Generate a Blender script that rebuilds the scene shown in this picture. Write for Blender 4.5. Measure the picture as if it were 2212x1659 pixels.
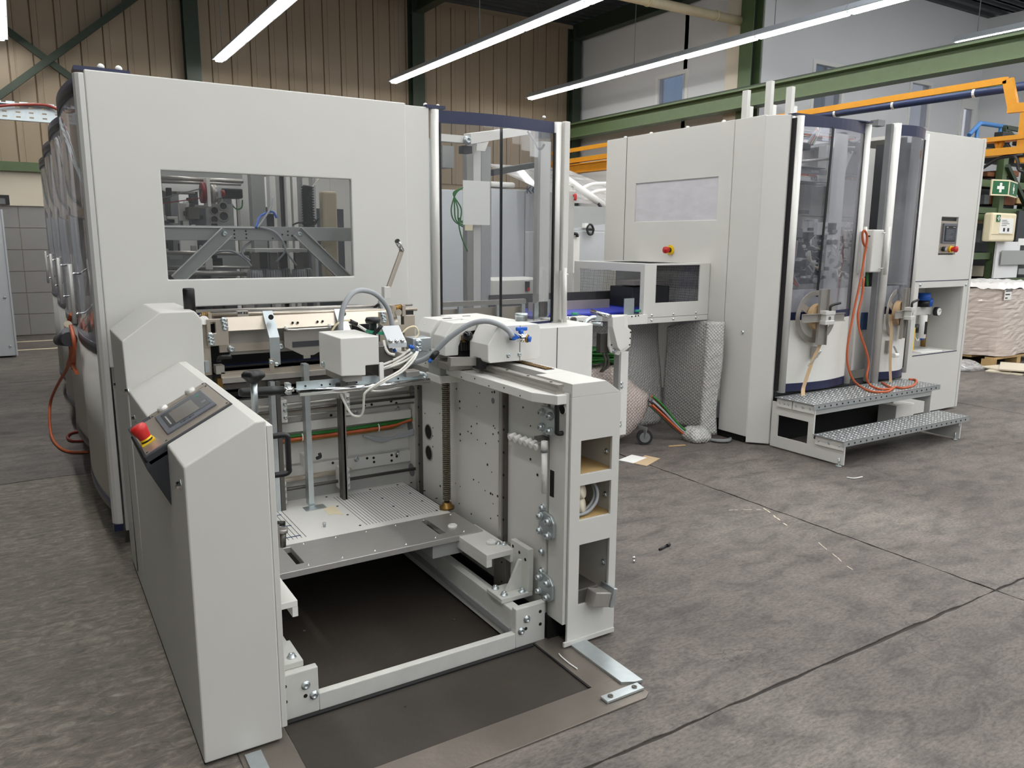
import bpy, bmesh, math, random
from mathutils import Vector, Matrix
random.seed(7)
for o in list(bpy.data.objects): bpy.data.objects.remove(o)
SC = bpy.context.scene
COL = SC.collection
# ---------------------------------------------------------------- camera
cam = bpy.data.cameras.new('camera'); cam.sensor_width = 36; cam.lens = 27.397; cam.clip_end = 200
camo = bpy.data.objects.new('camera', cam); COL.objects.link(camo); SC.camera = camo
yaw, pitch, roll = math.radians(32.0), math.radians(10.479), math.radians(.395)
f0 = Vector((math.sin(yaw), math.cos(yaw), 0)); r0 = Vector((math.cos(yaw), -math.sin(yaw), 0)); u0 = Vector((0, 0, 1))
fw = math.cos(pitch)*f0 - math.sin(pitch)*u0; up = math.cos(pitch)*u0 + math.sin(pitch)*f0
rt = math.cos(roll)*r0 + math.sin(roll)*up; up = math.cos(roll)*up - math.sin(roll)*r0
camo.matrix_world = Matrix(((rt.x, up.x, -fw.x, 0), (rt.y, up.y, -fw.y, 0), (rt.z, up.z, -fw.z, 1.6), (0, 0, 0, 1)))
# ---------------------------------------------------------------- world, exposure
W = bpy.data.worlds.new('overcast'); SC.world = W; W.use_nodes = True
bg = W.node_tree.nodes['Background']; bg.inputs[0].default_value = (.93, .965, 1, 1); bg.inputs[1].default_value = 1.1
SC.view_settings.view_transform = 'Standard'; SC.view_settings.look = 'None'
SC.view_settings.exposure = 0.9; SC.view_settings.gamma = 1; SC.view_settings.use_curve_mapping = False
LAMP_POWER = 17.0
# ---------------------------------------------------------------- materials
MATS = {}
def lin(c): return tuple(((x/255)/12.92 if x/255 < .04045 else ((x/255+.055)/1.055)**2.4) for x in c)
def mat(name, rgb, rough=.5, metal=0.0, var=.08, scale=6.0, bump=0.0, bscale=60.0, spec=.5, emit=None, est=0.0, stretch=None, coat=0.0):
    m = bpy.data.materials.new(name); m.use_nodes = True; N = m.node_tree.nodes; L = m.node_tree.links
    b = N['Principled BSDF']; b.inputs['Roughness'].default_value = rough; b.inputs['Metallic'].default_value = metal
    b.inputs['Specular IOR Level'].default_value = spec; b.inputs['Coat Weight'].default_value = coat
    tc = N.new('ShaderNodeTexCoord'); vec = tc.outputs['Object']
    if stretch:
        mp = N.new('ShaderNodeMapping'); mp.inputs['Scale'].default_value = stretch; L.new(vec, mp.inputs[0]); vec = mp.outputs[0]
    nz = N.new('ShaderNodeTexNoise'); nz.inputs['Scale'].default_value = scale; nz.inputs['Detail'].default_value = 5; L.new(vec, nz.inputs['Vector'])
    mx = N.new('ShaderNodeMix'); mx.data_type = 'RGBA'
    c = lin(rgb); mx.inputs[6].default_value = tuple(x*(1-var) for x in c)+(1,); mx.inputs[7].default_value = tuple(min(1, x*(1+var)) for x in c)+(1,)
    L.new(nz.outputs['Fac'], mx.inputs[0]); L.new(mx.outputs[2], b.inputs['Base Color'])
    if bump:
        n2 = N.new('ShaderNodeTexNoise'); n2.inputs['Scale'].default_value = bscale; n2.inputs['Detail'].default_value = 4; L.new(vec, n2.inputs['Vector'])
        bp = N.new('ShaderNodeBump'); bp.inputs['Strength'].default_value = bump; bp.inputs['Distance'].default_value = .01; L.new(n2.outputs['Fac'], bp.inputs['Height']); L.new(bp.outputs[0], b.inputs['Normal'])
    if emit:
        b.inputs['Emission Color'].default_value = tuple(lin(emit))+(1,); b.inputs['Emission Strength'].default_value = est
    MATS[name] = m; return m
mat('paint', (209, 208, 203), .42, var=.03, scale=3)
mat('paint_white', (222, 221, 216), .4, var=.03)
mat('paint_cool', (196, 200, 204), .45, var=.04)
mat('paint_grey', (158, 160, 158), .5, var=.06)
mat('paint_worn', (205, 205, 199), .5, var=.10, scale=18)
mat('navy', (25, 33, 68), .38, var=.05)
mat('navy_grey', (62, 64, 78), .35, var=.05)
mat('belt_blue', (32, 48, 160), .5, var=.06)
mat('steel', (172, 168, 162), .36, .6, var=.10, scale=14)
mat('steel_brush', (200, 198, 194), .42, .8, var=.12, scale=30, stretch=(1, 14, 1))
mat('steel_dark', (100, 97, 92), .4, .6, var=.15, scale=20)
mat('nickel', (196, 186, 172), .40, .85, var=.08, scale=16)
mat('zinc', (196, 204, 206), .36, .85, var=.14, scale=28)
mat('chrome', (225, 226, 226), .10, 1.0, var=.02)
mat('alu', (214, 213, 209), .45, .25, var=.03)
mat('brass', (150, 118, 66), .38, .9, var=.15, scale=30)
mat('black', (22, 22, 24), .45, var=.1)
mat('black_gloss', (14, 14, 16), .18, var=.05)
mat('rubber', (38, 38, 38), .75, var=.15, scale=30)
mat('dark', (52, 54, 58), .55, var=.1)
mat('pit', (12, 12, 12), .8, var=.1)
mat('grey_mid', (118, 120, 122), .5, var=.08)
mat('grey_hmi', (96, 100, 108), .4, var=.05)
mat('brushed_face', (182, 172, 160), .35, .7, var=.06, scale=24)
mat('screen', (104, 100, 96), .15, var=.10, scale=9)
mat('screen_dark', (52, 58, 66), .15, var=.1)
mat('red', (196, 36, 34), .42, var=.05)
mat('red_dark', (128, 30, 28), .45, var=.08)
mat('yellow', (238, 198, 20), .45, var=.05)
mat('yellow_crane', (208, 142, 24), .5, var=.12, scale=10)
mat('blue_bright', (30, 96, 196), .4, var=.05)
mat('blue_rail', (72, 128, 190), .45, var=.06)
mat('blue_pipe', (44, 58, 96), .4, var=.08)
mat('green_steel', (82, 100, 66), .5, var=.12, scale=8)
mat('green_dark', (44, 56, 42), .55, var=.14, scale=8)
mat('green_sign', (22, 98, 56), .5, var=.05)
mat('green_cable', (34, 112, 40), .5, var=.15, scale=30)
mat('green_clip', (40, 140, 110), .5)
mat('orange_cable', (192, 96, 56), .5, var=.08)
mat('red_cable', (146, 56, 44), .5, var=.08)
mat('grey_cable', (156, 160, 164), .5, var=.06)
mat('white_cable', (222, 220, 212), .5, var=.05)
mat('purple_cable', (96, 70, 110), .5)
mat('white', (235, 234, 230), .5, var=.03)
mat('ivory', (230, 218, 186), .5, var=.06)
mat('beige', (190, 178, 152), .5, var=.06)
mat('wood', (196, 164, 112), .6, var=.16, scale=14, stretch=(1, 6, 1))
mat('tape', (180, 152, 116), .55, var=.12, scale=20, stretch=(20, 20, 1))
mat('card', (196, 170, 136), .7, var=.10)
mat('card_pale', (214, 204, 184), .7, var=.08)
mat('paper', (236, 236, 232), .7, var=.03)
mat('ink', (40, 44, 52), .6)
mat('kolbus_blue', (34, 62, 104), .5)
mat('pipe_cream', (206, 192, 160), .5, var=.14, scale=8)
mat('wall_white', (226, 227, 228), .75, var=.03, scale=1.2)
mat('wall_cream', (214, 204, 186), .8, var=.04, scale=1.5)
mat('wall_beige', (150, 134, 112), .55, var=.10, scale=1.2, stretch=(3, 3, .4))
mat('ceiling', (70, 74, 78), .55, .3, var=.08)
mat('wrap', (204, 192, 184), .22, var=.05, scale=5, bump=.5, bscale=22, stretch=(.12, .12, 3.2), coat=.4)
mat('wrap_white', (232, 230, 228), .25, var=.05, scale=6, bump=.35, bscale=12)
mat('bark_box', (120, 74, 44), .7, var=.2, scale=8)
mat('box_grey', (120, 126, 130), .5, var=.1)
mat('lamp_body', (208, 214, 220), .3, .3, var=.03)
mat('box_tile', (140, 138, 136), .4, var=.10, scale=2.5)
mat('floor_steel', (128, 120, 112), .36, .55, var=.22, scale=5, bump=.12, bscale=40)
mat('floor_sheet', (58, 52, 46), .5, .1, var=.30, scale=4, bump=.15, bscale=30)
mat('sky_glow', (210, 225, 240), .5, emit=(215, 230, 245), est=1.0)
mat('joint', (58, 52, 48), .85, var=.2, scale=30)
mat('thread', (132, 122, 106), .4, .6, var=.1)
mat('tread_steel', (140, 144, 145), .42, .5, var=.14, scale=24)
mat('lug', (232, 232, 228), .35, .2, var=.05)
mat('tube', (255, 255, 255), .5, emit=(255, 253, 249), est=LAMP_POWER)
mat('sky_window', (150, 180, 205), .15, var=.15, scale=1.4)
def glass(name, tint, refl=.09, haze=0.0, hcol=(.8, .8, .82), even=False):
    m = bpy.data.materials.new(name); m.use_nodes = True; N = m.node_tree.nodes; L = m.node_tree.links; N.clear()
    out = N.new('ShaderNodeOutputMaterial'); tr = N.new('ShaderNodeBsdfTransparent'); tr.inputs[0].default_value = tuple(tint)+(1,)
    gl = N.new('ShaderNodeBsdfGlossy'); gl.inputs['Roughness'].default_value = .02
    lw = N.new('ShaderNodeLayerWeight'); lw.inputs[0].default_value = .35
    mr = N.new('ShaderNodeMapRange'); mr.inputs[3].default_value = refl*.5; mr.inputs[4].default_value = min(1, refl*5); L.new(lw.outputs['Fresnel'], mr.inputs[0])
    mx = N.new('ShaderNodeMixShader'); L.new(mr.outputs[0], mx.inputs[0]); L.new(tr.outputs[0], mx.inputs[1]); L.new(gl.outputs[0], mx.inputs[2])
    last = mx
    if haze:
        df = N.new('ShaderNodeBsdfDiffuse'); df.inputs[0].default_value = tuple(hcol)+(1,)
        nz = N.new('ShaderNodeTexNoise'); nz.inputs['Scale'].default_value = 7; nz.inputs['Detail'].default_value = 6
        m2 = N.new('ShaderNodeMapRange'); m2.inputs[1].default_value = .3; m2.inputs[2].default_value = .75; m2.inputs[3].default_value = haze*(.94 if even else .6); m2.inputs[4].default_value = min(1, haze*(1.06 if even else 1.5)); L.new(nz.outputs['Fac'], m2.inputs[0])
        mh = N.new('ShaderNodeMixShader'); L.new(m2.outputs[0], mh.inputs[0]); L.new(mx.outputs[0], mh.inputs[1]); L.new(df.outputs[0], mh.inputs[2]); last = mh
    L.new(last.outputs[0], out.inputs[0]); MATS[name] = m; return m
glass('glass', (.88, .885, .89), .06, .018)
glass('glass_side', (.78, .78, .82), .12, .04)
glass('glass_lilac', (.82, .825, .86), .07, .05, (.78, .78, .84))
glass('glass_frost', (.8, .8, .82), .06, .8, (.72, .71, .74), True)
glass('film', (.9, .9, .9), .12, .35, (.82, .81, .8))
def concrete(name, beige):
    m = bpy.data.materials.new(name); m.use_nodes = True; N = m.node_tree.nodes; L = m.node_tree.links; b = N['Principled BSDF']
    g = N.new('ShaderNodeNewGeometry'); pos = g.outputs['Position']
    def noise(sc, det, st=None, rough=.6, dist=0):
        n = N.new('ShaderNodeTexNoise'); n.inputs['Scale'].default_value = sc; n.inputs['Detail'].default_value = det; n.inputs['Roughness'].default_value = rough; n.inputs['Distortion'].default_value = dist
        if st:
            mp = N.new('ShaderNodeMapping'); mp.inputs['Scale'].default_value = st; L.new(pos, mp.inputs[0]); L.new(mp.outputs[0], n.inputs['Vector'])
        else: L.new(pos, n.inputs['Vector'])
        return n.outputs['Fac']
    def ramp(fac, stops):
        r = N.new('ShaderNodeValToRGB'); e = r.color_ramp.elements
        while len(e) < len(stops): e.new(.5)
        for i, (p, c) in enumerate(stops): e[i].position = p; e[i].color = tuple(c)+(1,) if len(c) == 3 else c
        L.new(fac, r.inputs[0]); return r.outputs[0]
    def mixc(fac, a, c2, mode='MIX'):
        x = N.new('ShaderNodeMix'); x.data_type = 'RGBA'; x.blend_type = mode
        for s, v in ((0, fac), (6, a), (7, c2)):
            if hasattr(v, 'node'): L.new(v, x.inputs[s])
            else: x.inputs[s].default_value = v if s == 0 else tuple(v)+(1,)
        return x.outputs[2]
    big = ramp(noise(.55, 6, rough=.55), [(.28, (.094, .081, .075)), (.5, (.148, .130, .119)), (.72, (.214, .196, .174))])
    mid = ramp(noise(4.5, 8, (1, 2.2, 1), .65, .6), [(.34, (.60, .59, .59)), (.5, (.98, .97, .96)), (.68, (1.26, 1.23, 1.18))])
    c = mixc(1.0, big, mid, 'MULTIPLY')
    fine = ramp(noise(38, 6, (1, 2.4, 1), .7), [(.38, (.66, .66, .66)), (.52, (1, 1, 1)), (.68, (1.3, 1.27, 1.22))])
    c = mixc(1.0, c, fine, 'MULTIPLY')
    scuff = ramp(noise(9, 10, (2.2, .8, 1), .75, 1.2), [(.66, (0, 0, 0)), (.80, (1, 1, 1))])
    c = mixc(scuff, c, mixc(.35, c, (.42, .40, .36)))
    stain = ramp(noise(1.7, 7, None, .62, .8), [(.62, (0, 0, 0)), (.70, (1, 1, 1))])
    st2 = N.new('ShaderNodeMath'); st2.operation = 'MULTIPLY'; st2.inputs[1].default_value = .42; L.new(stain, st2.inputs[0])
    c = mixc(st2.outputs[0], c, (.055, .05, .047))
    speck = ramp(noise(95, 3, None, .6), [(.685, (0, 0, 0)), (.70, (1, 1, 1))])
    c = mixc(speck, c, (.05, .045, .042))
    chip = ramp(noise(55, 5, (1, 1.6, 1), .7), [(.715, (0, 0, 0)), (.735, (1, 1, 1))])
    c = mixc(chip, c, (.36, .34, .31))
    blot = ramp(noise(6.5, 9, (1, 1.7, 1), .68, 1.6), [(.625, (0, 0, 0)), (.65, (.55, .55, .55))])
    c = mixc(blot, c, (.075, .066, .06))
    vo = N.new('ShaderNodeTexVoronoi'); vo.feature = 'DISTANCE_TO_EDGE'; vo.inputs['Scale'].default_value = .9
    dn = N.new('ShaderNodeTexNoise'); dn.inputs['Scale'].default_value = 3; dn.inputs['Detail'].default_value = 8; L.new(pos, dn.inputs['Vector'])
    ad = N.new('ShaderNodeMix'); ad.data_type = 'RGBA'; ad.blend_type = 'ADD'; ad.inputs[0].default_value = .55; L.new(pos, ad.inputs[6]); L.new(dn.outputs['Color'], ad.inputs[7]); L.new(ad.outputs[2], vo.inputs['Vector'])
    ck = ramp(vo.outputs['Distance'], [(.0, (1, 1, 1)), (.0035, (0, 0, 0))]); ckm = ramp(noise(.8, 3), [(.5, (0, 0, 0)), (.6, (.8, .8, .8))])
    c = mixc(mixc(1.0, ck, ckm, 'MULTIPLY'), c, (.04, .036, .034))
    if beige:
        rough = ramp(noise(13, 12, (1, 2.1, 1), .8, .7), [(.36, (.09, .08, .072)), (.52, (.21, .182, .150)), (.66, (.39, .355, .29))])
        patch = ramp(noise(.9, 5, (1, 1.5, 1), .6), [(.30, (.35, .35, .35)), (.6, (1, 1, 1))])
        sx = N.new('ShaderNodeSeparateXYZ'); L.new(pos, sx.inputs[0])
        mr = N.new('ShaderNodeMapRange'); mr.inputs[1].default_value = 1.3; mr.inputs[2].default_value = .5; L.new(sx.outputs[0], mr.inputs[0])
        my = N.new('ShaderNodeMath'); my.operation = 'MULTIPLY'; L.new(mr.outputs[0], my.inputs[0]); L.new(patch, my.inputs[1])
        c = mixc(my.outputs[0], c, rough)
    L.new(c, b.inputs['Base Color'])
    rr = N.new('ShaderNodeMapRange'); rr.inputs[3].default_value = .42; rr.inputs[4].default_value = .78; L.new(noise(3, 6), rr.inputs[0]); L.new(rr.outputs[0], b.inputs['Roughness'])
    bp = N.new('ShaderNodeBump'); bp.inputs['Strength'].default_value = .6 if beige else .32; bp.inputs['Distance'].default_value = .006
    L.new(noise(26, 10, (1, 1.8, 1), .75), bp.inputs['Height']); L.new(bp.outputs[0], b.inputs['Normal'])
    MATS[name] = m
concrete('concrete', False); concrete('concrete_beige', True)
def bubble(name, tint, alpha):
    m = bpy.data.materials.new(name); m.use_nodes = True; N = m.node_tree.nodes; L = m.node_tree.links; b = N['Principled BSDF']
    tc = N.new('ShaderNodeTexCoord'); vo = N.new('ShaderNodeTexVoronoi'); vo.inputs['Scale'].default_value = 52; vo.inputs['Randomness'].default_value = .12
    mp = N.new('ShaderNodeMapping'); mp.inputs['Rotation'].default_value = (.6, .5, .7); L.new(tc.outputs['Object'], mp.inputs[0]); L.new(mp.outputs[0], vo.inputs['Vector'])
    bp = N.new('ShaderNodeBump'); bp.inputs['Strength'].default_value = 1.0; bp.inputs['Distance'].default_value = .012; bp.invert = True
    L.new(vo.outputs['Distance'], bp.inputs['Height']); L.new(bp.outputs[0], b.inputs['Normal'])
    rp = N.new('ShaderNodeValToRGB'); t_ = lin(tint); rp.color_ramp.elements[0].position = .25; rp.color_ramp.elements[0].color = tuple(min(1, x*1.2) for x in t_)+(1,); rp.color_ramp.elements[1].position = .6; rp.color_ramp.elements[1].color = tuple(x*.9 for x in t_)+(1,)
    L.new(vo.outputs['Distance'], rp.inputs[0]); L.new(rp.outputs[0], b.inputs['Base Color']); b.inputs['Roughness'].default_value = .25; b.inputs['Alpha'].default_value = alpha; b.inputs['Coat Weight'].default_value = .3
    MATS[name] = m
bubble('bubble', (206, 205, 201), .84); bubble('bubble_pink', (196, 182, 174), .88)
# ---------------------------------------------------------------- mesh building
WO = {}
AX = {'x': Vector((1, 0, 0)), 'y': Vector((0, 1, 0)), 'z': Vector((0, 0, 1))}
def frame(d):
    d = Vector(d).normalized(); a = Vector((0, 0, 1)) if abs(d.z) < .95 else Vector((1, 0, 0))
    u = d.cross(a).normalized(); return u, d.cross(u).normalized()
def spline(pts, res=5):
    P = [Vector(p) for p in pts]
    if len(P) < 3 or res < 2: return P
    out = []; Q = [2*P[0]-P[1]]+P+[2*P[-1]-P[-2]]
    for i in range(1, len(Q)-2):
        a, b, c, d = Q[i-1:i+3]
        for k in range(res):
            t = k/res; out.append(.5*((2*b)+(c-a)*t+(2*a-5*b+4*c-d)*t*t+(3*b-a-3*c+d)*t*t*t))
    return out+[P[-1]]
class MB:
    def __init__(s): s.v = []; s.f = []; s.s = []
    def add(s, v, f, sm=False):
        n = len(s.v); s.v += [tuple(x) for x in v]; s.f += [tuple(i+n for i in q) for q in f]; s.s += ([sm]*len(f) if not isinstance(sm, list) else sm); return s
    def box(s, x0, x1, y0, y1, z0, z1):
        v = [(x, y, z) for x in (x0, x1) for y in (y0, y1) for z in (z0, z1)]
        return s.add(v, [(0, 1, 3, 2), (4, 6, 7, 5), (0, 4, 5, 1), (2, 3, 7, 6), (0, 2, 6, 4), (1, 5, 7, 3)])
    def prism(s, ax, pts, a0, a1, sm=False):
        n = len(pts); mk = {'x': lambda p, a: (a, p[0], p[1]), 'y': lambda p, a: (p[0], a, p[1]), 'z': lambda p, a: (p[0], p[1], a)}[ax]
        v = [mk(p, a0) for p in pts]+[mk(p, a1) for p in pts]
        return s.add(v, [tuple(range(n)), tuple(range(2*n-1, n-1, -1))]+[(i, (i+1) % n, n+(i+1) % n, n+i) for i in range(n)], [False, False]+[sm]*n)
    def cyl(s, p, q, r, n=12, r2=None, caps=True):
        p, q = Vector(p), Vector(q); u, w = frame(q-p); r2 = r if r2 is None else r2
        c = [(math.cos(2*math.pi*i/n), math.sin(2*math.pi*i/n)) for i in range(n)]
        v = [p+r*(a*u+b*w) for a, b in c]+[q+r2*(a*u+b*w) for a, b in c]
        f = [(i, (i+1) % n, n+(i+1) % n, n+i) for i in range(n)]; sm = [True]*n
        if caps: f += [tuple(range(n-1, -1, -1)), tuple(range(n, 2*n))]; sm += [False]*2
        return s.add(v, f, sm)
    def tube(s, pts, r, n=8, res=5):
        P = spline(pts, res); v = []; f = []; u, w = frame(P[1]-P[0]); pd = (P[1]-P[0]).normalized()
        for i, p in enumerate(P):
            d = ((P[min(i+1, len(P)-1)]-P[max(i-1, 0)])).normalized()
            ro = pd.rotation_difference(d); u = ro @ u; w = ro @ w; pd = d
            v += [p+r*(math.cos(2*math.pi*k/n)*u+math.sin(2*math.pi*k/n)*w) for k in range(n)]
        for i in range(len(P)-1):
            f += [(i*n+k, i*n+(k+1) % n, (i+1)*n+(k+1) % n, (i+1)*n+k) for k in range(n)]
        sm = [True]*len(f); f += [tuple(range(n-1, -1, -1)), tuple(range((len(P)-1)*n, len(P)*n))]
        return s.add(v, f, sm+[False]*2)
    def bar(s, p, q, w, h, up=(0, 0, 1)):
        p, q = Vector(p), Vector(q); d = (q-p).normalized(); up = Vector(up); u = d.cross(up)
        u = u.normalized() if u.length > 1e-4 else Vector((1, 0, 0)); k = u.cross(d).normalized()
        v = [b+su*w/2*u+sk*h/2*k for b in (p, q) for su, sk in ((-1, -1), (1, -1), (1, 1), (-1, 1))]
        return s.add(v, [(0, 1, 2, 3), (7, 6, 5, 4), (0, 4, 5, 1), (1, 5, 6, 2), (2, 6, 7, 3), (3, 7, 4, 0)])
    def grid(s, ax, a0, a1, u0, u1, v0, v1, holes=()):
        U_ = sorted({u0, u1, *[h[0] for h in holes], *[h[1] for h in holes]}); V_ = sorted({v0, v1, *[h[2] for h in holes], *[h[3] for h in holes]})
        mk = {'x': lambda u, v, a: (a, u, v), 'y': lambda u, v, a: (u, a, v), 'z': lambda u, v, a: (u, v, a)}[ax]
        ok = {}
        for i in range(len(U_)-1):
            for j in range(len(V_)-1):
                cu, cv = (U_[i]+U_[i+1])/2, (V_[j]+V_[j+1])/2
                ok[i, j] = not any(h[0] < cu < h[1] and h[2] < cv < h[3] for h in holes)
        idx = {}; v = []; f = []
        def vid(i, j, k):
            if (i, j, k) not in idx: idx[i, j, k] = len(v); v.append(mk(U_[i], V_[j], (a0, a1)[k]))
            return idx[i, j, k]
        for (i, j), o in ok.items():
            if not o: continue
            f.append((vid(i, j, 0), vid(i+1, j, 0), vid(i+1, j+1, 0), vid(i, j+1, 0))); f.append((vid(i, j+1, 1), vid(i+1, j+1, 1), vid(i+1, j, 1), vid(i, j, 1)))
            for di, dj, e in ((-1, 0, ((0, 0), (0, 1))), (1, 0, ((1, 0), (1, 1))), (0, -1, ((0, 0), (1, 0))), (0, 1, ((0, 1), (1, 1)))):
                if not ok.get((i+di, j+dj), False):
                    (a, b), (c, d) = e; f.append((vid(i+a, j+b, 0), vid(i+c, j+d, 0), vid(i+c, j+d, 1), vid(i+a, j+b, 1)))
        return s.add(v, f)
    def lathe(s, p, d, prof, n=20):
        p = Vector(p); d = Vector(d).normalized(); u, w = frame(d); v = []; f = []; m = len(prof)
        for r, h in prof: v += [p+d*h+max(r, 1e-4)*(math.cos(2*math.pi*k/n)*u+math.sin(2*math.pi*k/n)*w) for k in range(n)]
        for i in range(m-1): f += [(i*n+k, i*n+(k+1) % n, (i+1)*n+(k+1) % n, (i+1)*n+k) for k in range(n)]
        return s.add(v, f, True)
    def ball(s, c, r, n=10, sc=(1, 1, 1)):
        c = Vector(c); v = []; f = []; m = n//2+1
        for i in range(m):
            th = math.pi*i/(m-1)
            v += [c+Vector((sc[0]*r*max(math.sin(th), .001)*math.cos(2*math.pi*k/n), sc[1]*r*max(math.sin(th), .001)*math.sin(2*math.pi*k/n), sc[2]*r*math.cos(th))) for k in range(n)]
        for i in range(m-1): f += [(i*n+k, i*n+(k+1) % n, (i+1)*n+(k+1) % n, (i+1)*n+k) for k in range(n)]
        return s.add(v, f, True)
    def ring(s, c, d, r0, r1, t, n=32, a0=0, a1=2*math.pi):
        c = Vector(c); d = Vector(d).normalized(); u, w = frame(d); full = abs(a1-a0-2*math.pi) < 1e-6; m = n if full else n+1
        v = []; f = []
        for k in range(m):
            a = a0+(a1-a0)*k/n; e = math.cos(a)*u+math.sin(a)*w
            v += [c+e*r0-d*t/2, c+e*r1-d*t/2, c+e*r1+d*t/2, c+e*r0+d*t/2]
        for k in range(n):
            a, b = k*4, ((k+1) % m)*4
            f += [(a+i, b+i, b+(i+1) % 4, a+(i+1) % 4) for i in range(4)]
        if not full: f += [(0, 1, 2, 3), ((m-1)*4+3, (m-1)*4+2, (m-1)*4+1, (m-1)*4)]
        return s.add(v, f)
    def rot(s, c, axis, deg):
        R = Matrix.Rotation(math.radians(deg), 3, axis.upper()); c = Vector(c); s.v = [tuple(R @ (Vector(v)-c)+c) for v in s.v]; return s
    def mesh(s, name, m, c=None):
        lo = [min(v[i] for v in s.v) for i in range(3)]; hi = [max(v[i] for v in s.v) for i in range(3)]
        if c is None: c = Vector([(a+b)/2 for a, b in zip(lo, hi)])
        me = bpy.data.meshes.new(name); me.from_pydata([tuple(Vector(v)-c) for v in s.v], [], s.f)
        me.polygons.foreach_set('use_smooth', s.s)
        b = bmesh.new(); b.from_mesh(me); bmesh.ops.recalc_face_normals(b, faces=b.faces); b.to_mesh(me); b.free()
        me.materials.append(MATS[m]); return me, c
    def build(s, name, m, parent=None, bev=0, kind=None, label=None):
        me, c = s.mesh(name, m); return place(name, me, c, parent, bev, kind, label)
def place(name, me, c, parent=None, bev=0, kind=None, label=None):
    o = bpy.data.objects.new(name, me); COL.objects.link(o); c = Vector(c)
    if parent: o.parent = parent; o.location = c-WO[parent.name]
    else: o.location = c
    WO[o.name] = c
    if bev:
        b = o.modifiers.new('bevel', 'BEVEL'); b.width = bev; b.segments = 2; b.limit_method = 'ANGLE'; b.angle_limit = .6; b.harden_normals = False
    if kind: o['kind'] = kind
    if label: o['label'] = label
    return o
def thing(name, label, cat, loc, group=None):
    o = bpy.data.objects.new(name, None); COL.objects.link(o); o.location = loc; o.empty_display_size = .1
    WO[o.name] = Vector(loc); o['label'] = label; o['category'] = cat
    if group: o['group'] = group
    return o
def tag(o, label, cat, group=None, kind=None):
    o['label'] = label; o['category'] = cat
    if group: o['group'] = group
    if kind: o['kind'] = kind
    return o
def B(*a): return MB().box(*a)
def T(p, r, n=8, res=5): return MB().tube(p, r, n, res)
def CY(p, q, r, n=12, r2=None): return MB().cyl(p, q, r, n, r2)
def BR(p, q, w, h, up=(0, 0, 1)): return MB().bar(p, q, w, h, up)
def PR(ax, pts, a0, a1): return MB().prism(ax, pts, a0, a1)
SHARED = {}
def shared(key, fn, m):
    if key not in SHARED: SHARED[key] = fn().mesh(key[0], m, Vector((0, 0, 0)))[0]
    return SHARED[key]
def bolt(parent, p, d='-y', r=.008, h=None, m='zinc', name='bolt'):
    h = h or r*1.1; a = AX[d[-1]]*(-1 if d[0] == '-' else 1)
    def fn():
        b = MB().lathe((0, 0, 0), a, [(0, 0), (r*1.45, 0), (r*1.45, h*.2), (r, h*.2), (r, h*.92), (r*.9, h), (r*.5, h), (r*.5, h*.5), (0, h*.5)], 10); return b
    return place(name, shared((name, d, round(r, 4), round(h, 4), m), fn, m), p, parent)
def dot(parent, p, d='-y', r=.006, m='pit', name='bore_hole'):
    a = AX[d[-1]]*(-1 if d[0] == '-' else 1)
    return place(name, shared((name, d, round(r, 4), m), lambda: MB().cyl(-a*.001, a*.0012, r, 10), m), p, parent)
def dots(parent, pts, d, r, name='bore_holes', m='pit'):
    a = AX[d[-1]]*(-1 if d[0] == '-' else 1); b = MB()
    for p in pts: b.cyl(Vector(p)-a*.001, Vector(p)+a*.0012, r if not isinstance(r, (list, tuple)) else random.choice(r), 8)
    o = b.build(name, m, parent); o['kind'] = 'stuff'; return o
def text(s, parent, p, size, rx=(1, 0, 0), ry=(0, 0, 1), m='ink', name='lettering', align='CENTER', ext=.0006):
    cu = bpy.data.curves.new('txt', 'FONT'); cu.body = s; cu.size = size; cu.align_x = align; cu.align_y = 'CENTER'; cu.extrude = ext
    to = bpy.data.objects.new('txt', cu); COL.objects.link(to); bpy.context.view_layer.update()
    me = bpy.data.meshes.new_from_object(to.evaluated_get(bpy.context.evaluated_depsgraph_get())); bpy.data.objects.remove(to)
    X = Vector(rx).normalized(); Y = Vector(ry).normalized(); Z = X.cross(Y)
    for v in me.vertices: v.co = X*v.co.x+Y*v.co.y+Z*v.co.z
    me.materials.clear(); me.materials.append(MATS[m]); me.name = name
    return place(name, me, p, parent)

# ================================================================ the hall
YB = 15.0; XR = 11.05; YR = 9.7; ZC = 6.2
fl = B(-9, 20, -7, 15.2, -.14, -.006).build('floor', 'joint'); fl['kind'] = 'structure'
GX = [-9, -4.735, -.495, 3.74, 7.975, 12.21, 16.4, 20]; GY = [-7, -2.54, 1.695, 5.93, 10.165, 14.4, 15.2]
for i in range(len(GX)-1):
    for j in range(len(GY)-1):
        x0, x1, y0, y1 = GX[i]+.006, GX[i+1]-.006, GY[j]+.006, GY[j+1]-.006
        mtl = 'concrete_beige' if i == 2 and j in (1, 2) or i == 1 and j in (1, 2) else 'concrete'
        # slab edge chipped along the joint
        pts = []
        def edge(ax, ay, bx, by):
            n = 60 if (i in (2, 3) and j in (1, 2, 3)) else 2
            for k in range(n):
                t = k/n; jx = (random.random()-.5)*.012 if n > 2 and k else 0
                pts.append((ax+(bx-ax)*t+(jx if ax == bx else 0), ay+(by-ay)*t+(jx if ay == by else 0)))
        edge(x0, y0, x1, y0); edge(x1, y0, x1, y1); edge(x1, y1, x0, y1); edge(x0, y1, x0, y0)
        PR('z', pts, -.0055, 0).build('floor_slab', mtl, fl)
for ya in (13.05, 14.1):
    tag(B(-4, 2.2, ya, ya+.09, .0003, .0022).build('floor_marking', 'ivory'), 'cream painted line on the floor %s the tiled wall' % ('in front of' if ya < 14 else 'right at the foot of'), 'marking')
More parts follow.
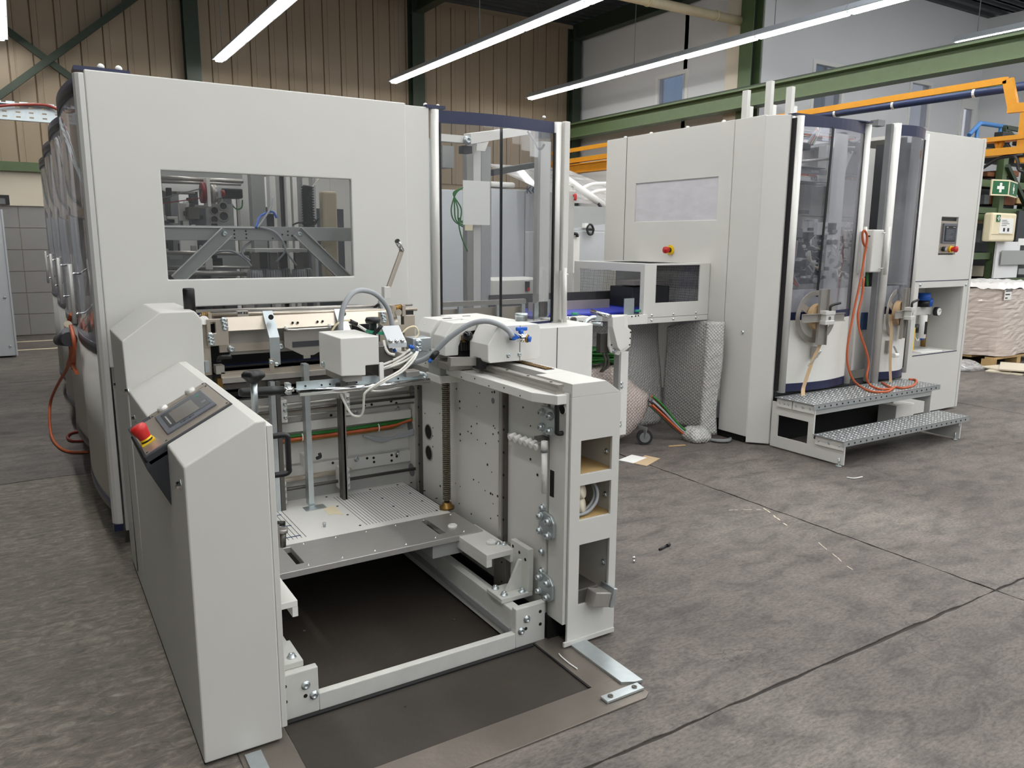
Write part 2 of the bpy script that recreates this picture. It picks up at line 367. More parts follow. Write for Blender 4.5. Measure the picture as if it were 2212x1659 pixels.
# --- far wall
wb = B(-6, XR+.2, YB, YB+.2, 0, ZC+.1).build('wall_back', 'wall_beige'); wb['kind'] = 'structure'
B(-6, XR, YB-.06, YB, 2.08, 2.62).build('render_band', 'wall_cream', wb)
PW = .335; sm = {}
n = 0; x = -5.9
while x < XR-.1:
    me = shared(('wall_panel',), lambda: MB().prism('z', [(0, 0), (.01, -.03), (PW*.22, -.03), (PW*.24, -.024), (PW*.28, -.024), (PW*.30, -.03), (PW-.014, -.03), (PW-.004, 0)], 0, ZC-2.74), 'wall_beige')
    place('wall_panel', me, (x, YB, 2.74), wb); x += PW
for i in range(12):
    for j in range(6):
        if (j, i) is not None:
            me = shared(('wall_tile', j == 5), lambda: B(.004, .416, -.02, 0, .003, (.34 if j < 5 else .36)), 'grey_mid' if j < 0 else 'box_tile')
            place('wall_tile', me, (-2.9+i*.42, YB, .012+j*.345), wb)
tag(BR((-6, YB-.12, 2.68), (2.9, YB-.12, 2.68), .12, .14).build('wall_beam', 'green_steel'), 'horizontal green steel beam along the far wall at left', 'beam')
for nm, x0, w in (('behind the tall casing at left', 2.80, .24), ('between the second and third lamp rows', 7.0, .26), ('in the far corner of the hall', 10.86, .22)):
    t = thing('steel_column', 'tall dark green steel column ' + nm, 'column', (x0, YB-.14, 0))
    B(x0-w/2, x0+w/2, YB-.05, YB-.035, 0, ZC).build('flange', 'green_dark', t); B(x0-w/2, x0+w/2, YB-.26, YB-.245, 0, ZC).build('flange', 'green_dark', t); B(x0-.012, x0+.012, YB-.245, YB-.05, 0, ZC).build('web', 'green_dark', t)
t = thing('wall_brace', 'green steel cross bracing high on the far wall at left', 'brace', (-1, YB-.15, 3))
BR((-0.264, 14.86, 4.999), (1.021, 14.86, 4.047), .07, .10).build('diagonal', 'green_dark', t)
BR((-0.796, 14.82, 3.078), (2.254, 14.82, 5.678), .07, .10).build('diagonal', 'green_dark', t)
# picture on the far wall, at left
t = thing('framed_notice', 'small black framed notice on the cream wall at far left', 'frame', (-.5, YB-.08, 2.2))
MB().grid('y', YB-.10, YB-.065, -.75, -.06, 2.09, 2.24, [(-.70, -.11, 2.1, 2.2)]).build('frame', 'black', t)
B(-.7, -.11, YB-.08, YB-.07, 2.1, 2.2).build('picture', 'grey_mid', t)
# --- right wall, pilaster, recess wall, side wall
win1 = (11.45, 12.347, 3.917, 4.807)
wr = MB().grid('x', XR, XR+.2, YR, YB, 0, ZC+.1, [win1]).build('wall_right', 'wall_white'); wr['kind'] = 'structure'
w2 = (12.377, 13.3, 3.798, 4.82)
w3 = (15.355, 16.148, 3.853, 4.813)
d1 = (17.262, 17.849, 3.521, 4.607)
wq = MB().grid('y', YR, YR+.2, XR+.2, 19.5, 0, ZC+.1, [w2, w3, d1]).build('wall_recess', 'wall_white'); wq['kind'] = 'structure'
XS = 17.944
ws = B(XS, XS+.2, -7, YR, 0, ZC+.1).build('wall_side', 'wall_white'); ws['kind'] = 'structure'
wl = B(-6.2, -6, -7, YB+.2, 0, ZC+.1).build('wall_left', 'green_dark'); wl['kind'] = 'structure'  # unseen wall, coloured dark to keep the light from the left low
wf = B(-6.2, 19.5, -7.2, -7, 0, 3.9).build('wall_front_blocker', 'box_grey'); wf['kind'] = 'structure'  # unseen half-height wall added to keep bright sky out of glass reflections
# office rooms behind the openings
def window(nm, ax, a, h, frame_w=.07):
    o = None
    if ax == 'x': fr = MB().grid('x', a-.02, a+.08, h[0], h[1], h[2], h[3], [(h[0]+frame_w, h[1]-frame_w, h[2]+frame_w, h[3]-frame_w)])
    else: fr = MB().grid('y', a-.02, a+.08, h[0], h[1], h[2], h[3], [(h[0]+frame_w, h[1]-frame_w, h[2]+frame_w, h[3]-frame_w)])
    o = fr.build(nm, 'white'); o['kind'] = 'structure'
    if ax == 'x': B(a+.03, a+.04, h[0]+frame_w, h[1]-frame_w, h[2]+frame_w, h[3]-frame_w).build('pane', 'glass_side', o)
    else: B(h[0]+frame_w, h[1]-frame_w, a+.03, a+.04, h[2]+frame_w, h[3]-frame_w).build('pane', 'glass_side', o)
    return o
window('window_1', 'x', XR, win1); window('window_2', 'y', YR, w2); window('window_3', 'y', YR, w3)
dr = MB().grid('y', YR-.02, YR+.06, d1[0], d1[1], d1[2], d1[3], [(d1[0]+.1, d1[1]-.12, d1[2]+.15, d1[3]-.18)]).build('door_1', 'white'); dr['kind'] = 'structure'
B(d1[0]+.1, d1[1]-.12, YR+.01, YR+.02, d1[2]+.15, d1[3]-.18).build('pane', 'glass_side', dr)
tr1 = B(XR+1.9, XR+2.0, YR+.2, YB, 2.9, ZC).build('wall_office', 'sky_window'); tr1['kind'] = 'structure'
tr2 = B(XR, 19.5, YR+1.8, YR+1.9, 2.6, ZC).build('wall_office_back', 'paint_cool'); tr2['kind'] = 'structure'
# column and pilaster where the wall steps back
t = thing('steel_column', 'green steel column carrying the crane beam beside the white wall', 'column', (10.9, 9.85, 0))
B(10.78, 10.795, 9.70, 9.98, 0, ZC).build('flange', 'green_steel', t); B(11.0, 11.015, 9.70, 9.98, 0, ZC).build('flange', 'green_steel', t); B(10.795, 11.0, 9.83, 9.85, 0, ZC).build('web', 'green_dark', t)
B(10.45, 10.9, 9.73, 9.95, 3.619-.45, 3.619-.16).build('bracket', 'green_dark', t)
tr = B(10.86, 11.05, 9.98, 10.35, 0, ZC).build('trim_1', 'wall_cream'); tr['kind'] = 'structure'
zb, zt = 3.802, 4.105
t = thing('crane_beam', 'long green steel crane runway beam crossing in front of the white wall', 'beam', (10.6, 6, zb))
B(10.46, 10.74, -2, 15, zb, zb+.03).build('lower_flange', 'green_steel', t); B(10.46, 10.74, -2, 15, zt-.03, zt).build('upper_flange', 'green_steel', t)
B(10.592, 10.608, -2, 15, zb+.03, zt-.03).build('web', 'green_steel', t); B(10.57, 10.63, -2, 15, zt, zt+.05).build('crane_rail', 'green_dark', t)
# --- ceiling: corrugated sheet with open skylight strips nearer the camera
def corrug(x0, x1, y0, y1):
    pr = []; y = y0
    while y < y1-.001:
        for dy, dz in ((0, 0), (.10, 0), (.13, .06), (.22, .06)):
            if y+dy < y1: pr.append((y+dy, ZC+.1+dz))
        y += .25
    pr.append((y1, ZC+.1)); v = []; f = []
    for (y, z) in pr: v += [(x0, y, z), (x1, y, z)]
    f = [(2*i, 2*i+1, 2*i+3, 2*i+2) for i in range(len(pr)-1)]
    return v, f
m = MB()
SKY = [(-1.9, -1.4), (1.6, 2.7), (4.4, 6.2), (8.0, 9.8), (12.6, 15.4)]  # leftmost opening added to brighten the left floor and desk slope
for args in [(-6, XR, 9.2, 15)] + [(XR, 19.5, 7.6, 9.7)] + [(-6, 19.5, 7.4, 9.2)]: m.add(*corrug(*args))
edges = [-6]+[e for s in SKY for e in s]+[19.5]
for i in range(0, len(edges), 2): m.add(*corrug(edges[i], edges[i+1], -7, 7.4))
c = m.build('ceiling', 'ceiling'); c['kind'] = 'structure'
for k, xx in enumerate((2.8, 7.0, 10.85)):
    t = thing('roof_beam', 'dark green roof beam running overhead ' + ('above the casing machine', 'from the middle column', 'along the top of the white wall')[k], 'beam', (xx, 7, ZC-.3))
    B(xx-.1, xx+.1, -6.9, 14.9, ZC-.28, ZC-.25).build('lower_flange', 'green_dark', t); B(xx-.01, xx+.01, -6.9, 14.9, ZC-.25, ZC+.08).build('web', 'green_dark', t)
tag(B(12.2, 12.5, 7.6, 9.6, ZC-.35, ZC-.15).build('roof_purlin', 'green_dark'), 'short dark steel beam below the corrugated roof at right', 'beam')
# --- beige duct pipe under the roof
t = thing('overhead_pipe', 'cream coloured pipe running across under the roof', 'pipe', (9.728, 10.017, 5.3))
yp = 10.017; zp = 5.3
MB().cyl((6.5, yp, zp), (10.9, yp, zp), .075, 16).build('pipe', 'pipe_cream', t)
for k in range(3): MB().cyl((7.2+k*1.5, yp, zp), (7.24+k*1.5, yp, zp), .085, 16).build('pipe_clamp', 'pipe_cream', t)
# --- fluorescent lamp rows
def lamp_row(x, y0, y1, z, where):
    t = thing('lamp_row', 'continuous row of fluorescent tubes ' + where, 'lamp', (x, y1, z), 'hanging fluorescent lamp rows')
    y = y1; k = 0
    while y > y0:
        a = max(y-1.5, y0)
        b = MB().prism('y', [(x-.04, z+.095), (x+.04, z+.095), (x+.105, z+.014), (x+.105, z), (x+.07, z+.002), (x-.07, z+.002), (x-.105, z), (x-.105, z+.014)], a+.006, y-.004)
        h = b.build('housing', 'lamp_body', t)
        MB().prism('y', [(x-.062, z+.0015), (x-.05, z-.026), (x+.05, z-.026), (x+.062, z+.0015)], a+.03, y-.03).build('tube', 'tube', h)
        B(x-.05, x+.05, a-.03, a+.03, z-.012, z+.0015).build('end_cap', 'lamp_body', h)
        if k % 2 == 0: MB().cyl((x, y-.3, z+.095), (x, y-.3, ZC+.12), .006, 6).build('hanger', 'grey_mid', t)
        y -= 1.5; k += 1
    return t
lamp_row(.04, -3.4, 14.583, 4.5, 'at the extreme left edge')
lamp_row(3.1, -3.4, 14.25, 4.5, 'above the left half of the tall casing')
lamp_row(6.25, -3.4, 14.3, 4.5, 'above the glass door of the tall casing')
lamp_row(9.32, -3.4, 14.3, 4.5, 'reaching across the white wall at right')
lamp_row(12.15, -3.4, 7.0, 4.53, 'in the upper right corner')
lamp_row(15.3, -3.4, 5.6, 4.53, 'added out of view to brighten the recessed white wall')  # unseen row, added to brighten the recess wall
# --- cable tray at left
t = thing('cable_tray', 'perforated galvanised cable tray on the far left', 'cable tray', (-1.3, 8.6, 2.5))
za, zc_ = 2.766, 2.624
xh = []; zz = zc_
hs = []
for i in range(36):
    for j in range(4): hs.append((-2.8+i*.103, -2.8+i*.103+.036, zc_+.03+j*.042, zc_+.043+j*.042))
MB().grid('y', 8.6, 8.603, -3, .95, zc_, za, hs).build('tray_floor', 'zinc', t)
B(-3, .95, 8.54, 8.6, za-.004, za).build('tray_flange', 'zinc', t); B(-3, .95, 8.54, 8.6, zc_, zc_+.004).build('tray_flange', 'zinc', t)
T([(-0.172, 8.5, 2.655), (-0.029, 8.5, 2.729), (0.29, 8.5, 2.77), (0.415, 8.5, 2.741), (0.499, 8.4, 2.708), (0.561, 8.3, 2.729)], .012).build('tray_cable', 'red_cable', t)
# --- grey cabinet at the extreme left
cx, cy = g0 = (-0.139, 12.361)
t = thing('tall_cabinet', 'tall light grey cabinet cut off by the left picture edge', 'cabinet', (cx-.5, cy, 0))
zt_ = 1.946
B(cx-1.2, cx-.02, cy, cy+.5, .02, zt_).build('body', 'paint_cool', t, bev=.01); B(cx-.02, cx, cy-.012, cy+.02, .02, zt_).build('edge_strip', 'paint_cool', t)
for z in (.15, .8, 1.5): bolt(t, (cx-.08, cy, z), '-y', .012)

# ================================================================ tall casing machine (left)
YM = 4.22
M1 = thing('casing_machine', 'tall light grey casing machine with a window in its broad front panel', 'machine', (1.7, 7, 0))
fp = MB().grid('y', YM, YM+.03, .323, 1.918, .972, 2.353, [(.617, 1.584, 1.393, 1.921), (.70, 1.53, .972, 1.253)]).build('front_panel', 'paint', M1, bev=.006)
B(.612, 1.589, YM+.008, YM+.012, 1.388, 1.926).build('window_pane', 'glass', fp)
MB().cyl((0.553, 4.221, 1.265), (0.552, 4.214, 1.266), .010, 14).build('lock_plug', 'dark', fp)
B(1.922, 2.076, YM+.028, YM+.06, .3, 2.348).build('side_strip', 'paint', M1, bev=.004)
B(.34, 2.8, YM+.10, YM+.13, .1, .97).build('lower_panel', 'paint', M1)
B(.70, 1.53, YM+.07, YM+.10, .97, 1.10).build('sill', 'steel_dark', M1)
# corner post, top plate
po = MB().prism('z', [(.323, YM+.005), (.323, YM+.06), (.285, YM+.07), (.276, YM+.045), (.285, YM+.02), (.30, YM+.008)], .17, 2.338).build('corner_post', 'alu', M1, bev=.004)
B(.28, .323, YM+.008, YM+.065, .135, .17).build('post_foot', 'navy', po)
B(.285, .52, YM+.035, YM+.20, 2.353, 2.372).build('top_plate', 'navy', M1)
for x_ in (.40, .475): MB().lathe((x_, YM+.06, 2.372), (0, 0, 1), [(0, 0), (.016, 0), (.016, .012), (.010, .02), (0, .024)], 10).build('rivet_cap', 'white', M1)
B(.34, .36, YM+.2, YM+.24, 0.0, .14).build('machine_foot', 'steel_dark', M1)
# curved side doors
def arc(y0, y1, d, off, n=14, xb=.30): return [(xb-d*math.sin(math.pi*k/n)**.72+off, y0+(y1-y0)*k/n) for k in range(n+1)]
for k in range(4):
    y0 = YM+.07+1.41*k; y1 = y0+1.33
    def shell(z0, z1, o0=0, o1=.014, d=.055):
        a = arc(y0, y1, d, o0); b = arc(y0, y1, d, o1); m = MB(); n = len(a)
        v = [(p[0], p[1], z) for z in (z0, z1) for p in a]+[(p[0], p[1], z) for z in (z0, z1) for p in b]; f = []; s_ = []
        for i in range(n-1):
            f += [(i, i+1, n+i+1, n+i), (2*n+i, 3*n+i, 3*n+i+1, 2*n+i+1), (i, 2*n+i, 2*n+i+1, i+1), (n+i, n+i+1, 3*n+i+1, 3*n+i)]; s_ += [True, True, False, False]
        f += [(0, n, 3*n, 2*n), (n-1, 3*n-1, 4*n-1, 2*n-1)]; s_ += [False, False]
        return m.add(v, f, s_)
    dr = shell(.265, 1.03).build('side_door', 'paint', M1)
    shell(2.262, 2.335, -.004, .016).build('door_header', 'navy_grey', dr); shell(1.03, 1.078, -.004, .016).build('door_band', 'navy_grey', dr); shell(.215, .265, -.004, .016).build('door_kick', 'navy_grey', dr)
    shell(1.078, 2.262, .003, .008).build('door_glass', 'glass_side', dr)
    MB().cyl((.302, y1+.03, .2), (.302, y1+.03, 2.335), .026, 12).build('door_post', 'alu', M1)
    hy = y0+.36; hx = .212
    MB().cyl((hx, hy, 1.155), (hx, hy, 1.462), .0105, 12).build('door_handle', 'alu', dr)
    for z in (1.205, 1.412): MB().cyl((hx, hy, z), (.262, hy+.02, z), .006, 8).build('handle_stud', 'chrome', dr)
# inner frame and back of the machine
B(.9, 2.4, 6.6, 6.64, .16, 1.85).build('interior_panel', 'dark', M1)  # dark backdrop added so the interior looks dim through the window
B(3.02, 3.06, 6.2, 9.85, .1, 2.33).build('far_side_wall', 'paint_white', M1)
B(.34, 3.04, 9.85, 9.88, .1, 2.33).build('rear_wall', 'paint', M1)
B(.36, 3.02, 4.5, 9.8, .08, .16).build('base_plate', 'dark', M1)
B(.42, .48, 4.9, 9.8, .16, 1.02).build('inner_wall', 'grey_mid', M1)
for k, (yy, xx, m_) in enumerate([(5.6, .62, 'paint_white'), (6.3, .7, 'paint_grey'), (7.1, .66, 'paint_white'), (8.0, .7, 'dark'), (8.8, .6, 'paint_grey')]):
    B(xx, xx+.05, yy, yy+.5, 1.02, (1.9, 2.1, 2.2, 1.7, 2.0)[k]).build('interior_panel', m_, M1)
for k in range(5): B(.52, .56, 5.3+k*.9, 5.34+k*.9, 1.02, 2.3).build('inner_post', ('nickel', 'steel_dark', 'alu')[k % 3], M1)
B(.45, .62, 6.9, 9.6, 1.78, 1.82).build('shelf_rail', 'yellow_crane', M1); B(.5, .8, 6.0, 6.5, 1.0, 1.32).build('stored_carton', 'card', M1)
# beam and braces behind the window
yb = 4.42
bm = MB().box(.52, 1.74, yb, yb+.06, 1.586, 1.663).build('cross_beam', 'paint_grey', M1, bev=.003)
B(.54, 1.113, yb-.012, yb+.05, 1.652, 1.658).build('cable_duct', 'white', bm)
for a, c2 in (((0.949, 4.4, 1.634), (0.679, 4.4, 1.38)), ((1.325, 4.4, 1.638), (1.61, 4.4, 1.36))):
    br = BR(a, c2, .006, .062, (0, 1, 0)); br = MB().bar(a, c2, .062, .006, (0, 1, 0)); b_ = br.build('diagonal_brace', 'paint_grey', M1)
    d = (Vector(c2)-Vector(a)).normalized(); nrm = d.cross(Vector((0, 1, 0)))
    for s_ in (-1, 1): MB().bar(Vector(a)+nrm*.031*s_+Vector((0, -.012, 0)), Vector(c2)+nrm*.031*s_+Vector((0, -.012, 0)), .004, .026, (0, 1, 0)).build('brace_lip', 'paint_worn', b_)
    bolt(b_, Vector(a)+Vector((0, -.004, 0))+d*.02, '-y', .010)
dots(bm, [p for p in ((0.992, 4.419, 1.639), (0.991, 4.419, 1.62), (0.992, 4.419, 1.6), (1.052, 4.419, 1.637), (1.054, 4.419, 1.62), (1.053, 4.419, 1.6), (1.249, 4.419, 1.62), (1.281, 4.419, 1.638), (1.28, 4.419, 1.617), (1.303, 4.419, 1.615), (1.195, 4.419, 1.599))], '-y', .005)
# servo motor with belt pulley
y5 = 4.72
mo = MB().box(1, 1.12, y5, y5+.12, 1.823, 1.877).build('servo_motor', 'black', M1, bev=.008)
B(0.97, 1.002, y5-.005, y5+.125, 1.823, 1.88).build('motor_flange', 'paint_cool', mo)
MB().cyl((0.998, 4.71, 1.846), (1.015, 4.71, 1.847), .02, 12).build('warning_label', 'red_dark', mo)
MB().cyl((0.953, 4.76, 1.847), (0.98, 4.76, 1.848), .05, 16).build('gearbox', 'steel', mo)
MB().cyl((0.898, 4.76, 1.85), (0.933, 4.76, 1.849), .058, 20).build('belt_pulley', 'red_dark', M1)
B(0.921, 0.938, 4.70, 4.82, 1.773, 1.931).build('motor_plate', 'paint_white', M1)
for s_ in (0, 1): BR((0.915, 4.76, 1.876) if s_ == 0 else (0.911, 4.76, 1.823), (0.699, 4.8, 1.815) if s_ == 0 else (0.697, 4.8, 1.785), .03, .004).build('drive_belt', 'red_dark' if s_ else 'grey_mid', M1)
for (a, c2, r_) in (((0.7, 4.8, 1.924), (1.143, 4.8, 1.926), .013), ((0.72, 4.95, 1.914), (1.164, 4.95, 1.917), .010), ((0.688, 4.7, 1.517), (1.136, 4.7, 1.511), .012), ((0.68, 4.7, 1.409), (1.117, 4.7, 1.396), .014), ((0.692, 4.9, 1.432), (1.18, 4.9, 1.424), .010)): MB().cyl(a, c2, r_, 10).build('guide_rod', 'steel', M1)
BR((0.726, 5, 1.969), (1.183, 5, 1.956), .03, .07).build('support_rail', 'paint_grey', M1); BR((0.692, 5, 1.475), (1.377, 5, 1.461), .03, .08).build('support_rail', 'paint_grey', M1); BR((0.762, 5.2, 1.898), (1.221, 5.2, 1.908), .03, .05).build('support_rail', 'paint_white', M1)
pl = B(0.986, 1.147, 5.1, 5.12, 1.357, 1.805).build('bearing_plate', 'paint_grey', M1)
for p, r_ in (((1.034, 5.1, 1.763), .026), ((1.03, 5.1, 1.711), .026), ((1.086, 5.1, 1.731), .032), ((1.087, 5.1, 1.792), .026), ((1.028, 5.1, 1.672), .026)):
    MB().ring(p, (0, 1, 0), r_*.8, r_, .012, 20).build('bore_rim', 'steel', pl); MB().cyl(Vector(p)+Vector((0, -.001, 0)), Vector(p)+Vector((0, .001, 0)), r_*.8, 20).build('bore', 'dark', pl)
for xa, xb_, w_, m_ in ((1.237, 1.318, 5.0, 'paint_grey'), (1.424, 1.447, 4.9, 'white'), (1.462, 1.488, 4.9, 'white'), (1.403, 1.445, 5.2, 'paint_white'), (1.407, 1.421, 5.0, 'alu'), (1.41, 1.419, 4.95, 'black'), (1.258, 1.317, 5.4, 'paint_white'), (1.597, 1.616, 5.2, 'paint_grey'), (1.652, 1.671, 5.1, 'paint_grey')):
    B(xa, xb_, w_, w_+.08, 1.0, 2.25).build('upright', m_, M1)
B(1.737, 1.95, 4.62, 4.66, 1.1, 2.25).build('inner_panel', 'paint_grey', M1)
bx = B(1.529, 1.619, 4.55, 4.62, 1.371, 1.873).build('junction_housing', 'beige', M1, bev=.012)
ho = T([(1.462, 4.6, 1.9), (1.454, 4.6, 1.853), (1.456, 4.6, 1.773), (1.457, 4.6, 1.659)], .030, 14).build('corrugated_hose', 'black', M1)
for k in range(16):
    a = Vector((1.459, 4.6, 1.892)).lerp(Vector((1.458, 4.6, 1.667)), k/15); MB().ring(a, (0, 0, 1), .028, .036, .007, 14).build('hose_rib', 'rubber', ho)
B(1.285, 1.312, 4.8, 4.86, 1.661, 1.743).build('valve_block', 'black', M1)
# suction group
sg = B(1.114, 1.412, 4.5, 4.72, 1.522, 1.542).build('suction_carrier', 'paint', M1, bev=.003)
for px_, yy in ((1.119, 4.52), (1.232, 4.55), (1.37, 4.52), (1.325, 4.68), (1.449, 4.66), (1.209, 4.68)):
    p = Vector((px_, yy, 0)); z1 = 1.519; z0 = 1.426
    B(p.x-.022, p.x+.022, yy, yy+.04, z0, z1).build('holder', 'steel_dark', sg)
    cup = MB().lathe((p.x, yy+.02, z0), (0, 0, -1), [(.012, 0), (.034, .002), (.040, .03), (.046, .075), (.04, .075)], 24).build('suction_cup', 'grey_mid', sg)
    cr = MB()
    for i in range(18):
        a = 2*math.pi*i/18; e = Vector((math.cos(a), math.sin(a), 0)); cr.bar(Vector((p.x, yy+.02, z0-.006))+e*.037, Vector((p.x, yy+.02, z0-.072))+e*.046, .005, .005)
    cr.build('cup_fins', 'paint_grey', cup)
for pts, m_, r_ in ((((1.103, 4.4, 1.655), (1.135, 4.45, 1.711), (1.188, 4.5, 1.738), (1.226, 4.5, 1.744), (1.245, 4.5, 1.712)), 'blue_bright', .006), (((1.11, 4.4, 1.655), (1.155, 4.45, 1.699), (1.212, 4.5, 1.764), (1.244, 4.55, 1.83)), 'grey_cable', .005),
    (((1.123, 4.41, 1.658), (1.182, 4.4, 1.644), (1.231, 4.4, 1.607), (1.271, 4.42, 1.523), (1.332, 4.46, 1.449)), 'grey_cable', .0055), (((1.135, 4.41, 1.658), (1.194, 4.4, 1.636), (1.235, 4.4, 1.597), (1.264, 4.42, 1.536), (1.22, 4.46, 1.469)), 'grey_cable', .0055),
    (((1.096, 4.46, 1.586), (1.045, 4.45, 1.548), (1.036, 4.45, 1.511), (1.076, 4.46, 1.477)), 'grey_cable', .006), (((0.899, 4.6, 1.521), (1, 4.55, 1.527), (1.061, 4.5, 1.484), (1.087, 4.48, 1.446)), 'grey_cable', .006),
    (((1.362, 4.6, 1.676), (1.398, 4.6, 1.69), (1.438, 4.58, 1.685), (1.459, 4.58, 1.667), (1.514, 4.57, 1.721)), 'black', .005), (((1.42, 4.58, 1.698), (1.456, 4.57, 1.667), (1.496, 4.57, 1.694), (1.464, 4.57, 1.72), (1.429, 4.57, 1.677)), 'black', .004),
    (((1.59, 4.58, 1.88), (1.589, 4.58, 1.923), (1.599, 4.58, 1.963)), 'white_cable', .005), (((1.48, 4.6, 1.885), (1.509, 4.6, 1.92), (1.538, 4.6, 1.953)), 'white_cable', .004), (((1.073, 4.78, 1.782), (1.095, 4.78, 1.764), (1.122, 4.78, 1.775), (1.129, 4.78, 1.818)), 'green_cable', .004)):
    T(pts, r_).build('inner_cable', m_, M1)
# assorted carriage blocks left of the window, dark tones standing in for interior shade
for k in range(60):
    yy = random.uniform(4.75, 5.3); c_ = Vector((random.uniform(.62, .96)*yy/4.75, yy, random.choice([random.uniform(1.66, 1.88), random.uniform(1.36, 1.58)]))); s_ = [random.choice([random.uniform(.006, .02), random.uniform(.02, .05)]) for _ in range(3)]
    B(c_.x-s_[0], c_.x+s_[0], yy-s_[1], yy+s_[1], c_.z-s_[2], c_.z+s_[2]).build('mounting_block', random.choice(['paint_white', 'paint_grey', 'steel_dark', 'steel', 'steel_dark', 'dark', 'black', 'steel']), M1, bev=.003)
for k in range(14):
    yy = random.uniform(5.3, 6.2); c_ = Vector((random.uniform(.62, 1.2)*yy/4.75, yy, 0)); B(c_.x-.02, c_.x+.03, yy, yy+.05, 1.0, 2.2).build('upright', random.choice(['paint_white', 'grey_mid', 'steel_dark', 'dark', 'black']), M1)  # darker uprights put the interior's shade into their colour
# --------------------------------------------- glass front door at the right of the tall casing
d2 = MB().cyl((2.112, YM+.03, 1.03), (2.112, YM+.03, 2.338), .026, 16).build('front_door', 'alu', M1)
MB().cyl((2.985, YM+.03, 1.03), (2.985, YM+.03, 2.338), .026, 16).build('closing_stile', 'alu', d2)
B(3.018, 3.062, YM-.005, YM+.06, 1.0, 2.345).build('door_jamb', 'paint', M1, bev=.006)
def farc(n=12, d=.05, off=0, x0=2.135, x1=2.962): return [(x0+(x1-x0)*k/n, YM+.03-d*math.sin(math.pi*k/n)+off) for k in range(n+1)]
def fshell(z0, z1, t=.012, **kw):
    a = farc(**kw); b = [(p[0], p[1]+t) for p in a]; return MB().prism('z', a+b[::-1], z0, z1)
fshell(2.268, 2.338).build('door_header', 'navy', d2); fshell(1.025, 1.075).build('door_band', 'navy', d2); fshell(1.075, 2.268, t=.004).build('door_glass', 'glass', d2)
B(2.136, 2.146, YM+.012, YM+.03, 1.07, 2.27).build('door_seal', 'black', d2); B(2.952, 2.962, YM+.012, YM+.03, 1.07, 2.27).build('door_seal', 'black', d2)
xs = 2.54; B(xs-.009, xs+.009, YM-.016, YM-.012, 1.08, 2.268).build('centre_seal', 'black_gloss', d2)
hd = MB().cyl((2.99, 4.15, 1.423), (2.999, 4.15, 1.07), .014, 12).build('door_handle', 'alu', M1)
for p in ((3.009, 4.2, 1.379), (3.015, 4.2, 1.099)): MB().cyl(p, Vector(p)+Vector((.012, -.05, 0)), .006, 8).build('handle_stud', 'chrome', hd)
B(2.972, 2.998, YM-.05, YM-.03, 1.086, 1.404).build('handle_plate', 'alu', hd)
B(2.06, 2.18, YM+.02, YM+.12, 2.345, 2.362).build('top_bracket', 'navy', M1)
for x_ in (2.07, 2.15, 2.9): MB().lathe((x_, YM+.06, 2.36), (0, 0, 1), [(0, 0), (.012, 0), (.012, .008), (.007, .014), (0, .016)], 10).build('rivet_cap', 'white', M1)
# lower cabinet below the front door
lc = MB().prism('z', [(2.15, 4.02), (2.848, 4.02), (3.085, 4.02), (3.17, 4.07), (3.17, 4.4), (2.15, 4.4)], .1, 1.06).build('lower_cabinet', 'paint_white', M1, bev=.005)
B(2.845, 2.849, 4.017, 4.025, .1, 1.055).build('panel_joint', 'dark', lc)
# inside the glass door
hs = [(2.17+.014+.032*j, 2.17+.024+.032*j, 1.2+.052*i, 1.222+.052*i) for i in range(16) for j in range(2)]
MB().grid('y', 4.6, 4.604, 2.17, 2.255, 1.12, 2.06, hs).build('slotted_channel', 'zinc', M1)
PR('y', [(2.17, 2.06), (2.255, 2.06), (2.262, 2.2), (2.17, 2.32)], 4.59, 4.60).build('channel_gusset', 'zinc', M1)
B(2.532, 2.75, 5.0, 5.05, 2.266, 2.315).build('frame_rail', 'paint_white', M1)
BR((2.742, 5, 2.295), (4.024, 6.2, 2.583), .05, .07).build('frame_rail', 'paint_white', M1)
bolt(M1, (2.733, 4.99, 2.284), '-y', .022)
PR('y', [(2.862, 2.278), (2.962, 2.301), (2.931, 2.231), (2.858, 2.23)], 5.08, 5.09).build('corner_gusset', 'paint_white', M1)
B(2.873, 2.936, 5.15, 5.25, 1.05, 2.3).build('inner_column', 'alu', M1); B(3.054, 3.137, 5.35, 5.5, 1.05, 2.3).build('inner_column', 'paint_grey', M1)
B(2.896, 2.928, 5.3, 5.36, 1.05, 2.25).build('inner_column', 'paint_grey', M1)
B(2.736, 2.807, 5.05, 5.12, 2.204, 2.255).build('sensor_box', 'dark', M1)
PR('x', [(5.6, 2.315), (7.6, 2.393), (7.6, 2.215), (5.6, 2.15)], 2.85, 2.95).build('cross_girder', 'paint_grey', M1)
BR((3.283, 5.6, 2.132), (4.563, 6.8, 2.36), .05, .05).build('cable_channel', 'dark', M1)
B(3.161, 3.248, 4.7, 4.78, 1.05, 2.28).build('inner_column', 'alu', M1)
B(3.099, 3.176, 4.6, 4.68, 2.289, 2.35).build('sensor_box', 'black', M1)
T([(3.051, 4.7, 2.336), (3.076, 4.65, 2.268), (3.103, 4.65, 2.224), (3.134, 4.65, 2.223), (3.157, 4.65, 2.252)], .008).build('inner_cable', 'grey_mid', M1)
B(2.12, 3.0, 4.62, 4.66, 1.159, 1.191).build('steel_rail', 'steel', M1); B(2.12, 2.98, 4.64, 4.66, .95, 1.141).build('steel_apron', 'nickel', M1)
for px_ in (2.466, 2.761, 2.966, 3.072): B(px_-.014, px_+.014, 4.6, 4.62, 1.0, 1.158).build('slotted_bracket', 'zinc', M1)
tag(B(2.753, 2.978, 5.09, 5.094, 1.706, 2.02).build('paper_sheet', 'paper'), 'large sheet of white paper hung inside the glass door', 'paper')
